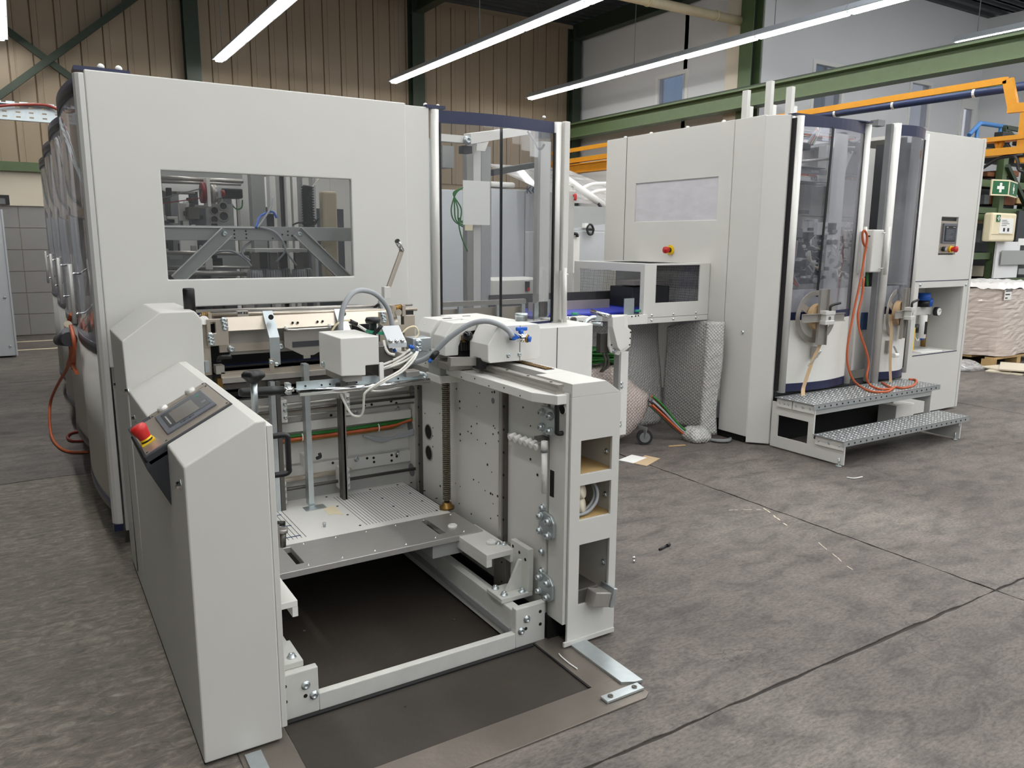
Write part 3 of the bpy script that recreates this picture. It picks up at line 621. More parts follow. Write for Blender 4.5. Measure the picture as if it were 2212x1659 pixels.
tag(B(2.765, 2.83, 5.085, 5.088, 1.665, 1.704).build('paper_note', 'ivory'), 'small yellowish note below the hanging white sheet', 'paper')
gc = thing('cable_coil', 'loops of thin green cable hanging behind the glass door', 'cable', (2.683, 5.07, 1.657))
for lp in (((2.742, 5.07, 1.967), (2.685, 5.07, 1.923), (2.647, 5.07, 1.819), (2.665, 5.07, 1.738), (2.74, 5.07, 1.69)), ((2.742, 5.07, 1.967), (2.678, 5.07, 1.923), (2.673, 5.07, 1.819), (2.684, 5.07, 1.738), (2.74, 5.07, 1.703)), ((2.742, 5.07, 1.967), (2.67, 5.07, 1.922), (2.699, 5.07, 1.82), (2.703, 5.07, 1.739), (2.74, 5.07, 1.717)), ((2.742, 5.07, 1.967), (2.663, 5.07, 1.922), (2.726, 5.07, 1.821), (2.721, 5.07, 1.739), (2.74, 5.07, 1.73))):
    T(lp, .005, 6).build('cable_loop', 'green_cable', gc)
T([(2.705, 5.06, 1.755), (2.704, 5.06, 1.69), (2.727, 5.06, 1.608), (2.772, 5.06, 1.515)], .005, 6).build('cable_tail', 'green_cable', gc)
# --------------------------------------------- control cabinets standing further back
t = thing('control_cabinet', 'pale grey control cabinet with a maker nameplate seen through the glass door', 'cabinet', (6, 10.2, 0))
yk = 10.2
B(5.965, 7.376, yk, yk+.8, 0, 2.349).build('body', 'paint_white', t)
xq = 6.569
for a, c2 in ((5.981, xq-.01), (xq+.01, 7.154)): B(a, c2, yk-.03, yk, .9, 2.336).build('door', 'paint_cool', t, bev=.01)
zk = 2.339; kn = B(6.632, 7.076, yk-.04, yk-.03, zk-.1, zk+.1).build('nameplate', 'paint_cool', t)
text('KOLBUS', kn, (6.869, yk-.042, zk), .16, m='kolbus_blue'); PR('y', [(6.673, zk), (6.673+.05, zk+.05), (6.673+.05, zk+.02), (6.673+.03, zk), (6.673+.05, zk-.02), (6.673+.05, zk-.05)], yk-.044, yk-.04).build('logo', 'kolbus_blue', kn)
B(5.964, 6.382, yk-.05, yk+.4, 2.363, 2.443).build('roof_hatch', 'paint_white', t, bev=.03)
tag(B(5.277, 5.937, 10.4, 11.2, 0, 2.314).build('control_cabinet', 'paint_cool', bev=.01), 'plain grey cabinet behind the hanging white sheet', 'cabinet')
t = thing('white_cabinet', 'low white cabinet with a small red switch behind the glass door', 'cabinet', (4.087, 6.6, 0.773))
B(3.898, 4.642, 6.6, 7.2, 0, 1.208).build('body', 'paint_white', t, bev=.006); B(4.269, 4.308, 6.57, 6.6, 1.094, 1.191).build('handle_recess', 'black', t); B(4.275, 4.302, 6.56, 6.58, 1.098, 1.131).build('switch', 'red', t)

# ================================================================ pile feeder in front of the casing machine
FD = thing('pile_feeder', 'low grey pile feeder with an open bay and sloping control desk in the foreground', 'machine', (1.1, 3, 0))
YF = 2.305
lh = PR('y', [(.34, .014), (.34, .957), (.545, 1.066), (.578, 1.067), (.578, .014)], YF, 3.62).build('desk_housing', 'paint', FD, bev=.005)
B(.579, .597, YF+.004, 3.5, .05, 1.049).build('inner_door', 'paint', FD, bev=.002)
B(.3415, .57, YF+.02, 4.1, 0, .0145).build('black_base', 'pit', FD)  # black strip paints the shaded gap between floor and desk panel
PR('y', [(.34, .014), (.334, .95), (.330, 1.17), (.485, 1.285), (.625, 1.285), (.655, 1.247), (.648, .60), (.60, .58), (.60, .014)], 3.621, 4.14).build('rear_shoulder', 'paint', FD, bev=.005)
B(.336, .345, 3.86, 3.864, .05, .95).build('panel_joint', 'dark', FD)
B(.644, .6535, 3.616, 3.622, .99, .994).build('panel_joint', 'dark', FD)
for p in ((0.339, 3.621, 0.956), (0.339, 3.441, 0.871), (0.339, 3.427, 0.777), (0.339, 2.363, 0.89), (0.339, 4.132, 0.9)): bolt(lh, p, '-x', .011, .014, 'chrome', 'screw')
# ---- control panel on the slope
cs = .532; th = math.atan(cs)
def S(x, y, h=0): return (x-math.sin(th)*h, y, .957+(x-.34)*cs+math.cos(th)*h)
def slab(x0, x1, y0, y1, h0, h1):
    m = MB(); v = [S(x, y, h) for x in (x0, x1) for y in (y0, y1) for h in (h0, h1)]
    return m.add(v, [(0, 1, 3, 2), (4, 6, 7, 5), (0, 4, 5, 1), (2, 3, 7, 6), (0, 2, 6, 4), (1, 5, 7, 3)])
cp = slab(.273, .546, 2.592, 3.024, -.03, .006).build('control_panel', 'dark', FD, bev=.004)
wd = MB(); n = 12
top = []; bot = []
rows = []
for k in range(n+1):
    t = k/n; y = 2.592+(2.985-2.592)*t; zl = .758+(.90-.758)*(1-(1-t)**1.9); xo = .273
    rows.append([(.339, y, S(.339, y, -.02)[2]), (xo+.002, y, S(xo+.002, y, -.02)[2]), (xo+.004, y, .885+.012*t), (.339, y, zl)])
v = [p for r in rows for p in r]; f = []
for k in range(n):
    for i in range(4): f.append((k*4+i, k*4+(i+1) % 4, (k+1)*4+(i+1) % 4, (k+1)*4+i))
f += [(0, 1, 2, 3), (n*4+3, n*4+2, n*4+1, n*4)]
wd.add(v, f).build('desk_wedge', 'dark', FD)
slab(.347, .541, 2.968, 3.016, .006, .009).build('knob_plate', 'brushed_face', cp); slab(.281, .541, 2.600, 2.962, .006, .009).build('face_plate', 'brushed_face', cp)
hm = slab(.357, .513, 2.655, 2.925, .009, .016).build('touch_panel', 'grey_hmi', cp, bev=.002)
slab(.372, .505, 2.692, 2.895, .016, .0168).build('bezel', 'screen_dark', hm); slab(.395, .470, 2.700, 2.868, .0168, .0174).build('display', 'screen', hm); slab(.488, .498, 2.86, 2.874, .0168, .0175).build('status_mark', 'green_clip', hm); slab(.486, .500, 2.74, 2.77, .0168, .0175).build('print_mark', 'grey_mid', hm)
slab(.380, .384, 2.72, 2.85, .0168, .0174).build('print_mark', 'paint_grey', hm)
text('TOUCH', hm, S(.425, 2.673, .0165), .014, (1, 0, cs), (0, 1, 0), 'screen_dark')
for x_, y_ in ((.391, 2.988), (.490, 3.004)):
    nrm = Vector((-math.sin(th), 0, math.cos(th))); MB().lathe(S(x_, y_, .009), nrm, [(.019, 0), (.019, .006), (.017, .010), (.012, .012), (0, .0125)], 20).build('push_button', 'alu', cp)
for x_, y_ in ((.287, 2.608), (.287, 2.95), (.345, 2.608), (.535, 2.608), (.353, 2.975), (.535, 3.009), (.535, 2.95)):
    MB().cyl(S(x_, y_, .009), S(x_, y_, .0105), .004, 8).build('screw', 'dark', cp)
es = slab(.284, .324, 2.690, 2.732, .009, .014).build('emergency_stop', 'yellow', FD); nrm = Vector((-math.sin(th), 0, math.cos(th)))
MB().lathe(S(.304, 2.711, .014), nrm, [(.019, 0), (.019, .006)], 20).build('collar', 'black', es); MB().lathe(S(.304, 2.711, .020), nrm, [(.020, 0), (.020, .005), (.0195, .006)], 20).build('yellow_ring', 'yellow', es)
MB().lathe(S(.304, 2.711, .026), nrm, [(.019, 0), (.021, .012), (.0255, .030), (.0255, .040), (.022, .046), (.012, .048), (0, .0485)], 24).build('mushroom_button', 'red', es)
def dhandle(p, q, out, r=.010):
    p, q, out = Vector(p), Vector(q), Vector(out); e = (q-p)*.16
    return MB().tube([p, p+out*.75, p+out+e*.35, p+out+e, q+out-e, q+out-e*.35, q+out*.75, q], r, 10, 4)
dhandle((.597, 2.335, 1.008), (.597, 2.335, .885), (.05, 0, 0), .009).build('grab_handle', 'black', FD)
# ---- right column
rc = MB().grid('y', YF, YF+.012, 1.706, 1.943, .012, 1.02, [(1.754, 1.906, .712, .847), (1.754, 1.907, .527, .668), (1.757, 1.908, .174, .426)]).build('column_front', 'paint', FD, bev=.002)
PR('y', [(1.706, 1.02), (1.943, 1.02), (1.866, 1.072), (1.706, 1.072)], YF, 2.55).build('column_cap', 'paint', FD, bev=.002)
B(1.931, 1.943, YF+.012, 3.9, .012, 1.02).build('column_side', 'paint', FD)
B(1.706, 1.712, YF+.012, 2.44, .10, 1.03).build('column_inner_side', 'paint', FD)
PR('y', [(1.76, 1.02), (1.943, 1.02), (1.866, 1.072), (1.76, 1.072)], 2.551, 3.5).build('top_cover', 'paint', FD, bev=.002)
B(1.80, 1.845, 2.62, 3.15, 1.072, 1.0735).build('chain_slot', 'black', FD)
ch = MB()
for k in range(26): ch.box(1.806, 1.839, 2.63+k*.02, 2.643+k*.02, 1.0735, 1.077)
ch.build('drag_chain', 'brass', FD)
for (z0, z1, m_) in ((.700, .712, 'wood'), (.515, .527, 'wood'), (.160, .174, 'wood')): B(1.712, 1.93, YF+.013, 2.7, z0, z1).build('shelf', m_, FD)
B(1.712, 1.72, 2.44, 2.72, .16, .86).build('shelf_wall', 'paint', FD); B(1.925, 1.931, 2.32, 2.72, .16, .86).build('shelf_wall', 'paint', FD); B(1.712, 1.93, 2.70, 2.71, .16, .86).build('shelf_back', 'paint_grey', FD)
B(1.712, 1.93, YF+.013, 2.7, .855, .86).build('shelf_top', 'paint_grey', FD); B(1.712, 1.93, YF+.013, 2.7, .675, .68).build('shelf_top', 'paint_grey', FD); B(1.712, 1.93, YF+.013, 2.7, .43, .435).build('shelf_top', 'paint_grey', FD)
for z in (.77, .59, .30): bolt(rc, (1.925, 2.36, z), '-x', .009)
PR('x', [(YF+.006, .012), (YF-.004, .012), (YF-.004, .03), (YF+.006, .03)], 1.69, 1.943).build('bottom_lip', 'paint', FD)
# ---- inner wall plate
wp = B(1.690, 1.705, 2.44, 4.15, .10, 1.0).build('side_plate', 'paint', FD); B(1.690, 1.705, YF+.012, 2.424, .10, 1.035).build('hinged_plate', 'paint', FD, bev=.002)
B(1.66, 1.70, 2.30, 2.312, .10, 1.03).build('edge_strip', 'paint', FD) if False else None
dhandle((1.707, 2.34, 0.991), (1.709, 2.34, 0.879), (-.045, .0, 0), .0095).build('grab_handle', 'black', FD)
for p in ((1.689, 2.342, 0.97),): MB().ring(p, (1, 0, 0), .018, .022, .004, 20).build('bore_rim', 'paint', wp); 
MB().cyl(Vector((1.689, 2.342, 0.97))-Vector((.001, 0, 0)), Vector((1.689, 2.342, 0.97))+Vector((.001, 0, 0)), .019, 20).build('bore', 'pit', FD)
for p in ((1.689, 3.502, 0.634), (1.689, 3.5, 0.524)):
    MB().cyl(Vector(p)-Vector((.001, 0, 0)), Vector(p)+Vector((.001, 0, 0)), .040, 24).build('bore', 'pit', wp)
    MB().ring(Vector(p), (1, 0, 0), .036, .041, .006, 24).build('bore_rim', 'steel', wp)
B(1.69-.001, 1.691, 2.389, 2.417, 0.608, 0.715).build('cutout', 'pit', FD)
hol = [p for p in ((1.69, 2.977, 0.925), (1.69, 2.867, 0.948), (1.69, 2.847, 0.952), (1.69, 2.859, 0.911), (1.69, 3.166, 0.853), (1.69, 3.166, 0.82), (1.69, 3.002, 0.859), (1.69, 3.002, 0.78), (1.69, 2.998, 0.705), (1.69, 3.054, 0.756), (1.69, 3.086, 0.725), (1.69, 3.055, 0.723), (1.69, 3.163, 0.695), (1.69, 3.163, 0.664), (1.69, 2.854, 0.8), (1.69, 2.842, 0.792), (1.69, 2.811, 0.778), (1.69, 2.81, 0.741), (1.69, 2.858, 0.762), (1.69, 2.56, 0.861), (1.69, 2.558, 0.722), (1.69, 2.923, 0.705), (1.69, 2.906, 0.611), (1.69, 2.869, 0.586), (1.69, 2.806, 0.609), (1.689, 2.505, 0.67), (1.69, 3.213, 0.44), (1.69, 3.166, 0.437), (1.69, 3.034, 0.507), (1.69, 2.986, 0.507), (1.69, 2.927, 0.484), (1.69, 2.877, 0.485), (1.69, 2.861, 0.485), (1.69, 2.817, 0.49), (1.69, 2.856, 0.443), (1.69, 2.877, 0.368), (1.69, 2.816, 0.4), (1.69, 3.057, 0.333), (1.69, 3.347, 0.883), (1.69, 3.375, 0.755), (1.69, 3.346, 0.674), (1.69, 3.342, 0.633), (1.69, 3.341, 0.455), (1.69, 3.378, 0.38), (1.69, 3.454, 0.665), (1.69, 3.456, 0.622), (1.69, 3.457, 0.566), (1.69, 3.544, 0.722), (1.69, 3.198, 0.908), (1.69, 3.176, 0.348), (1.69, 2.617, 0.927))]
dots(wp, hol, '-x', [.003, .0045, .006, .0038])
MB().cyl((1.6885, hol[3][1], hol[3][2]), (1.6895, hol[3][1], hol[3][2]), .013, 14).build('bore', 'grey_mid', wp)
# guide rails
for y_, z0, z1 in ((2.755, .16, .985), (3.60, .20, .86)):
    g = B(1.672, 1.690, y_-.024, y_+.024, z0, z1).build('guide_rail', 'steel_dark', FD); B(1.664, 1.672, y_-.012, y_+.012, z0, z1).build('rail_crown', 'steel', g)
    k = z0+.05
    while k < z1: dot(g, (1.6715, y_-.018, k), '-x', .006); k += .1
# zinc hinge plates
for zc, m_ in ((.905, 'zinc'), (.478, 'zinc'), (.218, 'zinc')):
    hp = PR('x', [(2.385, zc-.045), (2.37, zc-.03), (2.37, zc+.03), (2.392, zc+.055), (2.43, zc+.06), (2.475, zc+.055), (2.475, zc-.045)], 1.676, 1.690).build('hinge_plate', m_, FD, bev=.003)
    for y_, z_ in ((2.458, zc+.035), (2.40, zc+.03), (2.458, zc-.025), (2.40, zc-.03)): bolt(hp, (1.676, y_, z_), '-x', .012, .018)
for z_ in (.985, .545, .36, .275): bolt(FD, (1.69, 2.46, z_), '-x', .012, .018)
# grip strip with six white clips and hanging tube
st = BR((1.684, 2.718, 0.793), (1.684, 2.477, 0.802), .012, .010).build('clip_strip', 'paint_grey', FD)
for p in ((1.665, 2.665, 0.797), (1.665, 2.626, 0.798), (1.665, 2.583, 0.799), (1.665, 2.546, 0.8), (1.665, 2.508, 0.801), (1.665, 2.472, 0.8)):
    MB().cyl(Vector(p)+Vector((.02, 0, .004)), Vector(p)+Vector((-.012, 0, -.004)), .013, 12).build('clip', 'white', st)
tg = thing('plastic_tube', 'white plastic tube with grey collar hanging inside the right column', 'tube', (1.66, 2.405, 0.629))
MB().cyl((1.66, 2.417, 0.834), (1.66, 2.416, 0.797), .013, 14).build('upper_sleeve', 'white', tg); MB().cyl((1.66, 2.416, 0.801), (1.66, 2.416, 0.791), .0145, 14).build('collar', 'grey_mid', tg); MB().cyl((1.66, 2.416, 0.793), (1.66, 2.41, 0.626), .0115, 14).build('lower_sleeve', 'white', tg)
B(1.65, 1.69, 2.429, 2.473, 0.83, 0.843).build('tube_hook', 'steel_dark', tg)
# ---- top shelf plate with linear rail and spindle
sp = PR('z', [(1.60, 3.85), (1.60, 2.42), (1.648, 2.318), (1.704, 2.318), (1.704, 3.85)], .995, 1.032).build('top_shelf', 'paint_white', FD, bev=.003)
dots(sp, [(1.5995, 2.5+.12*k, 1.005+.012*(k % 2)) for k in range(10)], '-x', .003)
lr = PR('y', [(1.655, 1.032), (1.695, 1.032), (1.695, 1.038), (1.683, 1.045), (1.683, 1.056), (1.69, 1.062), (1.69, 1.068), (1.66, 1.068), (1.66, 1.062), (1.667, 1.056), (1.667, 1.045), (1.655, 1.038)], 2.335, 3.3).build('linear_rail', 'steel', FD)
for k in range(5): dot(lr, (1.675, 2.40+k*.16, 1.0685), 'z', .006)
spn = thing('lead_screw', 'dark threaded lead screw rising from the lift table', 'spindle', (1.635, 3.20, .33))
MB().cyl((1.635, 3.20, .335), (1.635, 3.20, .97), .013, 12).build('core', 'steel_dark', spn); thr = MB()
for k in range(62): thr.ring((1.635, 3.20, .375+k*.0095), (0, 0, 1), .012, .0195, .0045, 14)
thr.build('thread', 'thread', spn)['kind'] = 'stuff'
MB().lathe((1.635, 3.20, .327), (0, 0, 1), [(.0, 0), (.036, 0), (.036, .012), (.024, .016), (.022, .03), (.014, .032)], 16).build('nut', 'brass', spn)
B(1.56, 1.69, 3.12, 3.26, .955, .99).build('bearing_foot', 'paint_white', spn, bev=.003); B(1.57, 1.69, 3.13, 3.25, .99, 1.075).build('bearing_block', 'paint_grey', spn, bev=.003)
# ---- base frame
fb = B(.735, 1.531, 2.41, 2.44, .002, .066).build('front_bar', 'paint_worn', FD, bev=.003)
for x0, x1 in ((.606, .735), (1.531, 1.672)):
    e = B(x0, x1, 2.41, 2.44, .002, .168).build('end_plate', 'paint_worn', FD, bev=.004)
    if x0 > 1: ps = [((1.583, 2.41, 0.115)), ((1.557, 2.41, 0.071))]; hs = [(1.579, 2.41, 0.075), (1.647, 2.41, 0.131), (1.648, 2.41, 0.076)]
    else: ps = [(0.69, 2.41, 0.112), (0.717, 2.41, 0.067)]; hs = [(0.688, 2.41, 0.073), (0.62, 2.41, 0.128), (0.62, 2.41, 0.072)]
    for p in ps: bolt(e, p, '-y', .011, .010)
    for p in hs: dot(e, p, '-y', .007)
sb = PR('y', [(1.53, .012), (1.53, .155), (1.575, .155), (1.60, .10), (1.60, .012)], 2.44, 3.75).build('side_beam', 'paint_worn', FD, bev=.003); B(1.522, 1.530, 2.445, 3.75, .05, .075).build('beam_step', 'paint_grey', sb)
B(.60, .70, 2.44, 3.75, .012, .155).build('side_beam', 'paint_worn', FD, bev=.003)
# corner bracket, right
B(1.52, 1.67, 2.50, 2.62, .157, .176).build('foot_plate', 'paint_worn', FD, bev=.002); vp = B(1.648, 1.672, 2.50, 2.64, .176, .36).build('upright_plate', 'paint_worn', FD, bev=.002)
PR('y', [(1.575, .176), (1.648, .176), (1.648, .30), (1.636, .30)], 2.548, 2.564).build('gusset', 'paint_worn', FD)
for p in ((1.55, 2.53, .176), (1.63, 2.52, .176), (1.55, 2.6, .176)): bolt(FD, p, 'z', .011, .014)
for p in ((1.648, 2.62, .335), (1.648, 2.57, .325), (1.648, 2.525, .31)): dot(vp, p, '-x', .007)
B(1.66, 1.69, 2.70, 2.80, .05, .31).build('slide_block', 'steel', FD, bev=.003)
for z_ in (.09, .13, .22, .27): dot(FD, (1.6595, 2.73, z_), '-x', .004)
# corner bracket, left
PR('x', [(2.45, .157), (2.75, .157), (2.6, .26), (2.58, .26)], .615, .63).build('gusset', 'paint_worn', FD); B(.60, .70, 2.46, 2.62, .157, .176).build('foot_plate', 'paint_worn', FD); bolt(FD, (.672, 2.50, .176), 'z', .011, .014)
# ---- lift table
LT = thing('lift_table', 'white lift table with grooved top and brushed steel front edge', 'table', (1.1, 3.3, .2))
ZT = .326
tp = B(.62, 1.625, 3.138, 3.70, ZT-.022, ZT).build('table_top', 'paint_white', LT, bev=.002)
yf_, yr_ = 2.859, 3.138
s1, s2 = (0.837, 1.469)
se = MB().grid('z', ZT-.024, ZT+.002, .62, 1.64, yf_, yr_-.002, [(s1-.016, s1+.016, yf_+.06, yr_-.03), (s2-.016, s2+.016, yf_+.06, yr_-.03)]).build('steel_edge', 'steel_brush', LT, bev=.002)
for k in range(7):
    for y_ in (yf_+.03, yr_-.025): bolt(se, (.72+k*.14+(.05 if y_ > yf_+.05 else 0), y_, ZT+.002), 'z', .0045, .003, 'chrome', 'screw')
gr = MB()
xa, xb_ = 1.225, 1.629
for k in range(27):
    x_ = xa+(xb_-xa)*k/26; gr.box(x_-.0012, x_+.0012, 3.19, 3.64, ZT, ZT+.0005)
gr.build('groove_lines', 'ink', LT)['kind'] = 'stuff'; gr = MB()
for k in range(16):
    x_ = .66+.019*k; gr.box(x_-.0012, x_+.0012, 3.19, 3.60, ZT, ZT+.0005)
gr.build('groove_lines', 'ink', LT)['kind'] = 'stuff'
for y_, x1 in ((3.52, .93), (3.36, .93), (3.22, .93)): B(.64, x1, y_-.004, y_+.004, ZT, ZT+.0008).build('groove', 'kolbus_blue', LT)
dots(LT, [(x_, y_, ZT) for x_ in (xa-.03, (xa+xb_)/2, xb_+.03, 1.58) for y_ in (3.2, 3.36, 3.5, 3.66)]+[(xb_+.09, 3.3, ZT), (xb_+.06, 3.58, ZT)], 'z', .006)
PR('z', [(1.124, 3.507, 0.326)[:2], (1.185, 3.517, 0.326)[:2], (1.179, 3.37, 0.326)[:2], (1.151, 3.401, 0.326)[:2], (1.123, 3.403, 0.326)[:2]], ZT, ZT+.0008).build('glue_patch', 'ivory', LT)
bk = PR('x', [(2.62, ZT-.028), (2.62, ZT-.004), (yf_+.1, ZT-.004), (yf_+.1, ZT-.028)], 1.52, 1.655).build('lift_bracket', 'paint_white', LT, bev=.002)
B(1.52, 1.545, 2.62, yf_+.1, ZT-.06, ZT-.028).build('bracket_lip', 'paint_white', bk); B(1.635, 1.655, 2.62, yf_+.1, ZT-.06, ZT-.028).build('bracket_lip', 'paint_white', bk)
for p in ((1.60, 2.72), (1.545, 2.97)): MB().lathe((p[0], p[1], ZT-.003), (0, 0, 1), [(.0, 0), (.022, 0), (.022, .010), (.017, .015), (.006, .015), (.005, .011), (0, .011)], 20).build('plastic_puck', 'white', bk)
for p in ((1.625, 2.70), (1.64, 2.68)): bolt(bk, (p[0], p[1], ZT-.004), 'z', .008, .012)
B(1.40, 1.56, yf_+.02, yf_+.20, ZT-.09, ZT-.03).build('under_block', 'paint_grey', LT, bev=.003)
bl = B(.62, .735, 2.62, yf_+.05, ZT-.028, ZT-.004).build('lift_bracket', 'paint_white', LT, bev=.002); B(.715, .735, 2.62, yf_+.05, ZT-.065, ZT-.028).build('bracket_lip', 'paint_white', bl)
B(.60, 1.66, 3.2, 3.66, .18, .28).build('under_frame', 'steel_dark', LT)
tag(MB().lathe((1.051, 3.263, 0.327), (0, 0, 1), [(0, 0), (.006, 0), (.006, .01), (.008, .01), (.008, .02), (0, .02)], 6).build('set_screw', 'zinc'), 'tiny screw standing on the white lift table', 'screw')
# sensor at the near left corner of the table
sn = thing('limit_sensor', 'small cylindrical sensor beside the near left corner of the lift table', 'sensor', (0.712, 2.7, 0.503))
MB().cyl((0.729, 2.75, 0.536), (0.726, 2.75, 0.481), .012, 14).build('body', 'steel_dark', sn); MB().cyl((0.73, 2.75, 0.551), (0.729, 2.75, 0.536), .018, 14).build('nut', 'steel', sn); MB().cyl((0.71, 2.75, 0.574), (0.737, 2.75, 0.569), .010, 12).build('cap', 'black', sn); B(.60, 0.715, 2.74, 2.76, 0.484, 0.574).build('bracket', 'steel', sn)
# ---- back wall of the bay
bw = B(.60, 1.69, 3.76, 3.79, .02, .84).build('bay_back_wall', 'paint', FD)
B(.60, 1.685, 3.70, 3.76, 0.668, 0.71+.005).build('cable_cover', 'paint', FD, bev=.004)
B(.60, 1.69, 3.735, 3.76, 0.701, 0.776).build('upper_plate', 'paint', FD, bev=.003)
B(.60, 1.69, 3.735, 3.76, 0.42, 0.484).build('lower_rail_plate', 'paint', FD, bev=.003)
B(.60, 1.66, 3.752, 3.76, 0.495, 0.605).build('middle_plate', 'paint', FD)
for x_ in (1.0, 1.34): B(x_, x_+.003, 3.7505, 3.753, .5, .62).build('panel_joint', 'dark', FD)
for r_, dz, m_ in ((.009, 0, 'orange_cable'), (.006, .015, 'green_cable'), (.005, -.012, 'brass'), (.005, .022, 'green_cable')): T([(.60, 3.715, 0.633+dz), (1.2, 3.712, 0.633+dz-.003), (1.55, 3.715, 0.633+dz), (1.64, 3.72, 0.633+dz*.5+.012), (1.688, 3.70, 0.64+dz*.5+.02)], r_).build('loom_cable', m_, FD)
for k in range(5): T([(1.42, 3.72, .60), (1.52, 3.71, .575-.004*k), (1.62, 3.70, .572+.004*k), (1.69, 3.68, .585+.006*k)], .006).build('loom_cable', 'grey_cable', FD)
for x_ in (.72, .95, 1.1, 1.3, 1.5): MB().ring((x_, 3.713, 0.633+.003), (1, 0, 0), .018, .021, .006, 10).build('cable_tie', 'paint_white', FD)
for z_, r_, m_, y_ in ((0.396, .0085, 'steel_dark', 3.67), (0.818, .009, 'steel', 3.66), (0.789, .007, 'steel_dark', 3.66), (0.754, .005, 'steel', 3.68)): MB().cyl((.60, y_, z_), (1.69, y_, z_), r_, 10).build('cross_shaft', m_, FD)
B(.9, 1.35, 3.71, 3.735, 0.419, 0.437).build('slide_strip', 'nickel', FD); B(.9, 1.33, 3.71, 3.735, 0.765, 0.779).build('slide_strip', 'nickel', FD)
for x0, x1, z0, z1, m_ in ((1.251, 1.272, .30, .83, 'steel_dark'), (1.263, 1.277, .30, .86, 'steel'), (0.947, 0.967, .30, .95, 'steel_dark'), (0.923, 0.944, .30, .95, 'zinc'), (1.08, 1.105, .29, 1.02, 'zinc')):
    B(x0, x1, 3.57, 3.62, z0, z1).build('stop_bar', m_, FD)
xl = 1.113; B(xl-.07, xl+.03, 3.50, 3.56, .327, .330).build('stop_bar_foot', 'zinc', FD)
for x_, z_ in ((1.284, .80), (1.272, .42), (0.974, .80), (0.953, .40)):
    cb = B(x_-.012, x_+.035, 3.62, 3.70, z_-.06, z_+.05).build('clamp_block', 'paint_white', FD, bev=.003)
    for dz in (-.035, 0, .03): bolt(cb, (x_+.025, 3.62, z_+dz), '-y', .007)
cl = B(1.08, 1.112, 3.63, 3.70, 0.503, 0.565).build('clamp_block', 'alu', FD, bev=.003)
MB().tube([(1.118, 3.55, 0.565), (1.129, 3.54, 0.571), (1.133, 3.54, 0.575), (1.13, 3.54, 0.591)], .008, 8, 3).build('clamp_lever', 'black', FD)
dots(bw, [(1.586, 3.735, 0.762), (1.615, 3.735, 0.749), (1.477, 3.735, 0.756), (1.439, 3.735, 0.755), (1.259, 3.734, 0.724), (1.259, 3.734, 0.475), (1.444, 3.734, 0.473), (1.48, 3.734, 0.47), (1.482, 3.735, 0.447), (1.582, 3.734, 0.47), (1.611, 3.735, 0.459), (1.581, 3.734, 0.44)], '-y', .007)
for p in ((1.617, 3.735, 0.721), (1.389, 3.735, 0.721), (1.117, 3.735, 0.719), (1.386, 3.735, 0.476), (1.612, 3.735, 0.479)): bolt(bw, p, '-y', .009)
for p in ((1.689, 3.697, 0.812), (1.689, 3.72, 0.376), (1.689, 3.728, 0.618)): MB().cyl(Vector(p)-Vector((.0012, 0, 0)), Vector(p)+Vector((.001, 0, 0)), .035, 20).build('bore', 'grey_mid', wp)
for z_ in (.88, .91, .94): B(.62, 1.66, 3.72+.05*(z_-.88)*10, 3.80, z_-.01, z_+.008).build('rod_shade', 'pit', FD)  # near-black strips paint the shade behind the rods
# ---- front lay assembly above the bay
UA = thing('sheet_aligner', 'nickel plated sheet aligning unit with rods spanning the top of the bay', 'machine part', (1.15, 3.7, 1.0))
yb2 = 3.66
PR('x', [(yb2, 1.184), (yb2+.03, 1.245), (yb2+.05, 1.245), (yb2+.02, 1.184)], 0.766, 1.602).build('face_bar', 'nickel', UA, bev=.002)
dots(UA, [(1.065, 3.663, 1.208), (1.089, 3.663, 1.207), (1.185, 3.663, 1.207), (1.21, 3.663, 1.208)], '-y', .006)
lp = MB().grid('y', 3.63, 3.65, 0.674, 0.765, 1.125, 1.245, [(0.69, 0.711, 1.182, 1.232)]).build('end_plate', 'nickel', UA, bev=.002)
for p in ((0.746, 3.63, 1.238), (0.749, 3.63, 1.221), (0.751, 3.63, 1.204), (0.686, 3.63, 1.173), (0.687, 3.63, 1.156), (0.689, 3.63, 1.141)): bolt(lp, p, '-y', .010, .012)
B(.655, .69, 3.66, 3.74, .99, 1.24).build('side_cheek', 'nickel', UA, bev=.003); B(0.672, 0.695, 3.7, 3.76, .96, 1.2).build('side_cheek', 'steel_dark', UA)
for (a, c2, r_, m_) in (((0.68, 3.72, 1.256), (1.734, 3.72, 1.24), .009, 'nickel'), ((0.664, 3.85, 1.263), (1.768, 3.85, 1.254), .008, 'steel')): MB().cyl(a, c2, r_, 12).build('rod', m_, UA)
BR((.70, 3.86, 1.243), (1.66, 3.86, 1.243), .12, .004).build('guide_sheet', 'steel', UA)
B(.66, 1.6, 3.82, 3.84, 1.206, 1.247).build('guide_face', 'chrome', UA)
BR((.70, 4.05, 1.235), (1.55, 4.05, 1.235), .1, .02).build('infeed_roller_cover', 'navy', UA)
bb = B(0.824, 0.874, 3.705, 3.735, 1.245, 1.27).build('rod_block', 'steel', UA, bev=.002)
dots(bb, [(0.831, 3.704, 1.261), (0.841, 3.704, 1.261), (0.856, 3.704, 1.26), (0.866, 3.704, 1.259)], '-y', .004)
B(0.693, 0.707, 3.68, 3.73, 1.219, 1.267).build('rod_block', 'nickel', UA)
MB().cyl((0.666, 3.66, 1.239), (0.666, 3.64, 1.241), .02, 18).build('dial', 'white', UA); 
for k in range(5): MB().ring(Vector((0.674, 3.72, 1.258))+Vector((.008*k, 0, 0)), (1, 0, 0), .009, .0135, .004, 12).build('worm_gear', 'brass', UA)
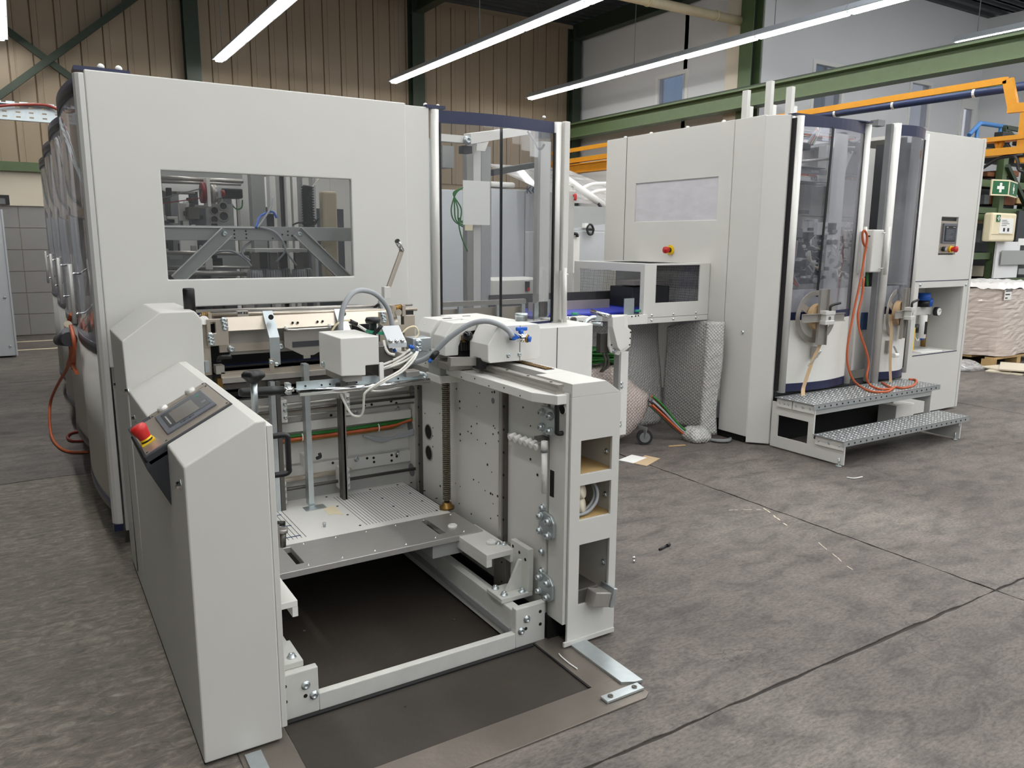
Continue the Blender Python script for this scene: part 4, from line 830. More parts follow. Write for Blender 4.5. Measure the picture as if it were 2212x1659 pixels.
# hanger straps
def strap(pts, x0, x1, m_='zinc', t=.006):
    a = [(p[1], p[2]) for p in pts]; return PR('x', a+[(y-t, z) for y, z in a[::-1]], x0, x1)
h1 = strap([(0, 3.70, 1.266), (0, 3.60, 1.152), (0, 3.60, 1.025)], 0.935, 0.981).build('hanger_strap', 'zinc', UA)
MB().cyl((0.959, 3.64, 1.242), (0.951, 3.61, 1.244), .012, 14).build('strap_knob', 'black', h1); B(0.925, 0.946, 3.575, 3.585, 1.003, 1.057).build('strap_foot', 'nickel', h1)
for p in ((0.933, 3.575, 1.042), (0.961, 3.593, 1.027)): bolt(h1, p, '-y', .007)
h2 = strap([(0, 3.70, 1.261), (0, 3.61, 1.161), (0, 3.61, 1.105)], 1.279, 1.33).build('hanger_strap', 'zinc', UA); MB().cyl((1.313, 3.65, 1.24), (1.306, 3.63, 1.242), .011, 14).build('strap_knob', 'steel_dark', h2)
# plates below
B(0.79, 1.384, 3.74, 3.755, 1.064, 1.179).build('rear_plate', 'steel', UA); B(0.74, 1.049, 3.72, 3.735, 1.081, 1.118).build('lower_lip', 'nickel', UA)
tz = PR('y', [(1.029, 1.165), (1.274, 1.165), (1.253, 1.086), (1.17, 1.044), (1.12, 1.043), (1.03, 1.092)], 3.69, 3.702).build('funnel_plate', 'steel', UA)
B(1.067, 1.198, 3.687, 3.69, 1.087, 1.114).build('slot', 'dark', tz); B(1.117, 1.151, 3.685, 3.70, 1.03, 1.048).build('tip_block', 'steel', tz)
T([(1.029, 3.65, 1.179), (1.077, 3.65, 1.176), (1.099, 3.65, 1.177), (1.189, 3.65, 1.177), (1.246, 3.65, 1.178)], .004).build('spring_rod', 'white', UA)
for p in ((1.028, 3.645, 1.181), (1.238, 3.645, 1.181)): MB().cyl(p, Vector(p)+Vector((0, 0, .016)), .008, 10).build('rod_stud', 'white', UA)
for p in ((0.79, 3.719, 1.095), (1.016, 3.719, 1.093)): bolt(UA, p, '-y', .012, .02)
for z_, y_, m_ in ((0.992, 3.62, 'nickel'), (0.969, 3.6, 'steel'), (0.933, 3.64, 'steel_dark'), (0.982, 3.8, 'steel_dark')): B(0.72, 1.62, y_, y_+.03, z_-.012, z_+.012).build('cross_bar', m_, UA)
B(0.794, 1.66, 3.95, 4.1, 0.939, 0.967).build('feed_belt', 'navy', UA); B(.66, 1.66, 4.10, 4.12, .84, 1.22).build('shade_backing', 'pit', UA)  # near-black backing stands in for shade behind the belt
MB().tube([(0.714, 3.62, 1.053), (0.715, 3.62, 1.068), (0.719, 3.6, 1.076), (0.76, 3.58, 1.08)], .010, 8, 3).build('clamp_lever', 'black', UA); B(0.7, 0.736, 3.62, 3.68, 0.998, 1.036).build('clamp_foot', 'steel', UA)
B(0.654, 0.673, 3.62, 3.65, 1.01, 1.06).build('zinc_angle', 'zinc', UA); B(0.705, 0.729, 3.63, 3.68, 0.93, 0.977).build('brass_block', 'brass', UA)
# right end of the aligner
rp = B(1.485, 1.549, 3.62, 3.64, 1.079, 1.243).build('end_plate', 'nickel', UA, bev=.002)
for p in ((1.501, 3.62, 1.237), (1.505, 3.62, 1.221), (1.507, 3.62, 1.202)): bolt(rp, p, '-y', .010, .012)
B(1.634, 1.696, 3.66, 3.70, 1.028, 1.217).build('end_plate', 'nickel', UA, bev=.002); B(1.654, 1.706, 3.7, 3.75, 1.213, 1.237).build('rod_seat', 'black', UA)
gb = B(1.565, 1.583, 3.64, 3.70, 1.212, 1.27).build('gear_bracket', 'nickel', UA); B(1.618, 1.636, 3.64, 3.70, 1.216, 1.27).build('gear_bracket', 'nickel', UA)
MB().cyl((1.583, 3.66, 1.256), (1.621, 3.66, 1.259), .013, 12).build('worm_gear', 'brass', UA); MB().cyl((1.605, 3.66, 1.234), (1.592, 3.63, 1.237), .017, 14).build('worm_wheel', 'nickel', UA)
for k in range(6): MB().ring(Vector((1.586, 3.66, 1.256)).lerp(Vector((1.619, 3.66, 1.259)), k/5), (1, 0, 0), .011, .016, .003, 12).build('gear_tooth_ring', 'brass', UA)
B(1.549, 1.612, 3.6, 3.62, 1.147, 1.177).build('small_plate', 'nickel', UA)
# ---- crank arm standing up
ca = thing('crank_arm', 'bare steel crank arm standing up at an angle beside the front panel', 'lever', (1.646, 3.9, 1.299))
BR((1.638, 3.9, 1.307), (1.736, 3.9, 1.54), .022, .022, (0, 1, 0)).build('shaft', 'nickel', ca, bev=.003); MB().cyl((1.736, 3.9, 1.54), (1.693, 3.86, 1.591), .014, 14).build('grip_pin', 'chrome', ca); B(1.622, 1.659, 3.88, 3.92, 1.287, 1.351).build('hub', 'alu', ca, bev=.003)
T([(1.619, 3.9, 1.275), (1.6, 3.88, 1.277), (1.594, 3.86, 1.267), (1.581, 3.8, 1.247), (1.585, 3.75, 1.191)], .014).build('protective_hose', 'grey_cable', ca); MB().tube([(1.547, 3.85, 1.238), (1.553, 3.83, 1.254), (1.567, 3.82, 1.268)], .007, 8, 2).build('lever', 'black', ca)
# black cylinder and tools on the shoulder
tag(MB().lathe((0.628, 3.75, 1.256), (0, 0, 1), [(0, 0), (.0255, 0), (.0255, .115), (.023, .121), (0, .122)], 20).build('black_cylinder', 'black'), 'short black cylinder standing on the left shoulder of the feeder', 'grip')
sd = thing('screwdriver', 'small screwdriver with blue and black handle lying on the feeder shoulder', 'tool', (0.478, 3.8, 1.227))
MB().cyl((0.429, 3.85, 1.225), (0.468, 3.84, 1.23), .004, 8).build('blade', 'chrome', sd); MB().cyl((0.466, 3.84, 1.23), (0.502, 3.82, 1.241), .010, 10).build('grip', 'black', sd); MB().cyl((0.502, 3.82, 1.241), (0.524, 3.8, 1.262), .009, 10).build('end_cap', 'blue_bright', sd)
# ---- contents of the right column shelves
t = thing('cable_ring', 'loop of light grey cable in the middle shelf of the right column', 'cable', (1.85, 2.4, .53))
for k in range(2): T([(1.76, 2.33+.02*k, .54), (1.82, 2.335+.02*k, .545), (1.865, 2.34+.02*k, .585), (1.872, 2.36+.02*k, .635), (1.85, 2.40+.02*k, .66)], .007).build('cable_loop', 'grey_cable', t)
for k, (p, q) in enumerate((((1.735, 2.42, .61), (1.80, 2.335, .635)), ((1.735, 2.42, .555), (1.805, 2.335, .575)))):
    tag(MB().lathe(p, Vector(q)-Vector(p), [(0, 0), (.03, 0), (.032, .10), (.028, .106), (0, .106)], 18).build('paper_roll', 'card_pale'), ('upper', 'lower')[k]+' beige roll in the middle shelf of the right column', 'roll')
t = thing('steel_bracket', 'brushed steel angle bracket poking out of the lowest shelf of the right column', 'bracket', (1.83, 2.3, .174))
MB().box(1.76, 1.86, 2.31, 2.45, .176, .235).build('inner_block', 'steel_dark', t, bev=.004); m = MB().box(1.80, 1.885, 2.255, 2.33, .165, .225); m.rot((1.84, 2.3, .2), 'y', 14); m.build('outer_block', 'steel', t, bev=.004); m = MB().box(1.885, 1.905, 2.25, 2.335, .165, .245); m.rot((1.84, 2.3, .2), 'y', 14); m.build('side_cheek', 'zinc', t, bev=.003)

B(1.68, 1.925, 2.40, 3.8, .0, .099).build('column_shade_fill', 'pit', FD); B(.62, 1.68, 3.80, 3.83, .84, 1.0).build('bay_shade_fill', 'pit', FD)  # near-black fills paint the shade at the column foot and behind the rods

# ================================================================ suction head carriage on the right column
SH = thing('suction_head', 'white boxed suction head hanging over the open bay', 'machine part', (1.14, 3.1, 1.0))
PR('y', [(1.06, 1.052), (1.165, 1.047), (1.165, 1.088), (1.225, 1.088), (1.225, 1.207), (1.06, 1.207)], 3.0, 3.27).build('head_cover', 'paint_white', SH, bev=.004)
bolt(SH, (1.06, 3.211, 1.074), '-x', .010)
B(1.226, 1.245, 3.0, 3.012, 1.00, 1.095).build('sensor_flag', 'white', SH, bev=.002)
B(1.075, 1.16, 3.03, 3.24, 1.02, 1.05).build('suction_block', 'steel', SH, bev=.003); B(1.10, 1.14, 3.05, 3.2, .985, 1.02).build('suction_foot', 'steel_dark', SH, bev=.003)
MB().cyl((1.057, 3.03, 1.011), (1.068, 3, 1.017), .016, 12).build('rubber_stop', 'black', SH)
bx = B(1.235, 1.30, 3.03, 3.2, 1.03, 1.16).build('valve_carrier', 'steel_dark', SH, bev=.003)
PR('x', [(3.02, 1.17), (3.02, 1.15), (3.10, 1.22), (3.10, 1.235)], 1.278, 1.359).build('valve_plate', 'paint_cool', SH)
for p in ((1.286, 3.03, 1.176), (1.314, 3.03, 1.174), (1.339, 3.03, 1.175)): MB().lathe(p, (0, -1, .3), [(0, 0), (.011, 0), (.011, .008), (.007, .008), (.007, .016), (0, .016)], 6).build('fitting', 'chrome', SH)
gp = BR((1.219, 3.1, 1.216), (1.287, 3.1, 1.204), .05, .012).build('green_clamp', 'green_clip', SH)
kb = MB().lathe((1.241, 3.1, 1.218), (0, 0, 1), [(.016, 0), (.016, .03), (.030, .032), (.033, .045), (.028, .056), (0, .058)], 14).build('star_knob', 'black', SH)
MB().tube([(1.229, 3.06, 1.211), (1.238, 3.05, 1.22), (1.257, 3.04, 1.245)], .008, 8, 2).build('clamp_lever', 'black', SH)
pb = B(1.415, 1.504, 3.08, 3.16, 1.121, 1.176).build('distributor_block', 'zinc', SH, bev=.003)
for p in ((1.442, 3.079, 1.157), (1.443, 3.079, 1.13)): bolt(pb, p, '-y', .012)
for p in ((1.426, 3.07, 1.122), (1.406, 3.07, 1.146), (1.395, 3.07, 1.151), (1.313, 3.05, 1.142), (1.223, 3.2, 1.163)): MB().cyl(p, Vector(p)+Vector((.004, -.004, -.014)), .007, 10).build('push_fitting', 'blue_bright', SH)
# horizontal arm
BR((0.893, 3.06, 1.014), (1.448, 3.06, 1.011), .004, .042).build('arm_angle', 'zinc', SH); BR((0.886, 3.04, 1.007), (1.438, 3.04, 0.999), .05, .004).build('arm_flange', 'zinc', SH)
MB().cyl((0.879, 2.98, 1.003), (1.443, 2.98, 1.002), .0125, 14).build('chrome_tube', 'chrome', SH)
MB().tube([(1.362, 3.05, 1.024), (1.417, 3.05, 1.028), (1.445, 3.04, 1.023), (1.447, 3.02, 1.014), (1.426, 3, 1.01)], .009, 8).build('bent_rod', 'zinc', SH); B(1.358, 1.423, 3.03, 3.09, 1.017, 1.042).build('slider', 'steel', SH, bev=.003)
gh = MB().lathe((0.818, 2.98, 1.022), Vector((0.713, 2.98, 1.026))-Vector((0.818, 2.98, 1.022)), [(0, 0), (.017, 0), (.019, .05), (.018, .15), (.014, .165), (0, .167)], 16).build('grip', 'black', SH)
MB().cyl((0.818, 2.98, 1.022), (0.858, 2.98, 1.021), .010, 12).build('grip_shaft', 'chrome', SH); B(0.837, 0.853, 2.99, 3.03, 0.999, 1.043).build('flange_plate', 'zinc', SH)
dots(SH, [(0.929, 3.057, 1.015), (0.996, 3.057, 1.013), (1.031, 3.057, 1.013), (1.145, 3.057, 1.011), (1.333, 3.057, 1.01)], '-y', .004)
BR((1.397, 3.1, 1.1), (1.52, 3.1, 1.091), .05, .04).build('arm_root', 'zinc', SH); BR((1.519, 3.12, 1.095), (1.737, 3.12, 1.097), .03, .042).build('arm_beam', 'paint_white', SH)
zp_ = BR((1.597, 3.1, 1.094), (1.725, 3.1, 1.1), .012, .052).build('arm_plate', 'zinc', SH)
for p in ((1.643, 3.09, 1.094), (1.662, 3.09, 1.106), (1.662, 3.09, 1.089), (1.696, 3.09, 1.103)): bolt(zp_, p, '-y', .008)
for pts, m_, r_ in ((((1.401, 3.06, 1.117), (1.353, 3.05, 1.096), (1.29, 3.03, 1.077), (1.246, 3.02, 1.068)), 'white_cable', .0055), (((1.419, 3.06, 1.112), (1.359, 3.04, 1.087), (1.301, 3.03, 1.072), (1.246, 3.03, 1.061)), 'white_cable', .0055), (((1.391, 3.06, 1.132), (1.342, 3.05, 1.106), (1.284, 3.03, 1.09), (1.247, 3.02, 1.082)), 'white_cable', .0055),
    (((1.418, 3.05, 1.121), (1.373, 3, 1.101), (1.306, 2.97, 1.061), (1.224, 2.95, 1.032), (1.147, 2.95, 0.991), (1.138, 2.96, 0.961), (1.142, 2.98, 0.909), (1.135, 3, 0.88), (1.099, 3, 0.89), (1.078, 3.02, 0.937), (1.067, 3.04, 0.978)), 'white_cable', .005), (((1.425, 3.05, 1.121), (1.38, 3, 1.094), (1.312, 2.97, 1.054), (1.23, 2.95, 1.026), (1.167, 2.96, 0.991), (1.265, 3, 0.977), (1.363, 3.04, 0.981)), 'white_cable', .005),
    (((1.268, 3.05, 1.179), (1.267, 3.03, 1.15), (1.277, 3.02, 1.129), (1.302, 3.02, 1.121)), 'white_cable', .006), (((1.373, 3.1, 1.199), (1.404, 3.1, 1.221), (1.437, 3.1, 1.224), (1.452, 3.1, 1.194), (1.432, 3.1, 1.171)), 'ivory', .004), (((1.115, 3.25, 1.212), (1.119, 3.2, 1.243), (1.155, 3.2, 1.257), (1.179, 3.2, 1.252)), 'ivory', .004), (((1.208, 3.2, 1.236), (1.227, 3.2, 1.223), (1.24, 3.15, 1.207)), 'white_cable', .006)): T(pts, r_).build('air_hose', m_, SH)
MB().cyl((1.177, 3.2, 1.252), (1.208, 3.2, 1.236), .010, 10).build('hose_coupling', 'black', SH)
T([(1.135, 3.2, 1.216), (1.136, 3.2, 1.252), (1.151, 3.2, 1.316), (1.197, 3.22, 1.367), (1.257, 3.25, 1.379), (1.331, 3.28, 1.357), (1.391, 3.3, 1.299), (1.412, 3.3, 1.229), (1.416, 3.3, 1.176)], .0115, 10).build('main_hose', 'grey_cable', SH)
# ---- carriage covers
CG = thing('feed_carriage', 'white covered carriage with blue valve sitting on the right column', 'machine part', (1.72, 3.0, 1.07))
cA = PR('y', [(1.63, 1.098), (1.63, 1.165), (1.68, 1.243), (1.88, 1.243), (1.892, 1.23), (1.892, 1.10), (1.875, 1.088), (1.64, 1.088)], 2.80, 2.96).build('main_cover', 'paint_white', CG, bev=.003)
B(1.788-.001, 1.788+.001, 2.7985, 2.81, 1.09, 1.24).build('cover_joint', 'dark', cA)
for p in ((1.73, 2.8, 1.115), (1.786, 2.8, 1.115)): bolt(cA, p, '-y', .007)
B(1.69, 1.892, 2.961, 3.36, 1.088, 1.243).build('rear_body', 'paint_white', CG, bev=.003)
cB = PR('y', [(1.53, 1.10), (1.53, 1.185), (1.57, 1.243), (1.688, 1.243), (1.688, 1.205), (1.645, 1.20), (1.615, 1.175), (1.598, 1.14), (1.595, 1.10)], 3.0, 3.11).build('side_cover', 'paint_white', CG, bev=.003)
cC = PR('y', [(1.53, 1.11), (1.53, 1.185), (1.57, 1.243), (1.688, 1.243), (1.688, 1.11)], 3.145, 3.30).build('rear_cover', 'paint_white', CG, bev=.003)
B(1.60, 1.686, 3.01, 3.144, 1.072, 1.236).build('slot_shade_fill', 'pit', CG)  # near-black fill paints the shade in the slot between the covers
MB().ball((1.555, 3.25, 1.215), .006, 8).build('cover_stud', 'white', cC); B(1.62, 1.66, 3.18, 3.20, 1.2425, 1.2445).build('cover_slot', 'black', cC); B(1.75, 1.79, 3.24, 3.25, 1.2425, 1.2445).build('cover_slot', 'black', CG)
MB().ball((1.626, 2.97, 1.186), .024, 14).build('ball_knob', 'black_gloss', CG); B(1.61, 1.626, 2.985, 3.02, 1.157, 1.188).build('wood_block', 'brass', CG)
for k in range(8): B(1.605+.011*k, 1.611+.011*k, 2.99, 3.05, 1.12, 1.165).build('bellows_fold', 'rubber', CG)
MB().lathe((1.884, 2.94, 1.243), (0, 0, 1), [(0, 0), (.027, 0), (.027, .018), (.0285, .018), (.0285, .032), (.026, .034), (0, .034)], 24).build('air_filter', 'zinc', CG)
B(1.54, 1.70, 2.98, 3.10, 1.036, 1.07).build('rail_shoe', 'steel', CG, bev=.003); BR((1.498, 2.9, 1.093), (1.632, 2.9, 1.085), .03, .035).build('tool_bar', 'steel', CG); B(1.621, 1.658, 2.86, 2.92, 1.053, 1.103).build('stop_block', 'black', CG, bev=.003)
# valve
vy = 2.66
va = MB().cyl((1.751, 2.76, 1.197), (1.78, 2.74, 1.192), .019, 14).build('ball_valve', 'chrome', CG)
MB().cyl((1.718, 2.77, 1.2), (1.737, 2.76, 1.198), .016, 6).build('hex_nut', 'black', va); MB().cyl((1.76, 2.82, 1.191), (1.724, 2.74, 1.201), .013, 12).build('collar', 'blue_bright', va); MB().cyl((1.777, 2.74, 1.192), (1.785, 2.73, 1.191), .017, 14).build('copper_ring', 'brass', va); MB().cyl((1.782, 2.73, 1.191), (1.792, 2.72, 1.189), .012, 12).build('outlet', 'blue_bright', va)
BR((1.743, 2.76, 1.231), (1.797, 2.76, 1.23), .014, .016).build('valve_lever', 'blue_bright', va, bev=.004); MB().cyl((1.767, 2.76, 1.228), (1.767, 2.76, 1.208), .011, 12).build('valve_stem', 'blue_bright', va)
T([(1.715, 2.74, 1.201), (1.705, 2.76, 1.227), (1.671, 2.79, 1.253), (1.621, 2.82, 1.265), (1.566, 2.86, 1.246), (1.499, 2.9, 1.193), (1.436, 2.95, 1.117), (1.405, 3, 1.088), (1.374, 3.05, 1.076)], .0115, 10).build('feed_hose', 'grey_cable', CG)
co = MB().cyl((1.459, 2.93, 1.137), (1.43, 2.93, 1.106), .012, 10).build('hose_connector', 'black', CG); MB().cyl((1.43, 2.93, 1.106), (1.419, 2.93, 1.091), .007, 8).build('connector_tip', 'blue_bright', co)
# loose lever with star knob at the left of the bay
t = thing('star_knob_lever', 'black star knob on an upright zinc rod beside the control desk', 'lever', (.65, 2.8, .9))
MB().cyl((0.666, 2.8, 1.098), (0.665, 2.8, 0.984), .012, 14).build('rod', 'zinc', t)
kn = MB(); p0 = Vector((0.666, 2.8, 1.1)); nn = 40; v = []; f = []
prof = [(.55, .0), (.75, .012), (1.0, .020), (1.0, .030), (.8, .040), (.3, .044)]
for r_, h_ in prof:
    for k in range(nn):
        a = 2*math.pi*k/nn; rr = .042*r_*(1-.09*(1+math.cos(5*a)) if r_ > .6 else 1); v.append(p0+Vector((rr*math.cos(a), rr*math.sin(a), h_-.004)))
for i in range(len(prof)-1): f += [(i*nn+k, i*nn+(k+1) % nn, (i+1)*nn+(k+1) % nn, (i+1)*nn+k) for k in range(nn)]
f += [tuple(range(nn-1, -1, -1)), tuple(range((len(prof)-1)*nn, len(prof)*nn))]
kn.add(v, f, True).build('star_knob', 'black', t)

# ================================================================ gluing machine (right)
GM = thing('gluing_machine', 'large grey gluing machine with glass doors and tape reels at right', 'machine', (6.2, 5, 0))
XG = 4.81; YG = 4.02; ZG = 2.53
ps = MB().grid('x', XG, XG+.03, 4.155, 4.45, .06, ZG).build('side_panel', 'paint', GM, bev=.004)
ps2 = MB().grid('x', XG, XG+.03, 4.457, 6.03, .30, ZG, [(4.597, 5.60, 1.77, 2.11)]).build('side_panel', 'paint', GM, bev=.004)
B(XG+.01, XG+.014, 4.592, 5.605, 1.765, 2.115).build('window_pane', 'glass_frost', ps2); B(XG+.2, XG+.22, 4.5, 5.7, 1.7, 2.2).build('inner_panel', 'paint_grey', GM)
B(XG-.0012, XG+.001, 5.735, 5.741, .3, ZG).build('panel_joint', 'dark', ps2)
PR('z', [(XG, 4.154), (4.925, 4.02), (4.955, 4.03), (4.955, 4.16), (XG+.02, 4.17)], .015, 2.525).build('chamfer_panel', 'paint', GM, bev=.004)
B(4.84, 4.93, 4.2, 4.9, 0, .06).build('black_base', 'pit', GM); bolt(ps, (4.81, 4.252, 0.891), '-x', .010)
e = MB().cyl((4.81, 5.106, 1.523), Vector((4.81, 5.106, 1.523))-Vector((.012, 0, 0)), .042, 24).build('emergency_stop', 'yellow', GM)
p = Vector((4.81, 5.106, 1.523)); MB().cyl(p-Vector((.012, 0, 0)), p-Vector((.03, 0, 0)), .022, 16).build('collar', 'black', e); MB().lathe(p-Vector((.03, 0, 0)), (-1, 0, 0), [(.02, 0), (.026, .01), (.030, .03), (.028, .042), (0, .046)], 20).build('mushroom_button', 'red', e)
for y_ in (4.6, 5.0, 5.45, 5.8): MB().lathe((XG+.03, y_, ZG), (0, 0, 1), [(0, 0), (.016, 0), (.014, .014), (0, .018)], 10).build('rivet_cap', 'white', GM)
# rear body
B(4.86, 7.64, 5.98, 6.02, .1, 2.5).build('rear_wall', 'paint_white', GM); B(4.86, 6.7, 4.3, 5.98, .08, .14).build('base_plate', 'dark', GM)
# door 1 -------------------------------------------------
yd = 3.985
dz0, dz1 = .435, 2.525
D1 = MB().cyl((4.985, yd, dz0-.0), (4.985, yd, dz1-.01), .032, 16).build('door', 'alu', GM)
def gsh(x0, x1, z0, z1, d, t=.012, off=0, n=12):
    a = [(x0+(x1-x0)*k/n, yd+off-d*math.sin(math.pi*k/n)) for k in range(n+1)]; return MB().prism('z', a+[(p[0], p[1]+t) for p in a[::-1]], z0, z1)
x0, x1 = 5.012, 5.775
gsh(x0, x1, 2.445, 2.525, .06).build('door_header', 'navy', D1); gsh(x0, x1, 1.062, 2.445, .06, .004).build('door_glass', 'glass_lilac', D1); gsh(x0, x1, 1.0, 1.062, .06).build('door_band', 'navy', D1); gsh(x0, x1, .50, 1.0, .06).build('door_panel', 'paint_white', D1); gsh(x0, x1, .435, .50, .06).build('door_kick', 'navy', D1)
MB().cyl((5.80, yd, dz0-.0), (5.80, yd, dz1-.01), .032, 16).build('closing_stile', 'alu', D1)
B(5.764, 5.775, yd-.004, yd+.03, 1.05, 2.45).build('door_seal', 'black', D1); B(4.948, 4.956, yd, yd+.05, .45, 2.5).build('door_seal', 'black', D1)
xs = 5.263; BR((xs+.03, 3.922, 2.45), (xs-.01, 3.922, 1.18), .024, .004, (0, 1, 0)).build('centre_seal', 'black_gloss', D1)
PR('z', [(4.94, 3.99), (5.8, 3.94), (5.83, 4.0), (5.83, 4.06), (4.94, 4.06)], 2.526, 2.534).build('door_top', 'navy', D1)
hb = MB().cyl((5.762, 3.9, 1.722), (5.789, 3.9, 1.328), .013, 12).build('door_handle', 'paint_white', GM)
for p in ((5.828, 3.95, 1.649), (5.842, 3.95, 1.389)): BR(Vector(p)+Vector((-.03, 0, 0)), Vector(p)+Vector((.01, -.05, 0)), .012, .012).build('handle_stud', 'chrome', hb)
B(5.769, 5.805, 3.93, 3.95, 1.352, 1.686).build('handle_plate', 'alu', hb)
# door 2, standing slightly open -------------------------
D2 = MB().cyl((6.145, yd-.03, .40), (6.145, yd-.03, 2.55), .034, 16).build('door', 'alu', GM)
def ysh(z0, z1, t=.012, d=.06, n=10):
    A_, B_ = Vector((6.18, yd-.025)), Vector((6.635, yd+.02)); e_ = (B_-A_); nr = Vector((e_.y, -e_.x)).normalized(); a = [A_+e_*k/n+nr*d*math.sin(math.pi*k/n) for k in range(n+1)]
    return MB().prism('z', [tuple(p) for p in a]+[(p.x, p.y+t) for p in a[::-1]], z0, z1)
ysh(2.46, 2.545).build('door_header', 'navy', D2); ysh(1.062, 2.46, .004).build('door_glass', 'glass_lilac', D2); ysh(1.0, 1.062).build('door_band', 'navy', D2); ysh(.50, 1.0).build('door_panel', 'paint_white', D2); ysh(.435, .50).build('door_kick', 'navy', D2)
B(6.085, 6.115, yd-.02, yd+.03, .42, 2.545).build('seal_profile', 'grey_mid', D2); MB().cyl((6.66, yd+.03, .45), (6.66, yd+.03, 2.51), .030, 14).build('closing_stile', 'alu', D2); B(6.622, 6.634, yd+.01, yd+.04, .5, 2.46).build('door_seal', 'black', D2)
B(5.832, 5.975, 3.87, 3.97, 1.36, 1.701).build('handle_shell', 'paint', D2, bev=.01)
hc = MB().cyl((5.969, 3.83, 1.724), (5.967, 3.83, 1.339), .012, 12).build('door_handle', 'paint_white', GM)
for p, q in (((5.924, 3.86, 1.672), (5.97, 3.83, 1.676)), ((5.923, 3.86, 1.391), (5.965, 3.83, 1.391))): MB().cyl(p, q, .005, 8).build('handle_stud', 'chrome', hc)
B(5.924, 6.016, 3.98, 4.05, 2.521, 2.567).build('hinge_block', 'grey_mid', GM)
B(5.9, 6.08, 4.35, 4.37, 1.15, 2.5).build('inner_panel', 'paint', GM); B(5.85, 6.1, 4.2, 4.22, .5, 1.2).build('inner_panel', 'paint_white', GM)
B(6.12, 6.185, 4.09, 4.11, 0.855, 1.004).build('switch_plate', 'kolbus_blue', GM)
# control cabinet at the right end -----------------------
YC = 4.05
cf = MB().grid('y', YC, YC+.025, 6.70, 7.655, .02, 2.545, [(6.845, 7.583, .583, 1.195), (7.094, 7.372, 1.49, 1.832)]).build('cabinet_front', 'paint', GM, bev=.003)
B(6.70, 7.655, YC-.001, YC+.001, 1.253, 1.260).build('panel_joint', 'navy', cf)
B(7.657, 7.69, YC-.005, YC+.03, .02, 2.55).build('edge_profile', 'paint', GM, bev=.003); B(7.64, 7.68, YC+.03, 5.98, .02, 2.54).build('cabinet_side', 'paint', GM); B(6.70, 7.65, YC+.025, 5.98, 2.51, 2.54).build('cabinet_roof', 'paint', GM)
B(6.845, 7.583, 4.42, 4.44, .56, 1.22).build('niche_back', 'paint', GM); B(6.82, 6.845, YC+.025, 4.44, .56, 1.22).build('niche_side', 'paint', GM); B(7.583, 7.61, YC+.025, 4.44, .56, 1.22).build('niche_side', 'paint', GM); B(6.82, 7.61, YC+.025, 4.44, .56, .583).build('niche_floor', 'paint', GM); B(6.82, 7.61, YC+.025, 4.44, 1.195, 1.22).build('niche_top', 'paint', GM)
B(6.845, 7.583, YC-.002, YC, .575, .583).build('niche_edge', 'navy', cf)
for p in ((6.86, YC, 1.225), (7.62, YC, 1.21)): bolt(cf, p, '-y', .010)
B(7.1, 7.366, YC+.02, YC+.03, 1.495, 1.828).build('operator_panel', 'black', GM)
hp = B(7.098, 7.35, YC+.002, YC+.02, 1.505, 1.795).build('operator_face', 'brushed_face', GM); hq = B(7.125, 7.345, YC-.012, YC+.003, 1.595, 1.775).build('touch_panel', 'grey_hmi', hp, bev=.003); B(7.145, 7.325, YC-.014, YC-.012, 1.612, 1.752).build('bezel', 'black', hq); B(7.155, 7.315, YC-.0155, YC-.014, 1.622, 1.728).build('display', 'screen_dark', hq)
B(7.16, 7.19, YC-.0155, YC-.014, 1.735, 1.745).build('print_mark', 'paint_grey', hq); B(7.27, 7.31, YC-.0155, YC-.014, 1.737, 1.743).build('print_mark', 'paint_grey', hq)
for k in range(7): B(7.17, 7.17+random.uniform(.04, .12), YC-.0162, YC-.0154, 1.63+.013*k, 1.635+.013*k).build('display_line', 'grey_hmi', hq)
MB().cyl((7.165, YC+.002, 1.545), (7.165, YC-.02, 1.545), .022, 16).build('selector_switch', 'black', hp); BR((7.165, YC-.025, 1.56), (7.165, YC-.025, 1.53), .008, .012).build('selector_grip', 'paint_cool', hp)
MB().cyl((7.285, YC+.002, 1.543), (7.285, YC-.014, 1.543), .03, 18).build('yellow_ring', 'yellow', hp); MB().lathe((7.285, YC-.014, 1.543), (0, -1, 0), [(.018, 0), (.02, .015), (.028, .03), (.028, .045), (.02, .05), (0, .051)], 18).build('mushroom_button', 'red', hp)
# pneumatic unit in the niche ----------------------------
pu = thing('air_service_unit', 'compressed air service unit with gauges and blue regulator knob in the cabinet niche', 'regulator', (7.2, 4.25, .6))
B(6.95, 7.42, 4.24, 4.30, .92, 1.0).build('manifold', 'alu', pu, bev=.006); MB().cyl((7.27, 4.24, 1.0), (7.27, 4.24, 1.06), .05, 18).build('regulator_body', 'black', pu); MB().cyl((7.27, 4.24, 1.06), (7.27, 4.24, 1.13), .055, 20).build('regulator_knob', 'blue_bright', pu); MB().cyl((7.38, 4.25, 1.0), (7.38, 4.25, 1.075), .032, 16).build('regulator_knob', 'blue_bright', pu)
B(7.04, 7.15, 4.24, 4.30, 1.0, 1.06).build('valve', 'black', pu, bev=.006); MB().cyl((7.28, 4.24, .70), (7.28, 4.24, .92), .042, 16).build('filter_bowl', 'white', pu); B(7.262, 7.29, 4.195, 4.205, .74, .86).build('bowl_window', 'black', pu); MB().cyl((7.30, 4.24, .68), (7.30, 4.24, .70), .018, 12).build('drain', 'blue_bright', pu)
MB().cyl((7.15, 4.23, .76), (7.15, 4.23, .84), .035, 14).build('silencer', 'black', pu); MB().cyl((7.43, 4.30, .60), (7.43, 4.30, .92), .024, 12).build('riser_pipe', 'brass', pu); B(6.86, 6.98, 4.24, 4.32, .92, 1.12).build('valve', 'steel_dark', pu, bev=.006)
